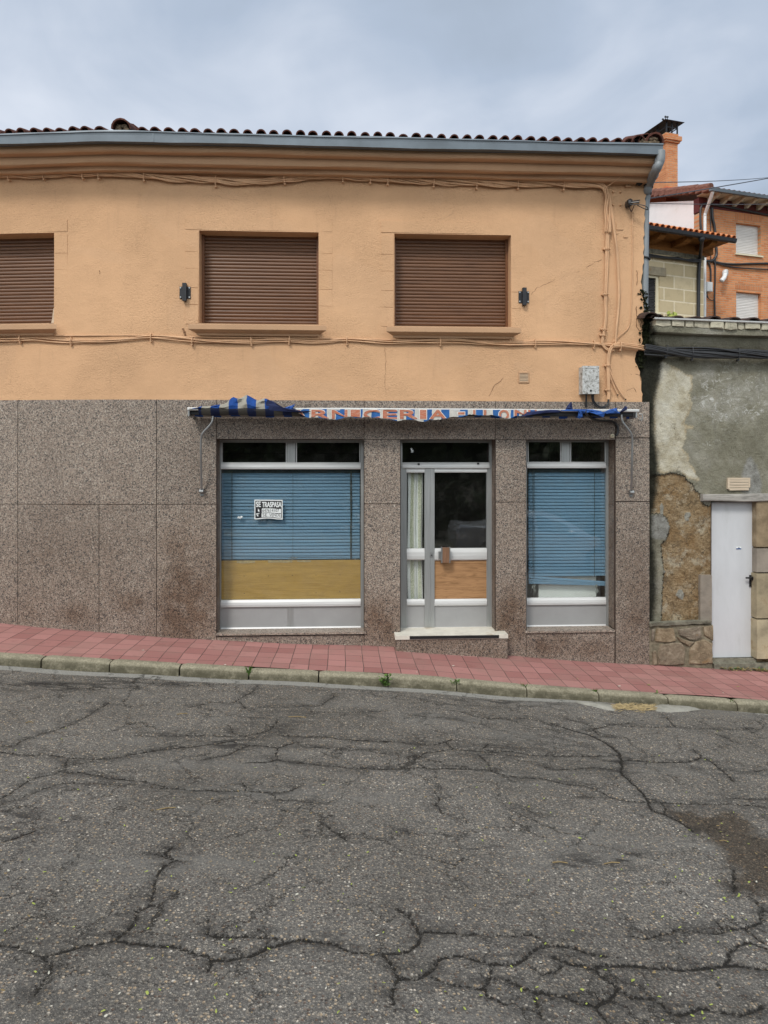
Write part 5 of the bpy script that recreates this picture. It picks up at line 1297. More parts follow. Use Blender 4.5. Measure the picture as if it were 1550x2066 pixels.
cable('wall_conduit', [(-60, 680, .012), (0, 679, .012), (180, 677, .012), (300, 677, .012), (390, 680, .012), (560, 682, .012), (690, 683.5, .012), (900, 688, .012), (1060, 689.5, .012), (1215, 692, .012)], .008, OCHREP, 'straight ochre painted conduit just below the upper window sills', 'cable')
bundle('cable_loom', [(1238, 699), (1252, 697.5), (1270, 699.5), (1290, 702), (1302, 704.5)], 9, .032, .0085, OCHREP, 'short ochre painted cable bundle crossing the broken corner', .06, [(1252, 698)], twist=1.)
bundle('cable_loom', [(1301, 703.5), (1320, 705), (1345, 708), (1370, 711), (1400, 713), (1440, 713), (1480, 714), (1530, 714.5), (1580, 716), (1700, 719), (1900, 722)], 18, .056, .0115, BLACKPL, 'thick bundle of black cables along the old wall top', .10, [(1345, 708), (1395, 712.5), (1488, 714)], twist=2.2)
cable('wall_conduit', [(1274, 418, .02), (1276, 440, .01), (1277, 500, .008), (1276, 580, .008), (1273, 640, .008), (1267, 663, .012), (1252, 676, .02), (1236, 690, .03)], .0055, OCHREP, 'thin ochre cable running down near the cracked right edge', 'cable')
cable('wall_conduit', [(1223, 378, .06), (1240, 366, .12), (1262, 350, .2), (1280, 344, .24), (1290, 350, .2), (1293, 360, .1)], .0035, OCHREP, 'thin ochre wire arched over the cornice near the corner', 'cable')
# junction box and black lamp under the cornice, black insulator with span wires
u, z = WALL.at(1267.5, 374, .02); mb = MB(); mb.box(WALL, u-.033, u+.033, z-.026, z+.022, .0, .03); b_ = mb.build('junction_box', STUCCO_S, origin=WALL.w(u, z-.026, 0)); tag(b_, 'small ochre painted junction box under the cornice near the right corner', 'junction box')
mb = MB(); mb.tube([WALL.w(u, z, .03), WALL.w(u, z, .034)], .005, 7); mb.build('screw', BLACK, b_)
u, z = WALL.at(1288.5, 367, .06); mb = MB(); mb.tube([WALL.w(u-.05, z-.012, .0), WALL.w(u-.012, z-.003, .05)], .009, 6); mb.tube([WALL.w(u-.028, z+.012, .09), WALL.w(u+.030, z-.016, .05)], .037, 8); mb.box(WALL, u-.022, u+.022, z-.03, z+.03, .02, .1)
tag(mb.build('cable_clamp', BLACK, origin=WALL.w(u, z, 0)), 'black clamp sticking out under the cornice beside the downpipe', 'clamp')
u, z = WALL.at(1268, 411, .06); AN = Vector(WALL.w(u, z, .10)); mb = MB()
mb.blob(AN, .038, .045, .042, 0, .2, 8, 6); mb.box(WALL, u-.026, u+.03, z-.034, z+.03, .02, .12); mb.tube([WALL.w(u, z-.02, 0), WALL.w(u, z-.02, .1)], .016, 7)
P = smooth_path([wpx(WALL, 1271, 413, .12), wpx(WALL, 1292, 413, .16), wpx(WALL, 1305, 417, .18), wpx(WALL, 1307, 423, .16), wpx(WALL, 1300, 421, .14), wpx(WALL, 1286, 414, .12)]); mb.tube(P, .0055, 5)
P = smooth_path([wpx(WALL, 1268, 415, .08), wpx(WALL, 1272, 423, .06), wpx(WALL, 1275, 426, .04), wpx(WALL, 1280, 414, .08)]); mb.tube(P, .005, 5); mb.tube([wpx(WALL, 1270, 410, .12), wpx(WALL, 1290, 407.5, .16)], .011, 6)
tag(mb.build('cable_anchor', BLACKPL, origin=tuple(AN)), 'black insulator anchoring the overhead wires to the wall corner', 'insulator')
def span(a, b, sagm, r, label):
    P = []
    for i in range(25):
        t = i/24; q = a.lerp(b, t); q.z -= sagm*4*t*(1-t); P.append(q)
    mb = MB(); mb.tube(P, r, 5); tag(mb.build('overhead_wire', BLACKPL, origin=tuple(a)), label, 'wire', 'overhead wires leaving the corner of the ochre building')
span(AN+Vector((.02, -.01, .01)), at_depth(1760, 320, 15), .02, .0075, 'thicker overhead wire climbing right from the wall insulator')
span(AN+Vector((.02, -.01, -.006)), at_depth(1760, 401, 15), .06, .005, 'nearly level overhead wire running right from the wall insulator')
span(Vector(WALL.w(U(1309, 372), Zp(1309, 372), .06)), at_depth(1760, 310, 26), .25, .006, 'thin overhead wire climbing across the sky from the downpipe')

# ================================================================== OLD HOUSE ON THE RIGHT
OB = -.02                                          # base plane of the old wall
OH = thing('old_house', OLD.w(OLD.at(1480, 1340)[0], float(zb(4.6)), OB), 'decayed low house with stained plaster, exposed stone and a pale metal door', 'building')
o_ = lambda px, py, o=OB: OLD.at(px, py, o)
DOORP = (1434.5, 1527, 1006, 1328)
def make_oldwall():
    mb = MB(); a = o_(1272, 900)[0]; e = o_(1575, 900)[0]; zt = o_(1400, 655)[1]; zd = float(zb(5))-.4
    du0, du1 = o_(1434.5, 1170)[0], o_(1527, 1170)[0]; dz0, dz1 = o_(1480, 1328)[1], o_(1480, 1006)[1]
    us = breaks(a, e, .012, (du0, du1))+breaks(e, 9.5, .3)[1:]; zs = breaks(zd, zt, .012, (dz0, dz1))
    cells = {}
    UU, ZZ = np.meshgrid(us, zs, indexing='ij'); shp = UU.shape
    px, py = proj(UU.ravel(), np.full(UU.size, -OB), ZZ.ravel())
    cream = sd_poly(px, py, [(1324, 736), (1335, 727), (1352, 735), (1367, 746), (1381, 755), (1396, 758), (1395, 780), (1389, 793), (1396, 812), (1393, 828), (1383, 845), (1377, 855), (1400, 860), (1399, 866), (1385, 864), (1383, 880), (1376, 905), (1388, 915), (1391, 932), (1402, 950), (1410, 968), (1385, 962), (1372, 945), (1355, 950), (1340, 955), (1327, 950), (1325, 935), (1322, 905), (1320, 850), (1317, 800), (1318, 765)])
    bare = sd_poly(px, py, [(1296, 960), (1325, 960), (1343, 958), (1351, 955), (1365, 956), (1382, 961), (1386, 970), (1398, 978), (1403, 990), (1413, 996), (1415, 1008), (1420, 1018), (1430, 1022), (1436, 1018), (1436, 1270), (1334, 1270), (1338, 1200), (1340, 1150), (1335, 1100), (1345, 1090), (1353, 1065), (1347, 1045), (1332, 1036), (1310, 1036), (1296, 1040)])
    bare = np.minimum(bare, sd_poly(px, py, [(1524, 1012), (1620, 1012), (1620, 1340), (1524, 1340)]))
    patch = np.minimum.reduce([sd_poly(px, py, [(1382, 1040), (1386, 1034), (1394, 1034), (1395, 1040), (1391, 1045), (1391, 1051), (1385, 1051), (1383, 1046)]), sd_poly(px, py, [(1364, 1201), (1370, 1189), (1377, 1190), (1382, 1200), (1380, 1209), (1377, 1211), (1368, 1205)]), sd_poly(px, py, [(1338, 1152), (1342, 1150), (1344, 1154), (1341, 1157), (1338, 1156)]), sd_poly(px, py, [(1333, 1020), (1336, 1014), (1340, 1022), (1339, 1042), (1334, 1040)])])
    greyp = np.minimum(sd_poly(px, py, [(1492, 985), (1497, 955), (1505, 930), (1515, 920), (1524, 932), (1533, 955), (1538, 975), (1536, 1000), (1500, 998)]), sd_poly(px, py, [(1313, 1040), (1332, 1036), (1345, 1046), (1352, 1062), (1350, 1078), (1342, 1090), (1325, 1088), (1313, 1086)]))
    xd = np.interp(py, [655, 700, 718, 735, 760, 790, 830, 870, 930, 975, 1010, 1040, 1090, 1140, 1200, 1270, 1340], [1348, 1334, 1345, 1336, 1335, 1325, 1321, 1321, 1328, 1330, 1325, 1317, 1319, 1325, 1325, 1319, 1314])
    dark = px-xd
    topd = (py-(722+5*np.sin(px*.12)))*1.0; dark = np.minimum(dark, np.maximum(topd, -6)+2)  # shade under the eaves band painted along the wall top
    efl = np.zeros(px.shape)
    for cx, cy, sx, sy, k in [(1440, 770, 30, 30, 1), (1525, 778, 25, 25, 1), (1425, 812, 25, 22, 1), (1515, 825, 35, 22, 1), (1455, 840, 50, 14, .9), (1490, 800, 60, 50, .6), (1430, 895, 14, 10, .7), (1490, 740, 40, 14, .6), (1455, 875, 10, 16, .6)]:
        efl = np.maximum(efl, k*np.exp(-((px-cx)/sx)**2-((py-cy)/sy)**2))
    jag = 1.6*np.sin(px*.9+py*.5)+1.3*np.sin(px*.41-py*1.13)+1.*np.sin(px*1.7+py*1.9); bare = bare+jag*.7; cream = cream+jag*.6
    rel = OB-.020*np.clip((1.2-bare)/1.4, 0, 1)+.010*np.clip((1.5-np.minimum(patch, np.where(greyp < 0, greyp, 9)))/2, 0, 1)*(bare < 3)+.004*np.sin(px*.11+py*.07)+.003*np.sin(px*.31-py*.19)
    rel += np.where(bare < -2, np.random.RandomState(5).normal(0, .0022, px.shape), 0)
    rel += np.where(px < 1296, -.012, 0)
    A = dict(cream=cream, bare=bare, patch=patch, greyp=greyp, dark=dark, efl=efl)
    nz = len(zs); rel = rel.reshape(shp)
    us_i = {u: i for i, u in enumerate(us)}; zs_i = {z: i for i, z in enumerate(zs)}; order = []
    def off(u, z): order.append(us_i[u]*nz+zs_i[z]); return float(rel[us_i[u], zs_i[z]])
    mb.grid(OLD, us, zs, off, [(du0, du1, dz0, dz1)])
    n0 = len(mb.v)
    for k in A: mb.ex[k] = {i: float(A[k][o]) for i, o in enumerate(order)}
    # reveals
    for q in ([(du0, dz0, OB), (du0, dz1, OB), (du0, dz1, OB-.3), (du0, dz0, OB-.3)], [(du1, dz1, OB), (du1, dz0, OB), (du1, dz0, OB-.3), (du1, dz1, OB-.3)], [(du0, dz1, OB), (du1, dz1, OB), (du1, dz1, OB-.3), (du0, dz1, OB-.3)]):
        mb.quad(OLD, q)
    for i in range(n0, len(mb.v)):
        for k in A: mb.attr(k, i, -3. if k == 'bare' else 60.)
    w = mb.build('wall', OLDW, OH, smooth=True)
    # course of rubble at the foot, stone jambs
    mb = MB(); C2 = lambda pts, o: [OLD.at(1290+x/4.919, 940+y/4.919, o) for x, y in pts]
    u0, z1 = o_(1311, 1262, .03); u1, _ = o_(1440, 1262, .03)
    mb.box(OLD, u0, u1-.012, zd, z1, -.1, .022, 1)
    for pts, sh in [([(168, 1612), (345, 1606), (368, 1738), (300, 1752), (152, 1742)], .0), ([(385, 1622), (608, 1592), (622, 1690), (562, 1728), (492, 1722), (392, 1680)], .75), ([(632, 1590), (733, 1582), (735, 1738), (690, 1708), (642, 1680)], .15), ([(205, 1772), (330, 1750), (422, 1752), (458, 1802), (448, 1968), (300, 1985), (182, 1975), (178, 1850)], .5), ([(498, 1808), (562, 1742), (640, 1717), (733, 1762), (734, 1962), (600, 1975), (492, 1970)], .1), ([(130, 1845), (165, 1832), (170, 1968), (132, 1975)], .4), ([(120, 1620), (150, 1618), (140, 1735), (118, 1740)], .8), ([(372, 1690), (480, 1735), (545, 1745), (490, 1790), (450, 1760), (400, 1742)], .3)]:
        P = C2(pts[::-1], .03); mb.stone(OLD, P, .0, .045+R(-.006, .01), 0, sh)
    mb.build('plinth', [STONE, PLMORT], OH)
    mb = MB(); u0, z1 = o_(1312, 1256.5, .06); u1, _ = o_(1436, 1256, .06); rows = []
    for u in breaks(u0, u1, .05):
        s = (u-u0)/(u1-u0); z = z1+.014*s+R(-.004, .004); f = .06+R(-.01, .006); rows.append([mb.p(OLD, u, z, -.04), mb.p(OLD, u, z-.004, f), mb.p(OLD, u, z-.034-.012*(1-s)+R(-.004, .004), f-.006), mb.p(OLD, u, z-.04, -.02)])
    mb.strip(rows, 0); mb.face(rows[0]); mb.face(rows[-1][::-1]); mb.build('plinth_ledge', LEDGE, OH)
    for x0, x1, y0, y1, sh, o in [(1413.5, 1436.5, 1160, 1256, .95, .012), (1526.5, 1575, 1010, 1104, .25, .006), (1527, 1575, 1106, 1155, .85, .012), (1527, 1575, 1157, 1248, .55, .03), (1527.5, 1575, 1250, 1330, .65, .04)]:
        a, zc = OLD.at(x0, y1, o); b, zd2 = OLD.at(x1, y0, o); P = [(a, zc), (b, zc), (b, zd2), (a, zd2)]
        mb = MB(); mb.box(OLD, a, b, zc+.003, zd2-.003, -.10, o); mb.build('door_jamb', [DRESS2[1 if sh > .8 else 0 if sh < .3 else 2 if sh < .6 else 3]], OH)
    mb = MB(); us2 = breaks(o_(1418.5, 1003, .035)[0], o_(1600, 1003, .035)[0], .05); rows = []
    for u in us2:
        zt2, zb2 = o_(1480, 996.5, .035)[1]+.004*math.sin(u*5), o_(1480, 1012, .035)[1]+.005*math.sin(u*7+1); f = .035+R(-.004, .004)
        rows.append([mb.p(OLD, u, zt2, -.28), mb.p(OLD, u, zt2, f-.006), mb.p(OLD, u, zt2-.02, f), mb.p(OLD, u, zb2+.012, f), mb.p(OLD, u, zb2, f-.012), mb.p(OLD, u, zb2, -.28)])
    mb.strip(rows); mb.face(rows[0]); mb.face(rows[-1][::-1]); mb.build('lintel', BEAM, OH)
    mb = MB()
    for t in ((1437, 1452, 1012, 1016), ): pass
    # door
    mb = MB(); do = OB-.075
    d0 = OLD.at(1436, 1170, do)[0]; d1 = OLD.at(1525.5, 1170, do)[0]; zt2, zb2 = OLD.at(1480, 1013.5, do)[1], OLD.at(1480, 1326, do)[1]
    nx, nzz = 10, 30
    mb.grid(OLD, lin(d0, d1, nx), lin(zb2, zt2, nzz), lambda u, z: do+.0025*math.sin(z*3+u*2)+.0015*math.sin(z*9))
    mb.box(OLD, d0, d1, zb2, zt2, do-.045, do-.006)
    door = mb.build('metal_door', GREYDOOR, OH, smooth=False)
    mb = MB(); u, z = OLD.at(1514.5, 1165.5, do+.03)
    mb.box(OLD, u-.002, u+.03, z-.12, z+.03, do+.002, do+.012); mb.tube([OLD.w(u+.014, z-.02, do), OLD.w(u+.014, z-.02, do+.05)], .012, 8); mb.tube(smooth_path([OLD.w(u+.016, z, do+.045), OLD.w(u-.02, z+.002, do+.055), OLD.w(u-.075, z+.002, do+.055)]), .011, 8); mb.tube([OLD.w(u+.014, z, do), OLD.w(u+.014, z, do+.05)], .017, 10)
    mb.build('handle', BLACK, door)
    mb = MB(); u, z = OLD.at(1491, 1107, do+.01); mb.box(OLD, u-.032, u+.034, z-.008, z+.004, do+.003, do+.0055, 0); mb.box(OLD, u-.032, u+.034, z+.004, z+.024, do+.003, do+.005, 1); mb.box(OLD, u-.008, u+.014, z+.006, z+.014, do+.005, do+.0062, 2); mb.build('sticker', [BLUEC, SIGNW, BLACK], door)
    mb = MB(); mb.box(OLD, d0-.02, du1-.002, zb2-.09, zb2-.008, OB-.12, OB-.0); mb.box(OLD, d0-.03, o_(1600, 1330)[0], zd, zb2-.05, OB-.1, OB+.05, 0); mb.build('door_step', LEDGE, OH)
    # eaves: concrete band with cove, loose flagstones, roof
    sl = -.026; ua = o_(1316, 680, .12)[0]; ub = 9.5
    zA = lambda y, o: OLD.at(1316, y, o)[1]
    mb = MB(); us2 = breaks(ua, o_(1575, 680)[0], .05)+[ub]
    prof = [(-.05, zA(655, .0)), (.15, zA(657, .15)), (.155, zA(659, .155)), (.15, zA(669, .15)), (.135, zA(671, .135)), (.055, zA(674, .055)), (.045, zA(684, .045)), (.03, zA(694, .03)), (.012, zA(700, .012)), (-.05, zA(702, 0))]
    mb.sweep(OLD, prof, us2, 0, sl, .004); n = len(mb.v)
    for i in range(n):
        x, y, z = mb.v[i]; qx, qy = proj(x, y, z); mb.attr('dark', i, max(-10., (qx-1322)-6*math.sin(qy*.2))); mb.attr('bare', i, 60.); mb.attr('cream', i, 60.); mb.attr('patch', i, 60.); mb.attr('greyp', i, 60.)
    mb.build('eaves_band', OLDW, OH)
    for x0, x1, y0, y1, sh in [(1322, 1355, 645, 657, .9), (1356, 1382, 646, 658, .7), (1383, 1400, 647, 659, .85), (1400.5, 1432, 647, 661, .95), (1433, 1462, 648, 662, .8), (1462.5, 1489, 649, 664, .45), (1489.5, 1502, 650, 664, .95), (1503, 1536, 651, 663, .7), (1537, 1562, 652, 665, .4), (1563, 1600, 653, 667, .7)]:
        o = .165+R(-.015, .02); a, zc = OLD.at(x0, y1, o); b, zd2 = OLD.at(x1, y0, o); m_ = (a+b)/2
        mb = MB(); mb.stone(OLD, [(a, zc+R(-.006, .006)), (m_, zc-R(.0, .012)), (b, zc+R(-.008, .008)), (b, zd2-.026*(b-a)), (a, zd2)], .0, o, 0, sh); mb.build('eaves_stone', EAVEST, OH)
    mb = MB(); us2 = breaks(o_(1321, 642, .2)[0], 9.5, .3); z0 = OLD.at(1321, 642, .2)[1]; sl2 = -.0265
    mb.sweep(OLD, [(.14, z0+.012), (.185, z0-.012), (.20, z0-.004), (.202, z0+.012), (.192, z0+.014), (.186, z0)], us2, 0, sl2); mb.build('gutter', ALU_BAR, OH)
    mb = MB(); p = math.radians(8.); u = us2[0]+.05; k = 0
    while u < 9.4:
        zz = z0+.0+sl2*(u-us2[0])
        for rrow in range(2): barrel(mb, OLD, u+R(-.01, .01), .175-.34*rrow, zz+.012+.34*rrow*math.sin(p)+R(-.006, .006), p, .42, .085, .052+R(-.01, .008), 0, 0, .014)
        u += .245; k += 1
    rows = []
    for u in us2: rows.append([mb.p(OLD, u, z0+sl2*(u-us2[0])+.004+t*math.sin(p), .16-t*math.cos(p)) for t in (0, 3., 6)])
    mb.strip(rows)
    a = us2[0]-.02
    barrel(mb, OLD, a-.02, .2, z0+.0, p+.05, .5, .10, .075)
    mb.build('roof', RTILE_D, OH)
    mb = MB(); mb.box(OLD, ua+.1, 9.5, zd, zA(655, 0)-.12, -6., -.34); mb.build('inner_mass', PLMORT, OH)
make_oldwall()
# blocked little vent above the door
root = thing('blocked_hatch', OLD.w(*o_(1490, 990), OB), 'pale boarded little hatch on the plaster above the grey door', 'hatch')
mb = MB(); a, zc = OLD.at(1469, 990, .01); b, zd2 = OLD.at(1514, 964, .01); t = .022
mb.box(OLD, a, b, zd2-t, zd2, -.05, .012); mb.box(OLD, a, a+t, zc+.02, zd2-t, -.05, .012); mb.box(OLD, b-t*.6, b, zc+.04, zd2-t, -.05, .010); mb.build('hatch_frame', PALEWOOD, root)
mb = MB()
for k in range(4):
    mb = MB(); h = (zd2-t-zc)/4; mb.box(OLD, a+t+.002, b-t*.6-.002, zc+h*k+.004, zc+h*(k+1)-.002, -.04, .003+R(0, .006)); mb.build('board', PALEWOOD, root)
# moss and dead stems in the gap between the buildings
mb = MB()
for k in range(760):
    py = random.choice([R(585, 640), R(640, 700), R(640, 705), R(655, 700), R(700, 745)]); px = np.interp(py, [570, 600, 640, 670, 700, 745], [1298, 1299, 1306, 1306, 1300, 1290])+random.gauss(0, 4.5)
    o = R(-.06, .03); c = Vector(OLD.w(*OLD.at(px, py, o), o)); s = R(.005, .019); mb.blob(c, s, s*.6, s*.9, 0, .5, 5, 3)
for k in range(26):
    py = R(640, 690); c = Vector(OLD.w(*OLD.at(1306+R(-5, 8), py, .0), R(-.02, .05))); mb.tube([c, c+Vector((R(-.05, .05), -.03, R(-.08, .02))), c+Vector((R(-.08, .06), -.05, R(-.2, -.05)))], .0025, 4)
tag(mb.build('moss', MOSSM, origin=OLD.w(*OLD.at(1300, 745), 0)), 'dark moss growing in the crack between the ochre and the old house', 'moss', None, 'stuff')

# ================================================================== HOUSES BEHIND
def far_frame(px, t, vpx):
    """plane through the point seen at px, forward depth t, receding to the vanishing point vpx"""
    a = at_depth(px, 600, t); ang = math.atan((vpx-CX)/FPX)+TH
    return Frame(a.x, a.y, math.sin(ang), math.cos(ang))
BH = far_frame(1411, 24., 5300); SIDE = Frame(BH.o[0], BH.o[1], -BH.n[0]*-1, -BH.n[1]*-1)
# side wall frame: u runs along outward normal of the front (negative u goes back)
BRK = thing('brick_house', BH.w(0, -3.3, 0), 'tall orange brick house with white gable wall and pale roller shutters', 'building')
def make_brick_house():
    F = BH; zt = F.at(1411, 397)[1]; zlow = -3.4; L = 8.5
    wins = []
    for x0, x1, y0, y1 in ((1485, 1535, 449, 517), (1485.5, 1536, 588, 660)):
        a, z1 = F.at(x0, y0); b, z0 = F.at(x1, y1); wins.append((a, b, z0, z1))
    mb = MB(); eu = sum(([w[0], w[1]] for w in wins), []); ez = sum(([w[2], w[3]] for w in wins), [])
    mb.grid(F, breaks(0, L, .6, eu), breaks(zlow, zt-.35, .6, ez), 0., wins)
    for a, b, z0, z1 in wins:
        d = -.16
        mb.quad(F, [(a, z0, 0), (a, z1, 0), (a, z1, d), (a, z0, d)]); mb.quad(F, [(b, z1, 0), (b, z0, 0), (b, z0, d), (b, z1, d)]); mb.quad(F, [(a, z1, 0), (b, z1, 0), (b, z1, d), (a, z1, d)])
    n = mb.p(F, -.0, zlow, 0)
    mb.build('front_wall', BRICK, BRK)
    mb = MB()      # brick quoin returning on the gable
    mb.box(F, -.008, .002, zlow, zt-.55, -.24, -.0)
    mb.build('corner_return', BRICK, BRK)
    mb = MB(); p = math.radians(17); D_ = 8.
    g = [(0, zlow), (0, zt-.05), (D_/2, zt-.05+D_/2*math.tan(p)), (D_, zt-.05), (D_, zlow)]
    f = [mb.p(F, .0, z, -.24 if k == 0 and False else -s-.24*(s == 0)) for k, (s, z) in enumerate(g)]; mb.face(f)
    mb.build('gable_wall', WHITEW, BRK)
    mb = MB(); zfl = F.at(1405, 456)[1]; mb.box(F, -.02, -.001, zfl-.45, zfl, -4.5, -.25); mb.build('gable_flashing', FLASH, BRK)
    mb = MB(); mb.box(F, 0.004, L, zt-.345, zt, -.1, .004); mb.box(F, -.006, .004, zt-.5, zt-.02, -.26, .004); mb.build('frieze', REDTRIM, BRK)
    # roof
    mb = MB(); ov = .62; rows = []
    for u in (-.12, L): rows.append([mb.p(F, u, zt+.02, ov), mb.p(F, u, zt+.02+(ov+D_/2)*math.tan(p), -D_/2), mb.p(F, u, zt, -D_-.3)])
    mb.strip(rows, 0)
    u = .0
    while u < L: barrel(mb, F, u, ov+.03, zt+.02, p, .6, .085, .07, 0, 0, .014); u += .21
    rf = mb.build('roof', RTILE_B, BRK)
    mb = MB()
    for k in range(14):
        s = ov-.30*k; z = zt+.03+(ov-s)*math.tan(p)
        h = R(-.01, .01); mb.box(F, -.20, .02, z-.06+h, z+.10+h, s-.285, s+R(-.0, .01))
        mb.tube([F.w(-.09, z+.06+h, s+.01), F.w(-.09, z+.06+h+.28*math.tan(p), s-.30)], .115, 10)
    mb.build('verge_tile', RTILE_B, rf)
    mb = MB(); mb.box(F, -.1, L, zt-.0, zt+.02, .0, ov-.02); mb.build('soffit', SOFFIT, rf)
    mb = MB(); mb.sweep(F, [(ov-.0, zt+.05), (ov+.0, zt-.06), (ov+.10, zt-.065), (ov+.125, zt+.03), (ov+.11, zt+.035), (ov+.10, zt-.03)], [-.16, L]); mb.build('gutter', ZINC, rf)
    u = .38
    while u < L:
        mb = MB(); rows = []
        pr = [(0, zt-.002), (ov-.06, zt-.002), (ov-.06, zt-.06), (ov-.16, zt-.075), (ov-.24, zt-.12), (ov-.36, zt-.115), (.10, zt-.20), (0, zt-.20)]
        A = [mb.p(F, u-.05, z, o) for o, z in pr]; B = [mb.p(F, u+.05, z, o) for o, z in pr]; mb.strip([A+A[:1], B+B[:1]]); mb.face(A); mb.face(B[::-1]); mb.build('rafter_end', SOFFIT, rf); u += .52
    # chimney on the gable roof
    c0, c1 = at_depth(1323, 330, 25.6), None
    CF = Frame(*(F.w(0, 0, -2.6)[:2]), F.d[0], F.d[1]); r = lambda px, py, o=0.: CF.at(px, py, o)
    a, zc = r(1344, 352); b, ztop = r(1367.5, 290); w = (b-a)
    zb0 = r(1360, 385)[1]-.6
    mb = MB(); dpt = 1.0
    mb.box(CF, a, b, zb0, ztop-.0, -dpt, 0); ch = mb.build('chimney', BRICK, rf)
    mb = MB(); hh = .075; mb.box(CF, a-.06, b+.06, ztop+.0, ztop+hh, -dpt-.06, .06); mb.box(CF, a-.11, b+.11, ztop+hh, ztop+hh+.16, -dpt-.11, .11); mb.box(CF, a-.02, b+.02, ztop+hh+.16, ztop+hh+.28, -dpt-.02, .02); mb.build('chimney_collar', BRICK, rf)
    mb = MB(); zf = zb0+.6; mb.box(CF, a-.02, b+.02, zf-.7, zf+.12, -dpt-.02, .02); mb.build('chimney_flashing', FLASH, rf)
    mb = MB(); zt2 = ztop+hh+.28; H = .40
    for q in (a+.02, (a+b)/2, b-.02):
        for o in (0., -dpt/2, -dpt):
            if q == (a+b)/2 and o == -dpt/2: continue
            mb.box(CF, q-.022, q+.022, zt2, zt2+H, o-.022, o+.022)
    for o in (0., -dpt): mb.box(CF, a, b, zt2+H*.5, zt2+H*.58, o-.012, o+.012)
    for q in (a+.02, b-.02): mb.box(CF, q-.012, q+.012, zt2+H*.5, zt2+H*.58, -dpt, 0)
    base = [mb.p(CF, q, zt2+H, o) for q, o in ((a-.18, .18), (b+.18, .18), (b+.18, -dpt-.18), (a-.18, -dpt-.18))]; ap = [mb.p(CF, q, zt2+H+.24, o) for q, o in ((a+.22, -.3), (b-.22, -.3), (b-.22, -dpt+.3), (a+.22, -dpt+.3))]
    mb.strip([base, ap], 0, True); mb.face(ap); mb.face(base[::-1])
    for q, o in ((a+.22, -.3), (b-.22, -.3), ((a+b)/2, -dpt/2)):
        mb.tube([CF.w(q, zt2+H+.2, o), CF.w(q, zt2+H+.40, o)], .014, 5); mb.blob(CF.w(q, zt2+H+.36, o), .05, .02, .04, 0, .2, 6, 4)
    mb.build('chimney_cowl', DARKSTEEL, rf)
    # windows
    for (a, b, z0, z1), (lx0, lx1, ly0, ly1) in zip(wins, ((1484, 1537, 429, 448.5), (1484, 1538, 571, 587.5))):
        mb = MB(); d = -.14; p_ = .055; z = z1
        while z > z0: mb.sweep(F, [(d, z), (d+.012, z-p_*.3), (d+.012, z-p_*.7), (d, z-p_*.96), (d-.006, z-p_)], [a, b], 0, caps=False); z -= p_
        sh = mb.build('roller_shutter', ROLLW, BRK)
        mb = MB(); mb.box(F, a-.05, b+.06, z0-.05, z0-.002, -.15, .06); mb.build('window_sill', CREAM, sh)
        mb = MB(); q0, zz1 = F.at(lx0, ly0); q1, zz0 = F.at(lx1, ly1); mb.box(F, q0, q1, zz0, zz1, -.01, .006); mb.build('window_lintel', SOLDIER, sh)
    # downpipe
    mb = MB(); P = smooth_path([Vector(F.w(*F.at(1438, 386, ov), ov)), Vector(F.w(*F.at(1436, 394, ov*.9), ov*.9)), Vector(F.w(*F.at(1425, 426, .15), .15)), Vector(F.w(*F.at(1422.5, 434, .09), .09)), Vector(F.w(*F.at(1422.3, 450, .085), .085)), Vector(F.w(*F.at(1421.8, 560, .085), .085)), Vector(F.w(*F.at(1421.5, 700, .085), .085))], 5)
    mb.tube(P, .055, 10); mb.build('downpipe', WHITEP, BRK, smooth=True)
    mb = MB(); P = smooth_path([Vector(F.w(*F.at(1463.5, 548, .05), .05)), Vector(F.w(*F.at(1462.5, 556, .20), .20)), Vector(F.w(*F.at(1460, 562, .24), .24)), Vector(F.w(*F.at(1455.5, 567, .24), .24))], 5); mb.tube(P, [.085]*4+[.075]*(len(P)-4), 10)
    for k in range(3): c = Vector(F.w(*F.at(1463.2, 548+2.2*k, .06+.04*k), .06+.04*k)); mb.tube([c, c+Vector((0, -.012, -.02))], .105, 12)
    mb.build('flue_elbow', WHITEP, BRK, smooth=True)
    # cables stapled to the brick
    for pts, r_ in (([(1416, 470), (1413.5, 450), (1414, 422), (1419, 412), (1428, 411), (1445, 414), (1480, 420), (1520, 428), (1560, 436), (1640, 452)], .035), ([(1437, 418), (1438, 440), (1442, 460), (1444, 490), (1446, 510), (1443, 520), (1436, 526), (1424, 526), (1410, 524)], .045), ([(1434, 418), (1434, 470), (1435, 500), (1434, 520), (1436, 530)], .016), ([(1436, 526), (1455, 531), (1480, 533), (1515, 532), (1560, 531), (1640, 530)], .035), ([(1440, 529), (1470, 537), (1500, 541), (1560, 544), (1640, 548)], .025), ([(1443, 520), (1443, 560), (1442, 600), (1443, 650), (1443, 680)], .028), ([(1430, 530), (1434, 545), (1434, 570)], .03), ([(1426, 590), (1430, 602), (1438, 606), (1443, 600)], .012), ([(1427, 585), (1425, 596), (1432, 604)], .012)):
        mb = MB(); mb.tube(smooth_path([Vector(F.w(*F.at(px, py, .05), .05)) for px, py in pts], 6), r_, 6); mb.build('wall_cable', BLACKPL, BRK, smooth=True)
    mb = MB(); a, z1 = F.at(1427, 568, .15); b, z0 = F.at(1438.5, 588, .15); mb.box(F, a, b, z0, z1, .0, .14); mb.box(F, a+.01, b-.01, z0+.01, z1-.01, .14, .15); mb.build('junction_box', WHITEP, BRK)
FLASH = plain('terracotta_paint', (.60, .155, .07), .8, 0, .1, 6)
make_brick_house()
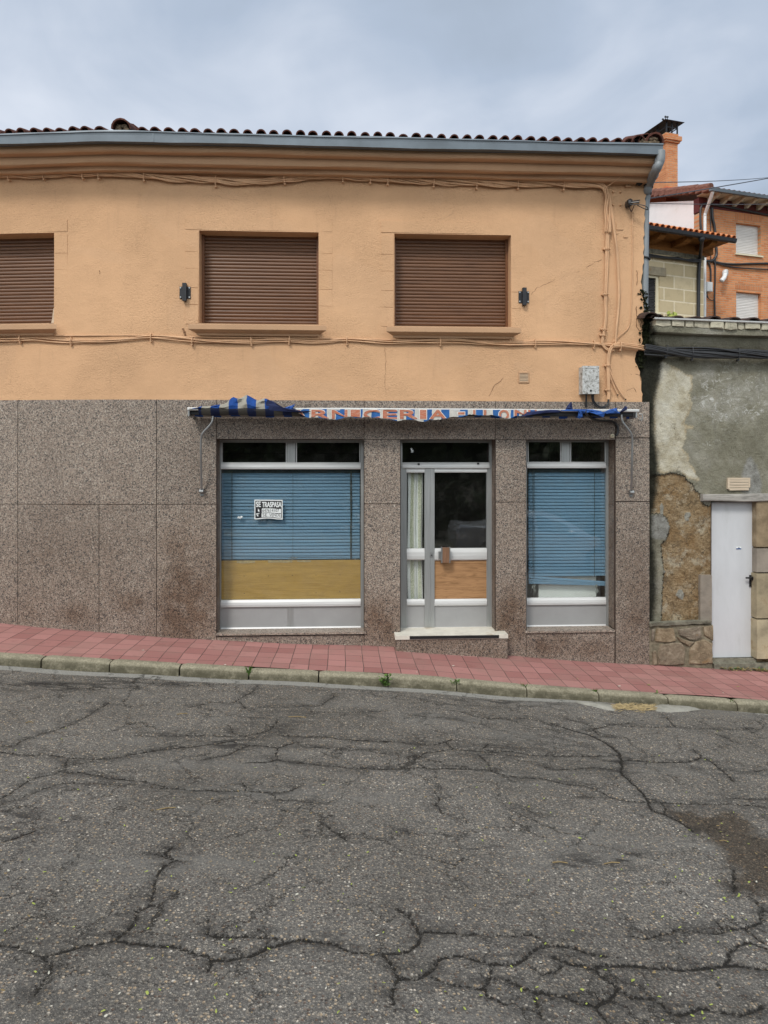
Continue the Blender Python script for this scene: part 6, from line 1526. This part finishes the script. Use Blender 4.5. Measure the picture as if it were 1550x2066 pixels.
# the small stone-block house with timber eaves
MH = far_frame(1420, 22.6, 4450)
MID = thing('stone_house', MH.w(-2, -3.3, 0), 'cream stone block house with orange tiles and dark timber eaves', 'building')
def make_mid():
    F = MH; zt = F.at(1412, 517)[1]; L = 5.2; zlow = -3.4; wa = F.at(1331, 600)[0]; w1 = F.at(1300, 553)[1]; w0 = F.at(1315, 630)[1]; ww = (wa-1.05, wa, w0, w1)
    mb = MB(); mb.grid(F, breaks(-L, 0, .5, ww[:2]), breaks(zlow, zt, .5, ww[2:]), 0., [ww])
    a, b, z0, z1 = ww
    mb.quad(F, [(b, z1, 0), (b, z0, 0), (b, z0, -.2), (b, z1, -.2)]); mb.quad(F, [(a, z1, 0), (b, z1, 0), (b, z1, -.2), (a, z1, -.2)])
    mb.face([mb.p(F, 0, zlow, 0), mb.p(F, 0, zt, 0), mb.p(F, 0, zt, -1.2), mb.p(F, 0, zlow, -1.2)])
    mb.build('wall', BLOCK, MID)
    mb = MB(); mb.box(F, -L, .015, zt-.11, zt+.02, -.05, .02); mb.build('wall_plate', LEDGE, MID)
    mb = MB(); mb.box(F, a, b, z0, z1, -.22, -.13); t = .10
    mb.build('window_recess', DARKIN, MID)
    mb = MB(); mb.box(F, b-t, b, z0, z1, -.13, -.04); mb.box(F, a, b-t, z1-t*.7, z1, -.13, -.04); mb.box(F, a-.02, b+.02, z0-.07, z0, -.13, .03); fr = mb.build('window_frame', CREAM, MID)
    mb = MB(); z = z1-t*.7; k = 0
    while z > z0: mb.sweep(F, [(-.09, z), (-.075+R(-.004, .004), z-.03), (-.09, z-.042)], [a, (a+b)/2, b-t], 0, R(-.01, .01)); z -= .044
    mb.build('slatted_blind', BLINDK, fr)
    mb = MB(); q0 = F.at(1343, 550)[0]; mb.box(F, a-.2, q0, z1+.0, z1+.26, -.02, .03); mb.build('window_lintel', DRESS, MID)
    ov = .75; ru = .42; p = math.radians(19); ze = F.at(1435, 487, ov)[1]
    rs = .30
    zw = zt+.32
    mb = MB(); rows = []
    dz = .17
    for u in (-L, ru): rows.append([mb.p(F, u, ze+dz, ov), mb.p(F, u, ze+dz+4.4*math.tan(p), ov-4.4)])
    mb.strip(rows); u = -L; 
    while u < ru:
        barrel(mb, F, u, ov+.06, ze+dz+.015, p, 1.2, .09, .085, 0, 0, .014); u += .215
    rf = mb.build('roof', RTILE_O, MID)
    mb = MB(); mb.box(F, -L, ru-.03, ze+.10, ze+dz-.02, -.2, ov-.04)
    rows = []
    mb.build('eaves_board', TIMBER, rf)
    mb = MB(); mb.box(F, -L, .03, zt+.02, ze+.10, -.1, .01); mb.build('timber_plate', TIMBER, rf)
    mb = MB(); mb.box(F, .0, ru-.04, zt-.2+.3, ze+.10, -.3, .02); mb.build('gable_board', TIMBER, rf)
    for px in (1322, 1374, 1424):
        u = F.at(px, 495, .3)[0]; mb = MB()
        pr = [(0, ze+.10), (ov-.08, ze+.10), (ov-.10, ze+.01), (ov-.24, ze-.06), (0, ze-.09)]
        A = [mb.p(F, u-.11, z, o) for o, z in pr]; B = [mb.p(F, u+.11, z, o) for o, z in pr]; mb.strip([A+A[:1], B+B[:1]]); mb.face(A); mb.face(B[::-1]); mb.build('rafter_end', TIMBER, rf)
    mb = MB(); g = ov+.0
    mb.sweep(F, [(g, ze+.16), (g, ze+.06), (g+.06, ze+.02), (g+.12, ze+.05), (g+.14, ze+.15), (g+.125, ze+.15), (g+.10, ze+.06)], [-L, ru+.02]); mb.build('gutter', DARKSTEEL, rf)
    mb = MB(); P = smooth_path([Vector(F.w(*F.at(1415.5, 480, g+.06), g+.06)), Vector(F.w(*F.at(1416, 490, g), g)), Vector(F.w(*F.at(1413, 515, .15), .15)), Vector(F.w(*F.at(1411.5, 530, .06), .06)), Vector(F.w(*F.at(1410, 560, .06), .06)), Vector(F.w(*F.at(1408.5, 680, .06), .06))], 5); mb.tube(P, [.09]*4+[.055]*(len(P)-4), 9); mb.build('downpipe', DARKSTEEL, MID, smooth=True)
    mb = MB()
    for k in range(7): mb.tube(smooth_path([Vector(F.w(*F.at(px, py+R(-2.5, 2.5), .07), .07+R(0, .05))) for px, py in ((1280, 513), (1310, 516), (1340, 520), (1370, 523), (1395, 526), (1412, 527))], 5), .026, 5)
    mb.build('wall_cable', BLACKPL, MID, smooth=True)
make_mid()

# ================================================================== SMALL PLANTS AND LITTER
def leaf(mb, c, d, up, l, w, m=0):
    d = d.normalized(); s = d.cross(up).normalized(); k = [c, c+d*l*.35+s*w+up*.1*l, c+d*l*.75+s*w*.7, c+d*l, c+d*l*.75-s*w*.7, c+d*l*.35-s*w+up*.1*l]
    i = [mb.pw(q) for q in k]; mb.face((i[0], i[1], i[2], i[3]), m); mb.face((i[0], i[3], i[4], i[5]), m)
def weed(px, py, dz, n, size, label, grass=False, h=.06):
    x, y = on_ground(px, py, dz); b = Vector((x, y, float(zb(x))+dz)); root = thing('weed', b, label, 'weed', 'weeds growing from the kerb joints')
    mb = MB(); st = MB()
    for k in range(n):
        a = R(0, 6.28); dr = Vector((math.cos(a), math.sin(a)*.5-.45, R(.15, .9)))
        if grass:
            tip = b+Vector((R(-.05, .05), R(-.05, .02), R(.5, 1.)*h)); s = Vector((.004, 0, 0)); q = b.lerp(tip, .5)+Vector((0, 0, .012)); i = [mb.pw(v) for v in (b-s, b+s, q+s*.7, tip, q-s*.7)]; mb.face(i)
        else:
            c = b+Vector((R(-1, 1)*size*.9, R(-1.0, .1)*size*.6, R(.1, 1)*h)); leaf(mb, c, dr, Vector((0, -.3, 1)).normalized(), size*R(.5, .9), size*R(.16, .3)); st.tube([b, b.lerp(c, .6)+Vector((0, 0, .006)), c], .0016, 3)
    mb.build('leaves', LEAF, root)
    if not grass: st.build('stem', LEAF, root)
weed(502, 1364, -.06, 26, .05, 'thin grass tuft in the kerb joint, the leftmost clear weed', True, .13)
weed(650, 1371, -.08, 12, .03, 'low scrap of green at the kerb under the wide window', False, .03)
weed(776, 1384, -.09, 40, .05, 'largest leafy green weed at the kerb below the door', False, .12)
weed(918, 1384, -.05, 16, .05, 'small bright green weed in the kerb joint right of the door', False, .06)
weed(1057, 1400, -.09, 22, .045, 'upright feathery weed in the kerb below the narrow window', True, .15)
weed(1200, 1400, -.03, 14, .035, 'wispy weed in the kerb joint left of the drain', True, .08)
weed(1474, 1424, -.06, 16, .04, 'grass wisp in the rightmost kerb joint', True, .09)
weed(218, 1337, -.03, 12, .03, 'tiny mossy weed in the kerb joint at far left', False, .03)
weed(1322, 1400, .0, 7, .03, 'tiny green sprout between pavers at the back of the kerb', False, .03)
mb = MB(); c = Vector(OLD.w(*OLD.at(1350, 635, -.1), -.1)); root = thing('roof_vine', c-Vector((0, 0, .06)), 'small green leafy sprig growing above the old house roof', 'plant')
for k in range(9): leaf(mb, c+Vector((R(-.05, .06), R(-.02, .02), R(-.03, .03))), Vector((R(-1, 1), -.3, R(-.4, .6))), Vector((0, -1, .4)).normalized(), R(.05, .09), R(.02, .035))
mb.build('leaves', SEEDM, root); mb = MB(); mb.tube([c+Vector((-.06, 0, -.09)), c+Vector((-.01, 0, 0)), c+Vector((.05, 0, -.02))], .004, 4); mb.build('stem', LEAF, root)
def litter():
    mb = MB(); rs = random.Random(11)
    for k in range(290):
        px, py = rs.uniform(-40, 1600), 1450+620*rs.random()**.8
        if rs.random() < .18: px, py = rs.gauss(1440, 80), rs.gauss(1760, 90)
        x, y = on_ground(px, py, -KH)
        if y > -1.4: continue
        z = float(zb(x))-KH+.012; s = rs.uniform(.006, .0125); a = rs.uniform(0, 6.28); dx, dy = math.cos(a), math.sin(a); e = rs.uniform(.35, .6); r = rs.random(); m = 0 if r < .62 else (1 if r < .85 else 2)
        pts = [(1, 0), (.5, .8), (-.5, .75), (-1, 0), (-.5, -.75), (.5, -.8)]
        i = [mb.pw((x+s*(p*dx-q*e*dy), y+s*(p*dy+q*e*dx), z+rs.uniform(-.002, .004))) for p, q in pts]; mb.face(i, m)
    for px, py, l in [(335, 1635, .12), (368, 1443, .09), (600, 1449, .16), (1235, 1745, .10), (1130, 1744, .09), (60, 1460, .06), (1460, 1700, .05)]:
        x, y = on_ground(px, py, -KH); z = float(zb(x))-KH+.010; a = rs.uniform(-.3, .3); mb.tube([(x-l/2, y-a*l/2, z), (x, y, z+.006), (x+l/2, y+a*l/2, z)], .0035, 4, 1)
    for k in range(16):
        px = rs.uniform(40, 1500); py = 1275+px*.062+rs.uniform(0, 40)
        x, y = on_ground(px, py); z = float(zb(x))+.010; s = rs.uniform(.006, .014); i = [mb.pw((x+s*math.cos(t)*1.3, y+s*math.sin(t)*.7, z+rs.uniform(-.002, .003))) for t in (0, 1, 2.2, 3.3, 4.4, 5.4)]; mb.face(i, rs.choice([0, 1, 1, 2, 2]))
    return tag(mb.build('leaf_litter', [SEEDM, DRYLEAF, PALEFL]), 'tiny green seeds, straws and pale petals scattered over the street', 'litter', None, 'stuff')
PALEFL = plain('pale_petal', (.55, .53, .45), .8)
litter()
def straw():
    mb = MB(); rs = random.Random(5)
    for k in range(260):
        px = rs.uniform(1238, 1322); py = 1429+rs.gauss(0, 3.2)+(px-1280)*.02
        x, y = on_ground(px, py, -KH); z = float(zb(x))-KH+rs.uniform(.004, .025); l = rs.uniform(.03, .09); a = rs.gauss(0, .5); dx, dy = math.cos(a)*l/2, math.sin(a)*l/2
        mb.tube([(x-dx, y-dy, z+rs.uniform(-.004, .006)), (x+dx, y+dy, z+rs.uniform(-.004, .006))], .0025, 3)
    tag(mb.build('straw_debris', STRAW, origin=(*on_ground(1280, 1430, -KH), float(zb(3.5))-KH)), 'dry straw washed up in the gutter between the pale concrete lips', 'debris', None, 'stuff')
    mb = MB()
    for k in range(220):
        px = rs.uniform(1432, 1548); py = 1335+rs.gauss(0, 3.)+(px-1480)*.02+(2 if px < 1450 else 0)
        x, y = on_ground(px, py); y = min(y, -.06); z = float(zb(x))+rs.uniform(.004, .035); c = Vector((x, y, z)); leaf(mb, c, Vector((rs.gauss(0, 1), rs.gauss(0, 1), rs.uniform(-.2, .5))), Vector((0, 0, 1)), rs.uniform(.02, .05), rs.uniform(.005, .013), 0 if rs.random() < .8 else 1)
    tag(mb.build('dead_leaves', [DRYLEAF, LEAF], origin=(*on_ground(1490, 1338), float(zb(4.6)))), 'dead leaves and grass gathered below the grey door step', 'debris', None, 'stuff')
straw()

# ================================================================== ACROSS THE STREET (seen only as reflections in the glass)
def make_car(cx, cy, label):
    zr = float(zb(cx))-KH; root = thing('parked_car', (cx, cy, zr), label, 'car'); tilt = SL
    T = lambda x, y, z: (cx+x, cy+y, zr+z+tilt*x)
    st = [(-2.30, .45, .80, .82, .80), (-2.22, .32, .93, 1.0, .84), (-1.7, .22, .97, .99, .88), (-1.35, .20, .98, 1.04, .89), (-.75, .20, .96, 1.38, .90), (-.2, .20, .94, 1.45, .90), (.35, .20, .92, 1.43, .90), (.75, .20, .91, 1.26, .90), (1.25, .20, .89, .94, .89), (1.8, .22, .80, .83, .87), (2.15, .28, .66, .70, .82), (2.30, .40, .52, .55, .74)]
    mb = MB(); rows = []
    for x, zl, zbelt, zt, hw in st:
        inn = hw-max(0, zt-zbelt)*.48; row = []
        for y, z in ((-hw*.96, zl), (-hw, (zl+zbelt)/2), (-hw*.97, zbelt), (-inn*.94, zt-.03 if zt-zbelt > .1 else zt), (-inn*.5, zt+.01), (inn*.5, zt+.01), (inn*.94, zt-.03 if zt-zbelt > .1 else zt), (hw*.97, zbelt), (hw, (zl+zbelt)/2), (hw*.96, zl)): row.append(mb.pw(T(x, y, z)))
        rows.append(row)
    mb.strip(rows, 0, True); mb.face(rows[0]); mb.face(rows[-1][::-1]); mb.build('body', CARP, root, smooth=False)
    for s in (1, -1):
        for xa, xb, h0, h1 in ((-1.05, -.25, .30, .42), (-.17, .75, .43, .28)):
            mb = MB(); mb.face([mb.pw(T(x, s*(y+.012), z)) for x, y, z in ((xa, .875, 1.0), (xb, .868, .975), (xb-(.0 if xb < 0 else .18), .868-.47*(h1-.03), .955+h1-.03), (xa+(.22 if xa < -.5 else .0), .875-.47*(h0), .98+h0-.02))]); mb.build('side_window', CARG, root)
    for xc in (-1.42, 1.40):
        for s in (1, -1):
            mb = MB(); mb.tube([T(xc, s*.72, .33), T(xc, s*.905, .33)], .33, 22); wh = mb.build('wheel', TYRE, root); mb = MB(); mb.tube([T(xc, s*.90, .33), T(xc, s*.915, .33)], .2, 16); mb.build('rim', STEEL, wh)
    for s in (1, -1):
        mb = MB(); mb.box(WORLD, cx+1.98, cx+2.24, zr+.62+tilt*2, zr+.74+tilt*2, -(cy+s*.70)-.12, -(cy+s*.70)+.12); mb.build('headlight', LAMPG, root)
    mb = MB(); mb.blob(T(.72, .99, 1.0), .11, .09, .075, 0, .05, 8, 6); mb.blob(T(.72, -.99, 1.0), .11, .09, .075, 0, .05, 8, 6); mb.build('door_mirror', CARP, root)
make_car(5.15, -9.95, 'silver saloon car parked across the street, reflected in the shop glass')
def make_tree(x, y, h, cr, n, label):
    z0 = float(zb(x))-.1; root = thing('street_tree', (x, y, z0), label, 'tree', 'dark trees across the street')
    mb = MB(); mb.tube(smooth_path([(x, y, z0), (x+.1, y, z0+h*.3), (x-.05, y+.05, z0+h*.75)]), [.17-.1*i/16 for i in range(17)], 8)
    for k in range(7):
        a = k*.9; zz = z0+h*(.25+.06*k); mb.tube([(x, y, zz), (x+math.cos(a)*cr*.5, y+math.sin(a)*cr*.5, zz+.6)], [.05, .02], 5)
    mb.build('trunk', BARK, root); mb = MB(); C = [(R(-.6, .6)*cr, R(-.6, .6)*cr, h*R(.15, .85), cr*R(.35, .6)) for _ in range(16)]
    for k in range(n):
        bx, by, bz, br = random.choice(C); d = Vector((random.gauss(0, 1), random.gauss(0, 1), random.gauss(0, 1))).normalized()*br*R(.6, 1.05); c = Vector((x+bx, y+by, z0+bz))+d; s = R(.22, .42); a = Vector((R(-1, 1), R(-1, 1), R(-1, 1))).normalized(); b = a.orthogonal().normalized()
        i = [mb.pw(q) for q in (c+a*s, c+b*s*.5, c-a*s, c-b*s*.5)]; mb.face(i)
    mb.build('crown', CROWN, root)
for i, x in enumerate((-9.5, -5., -.8, 3.4, 7.8, 12.2)): make_tree(x, -15.8+R(-.6, .6), R(4.2, 5.2), 2.6, 2600, ['far left', 'second from left', 'left of centre', 'right of centre', 'second from right', 'far right'][i]+' dark leafy tree across the street')
mb = MB()
for k in range(9000):
    x = R(-13, 15); y = R(-14.6, -13.4); z = float(zb(x))+R(-.1, 2.1); c = Vector((x, y, z)); s = R(.06, .13); a = Vector((R(-1, 1), R(-1, 1), R(-1, 1))).normalized(); b = a.orthogonal().normalized(); i = [mb.pw(q) for q in (c+a*s, c+b*s*.5, c-a*s, c-b*s*.5)]; mb.face(i)
tag(mb.build('hedge', CROWN, origin=(0, -14, float(zb(0)))), 'clipped dark hedge lining the far side of the street', 'hedge')

# ================================================================== SKY, SUN, CAMERA
SUN = Vector((-.34, -.62, .74)).normalized()
GLOW = Vector((-.20, -.74, .62)).normalized()
def make_world():
    w = bpy.data.worlds.new('World'); SC.world = w; w.use_nodes = True; t = w.node_tree; t.nodes.clear()
    n = t.nodes.new; L = t.links.new
    out = n('ShaderNodeOutputWorld'); bg = n('ShaderNodeBackground'); bg.inputs['Strength'].default_value = .1; L(bg.outputs[0], out.inputs[0])
    sky = n('ShaderNodeTexSky'); sky.sky_type = 'NISHITA'; sky.sun_disc = False; sky.sun_elevation = math.asin(SUN.z); sky.sun_rotation = math.atan2(SUN.x, SUN.y)
    tc = n('ShaderNodeTexCoord'); sp = n('ShaderNodeSeparateXYZ'); L(tc.outputs['Generated'], sp.inputs[0])
    def M(op, a, b=0., c=False):
        q = n('ShaderNodeMath'); q.operation = op; q.use_clamp = c
        for i, v in enumerate((a, b)):
            if isinstance(v, bpy.types.NodeSocket): L(v, q.inputs[i])
            else: q.inputs[i].default_value = v
        return q.outputs[0]
    zc = M('ADD', M('MAXIMUM', sp.outputs[2], 0.), .22); cx = M('DIVIDE', sp.outputs[0], zc); cy = M('DIVIDE', sp.outputs[1], zc)
    cb = n('ShaderNodeCombineXYZ'); L(cx, cb.inputs[0]); L(cy, cb.inputs[1])
    def N(scale, det, dist, off):
        m = n('ShaderNodeMapping'); m.inputs['Location'].default_value = off; m.inputs['Scale'].default_value = (1, .8, 1); L(cb.outputs[0], m.inputs[0])
        q = n('ShaderNodeTexNoise'); q.inputs['Scale'].default_value = scale; q.inputs['Detail'].default_value = det; q.inputs['Roughness'].default_value = .5; q.inputs['Distortion'].default_value = dist; L(m.outputs[0], q.inputs[0]); return q.outputs['Fac']
    a = N(.95, 5, .5, (3.1, 1.2, 0)); b = N(3.4, 6, .5, (8.3, 4.4, 0))
    f = M('ADD', M('MULTIPLY', a, .70), M('MULTIPLY', b, .30))
    # clouds thin out and brighten toward the upper left, thicker to the right
    dl = n('ShaderNodeVectorMath'); dl.operation = 'DOT_PRODUCT'; L(tc.outputs['Generated'], dl.inputs[0]); dl.inputs[1].default_value = Vector((-.52, .72, .46)).normalized()
    lb = n('ShaderNodeMapRange'); lb.interpolation_type = 'SMOOTHSTEP'; L(dl.outputs['Value'], lb.inputs[0]); lb.inputs[1].default_value = .70; lb.inputs[2].default_value = 1.; lb.inputs[3].default_value = 0; lb.inputs[4].default_value = .11
    f = M('ADD', f, lb.outputs[0])
    f = M('ADD', M('MULTIPLY', M('SUBTRACT', f, .52), 1.45), .52)
    rp = n('ShaderNodeValToRGB'); L(f, rp.inputs[0]); e = rp.color_ramp.elements
    e[0].position = .36; e[0].color = (3.3, 3.9, 4.7, 1); e[1].position = .76; e[1].color = (6.7, 7.2, 8.1, 1)
    m0 = rp.color_ramp.elements.new(.53); m0.color = (4.25, 5.0, 6.15, 1)
    # the overcast is brightest round the veiled sun, behind the camera
    ds = n('ShaderNodeVectorMath'); ds.operation = 'DOT_PRODUCT'; L(tc.outputs['Generated'], ds.inputs[0]); ds.inputs[1].default_value = GLOW
    brn = n('ShaderNodeMapRange'); brn.interpolation_type = 'SMOOTHSTEP'; L(ds.outputs['Value'], brn.inputs[0]); brn.inputs[1].default_value = .10; brn.inputs[2].default_value = .95
    tn = n('ShaderNodeMix'); tn.data_type = 'RGBA'; L(brn.outputs[0], tn.inputs[0]); tn.inputs[6].default_value = (SKY0, SKY0, SKY0, 1); tn.inputs[7].default_value = (SKY1*1.10, SKY1, SKY1*.84, 1)
    vm = n('ShaderNodeVectorMath'); vm.operation = 'MULTIPLY'; L(rp.outputs[0], vm.inputs[0]); L(tn.outputs[2], vm.inputs[1])
    mx = n('ShaderNodeMix'); mx.data_type = 'RGBA'; mx.inputs[0].default_value = .93; L(sky.outputs[0], mx.inputs[6]); L(vm.outputs[0], mx.inputs[7]); L(mx.outputs[2], bg.inputs['Color'])
SKY0, SKY1 = .86, 2.35
make_world()
sd = bpy.data.lights.new('sun', 'SUN'); sd.energy = 1.5; sd.angle = math.radians(13); sd.color = (1., .95, .88)
so = bpy.data.objects.new('sun', sd); COL.objects.link(so); so.rotation_euler = (-SUN).to_track_quat('-Z', 'Y').to_euler(); so.location = SUN*30
cam = bpy.data.cameras.new('camera'); co = bpy.data.objects.new('camera', cam); COL.objects.link(co)
co.location = (0, -DIST, 0); co.rotation_euler = (math.pi/2, 0, -TH)
cam.sensor_width = 36; cam.lens = 36*FPX/2066; cam.shift_y = -(1033-HY)/2066; cam.clip_end = 2000; cam.clip_start = .05
SC.camera = co
SC.view_settings.view_transform = 'Standard'; SC.view_settings.look = 'None'; SC.view_settings.exposure = 0.40; SC.view_settings.gamma = 1
SC.render.resolution_x = 768; SC.render.resolution_y = 1024
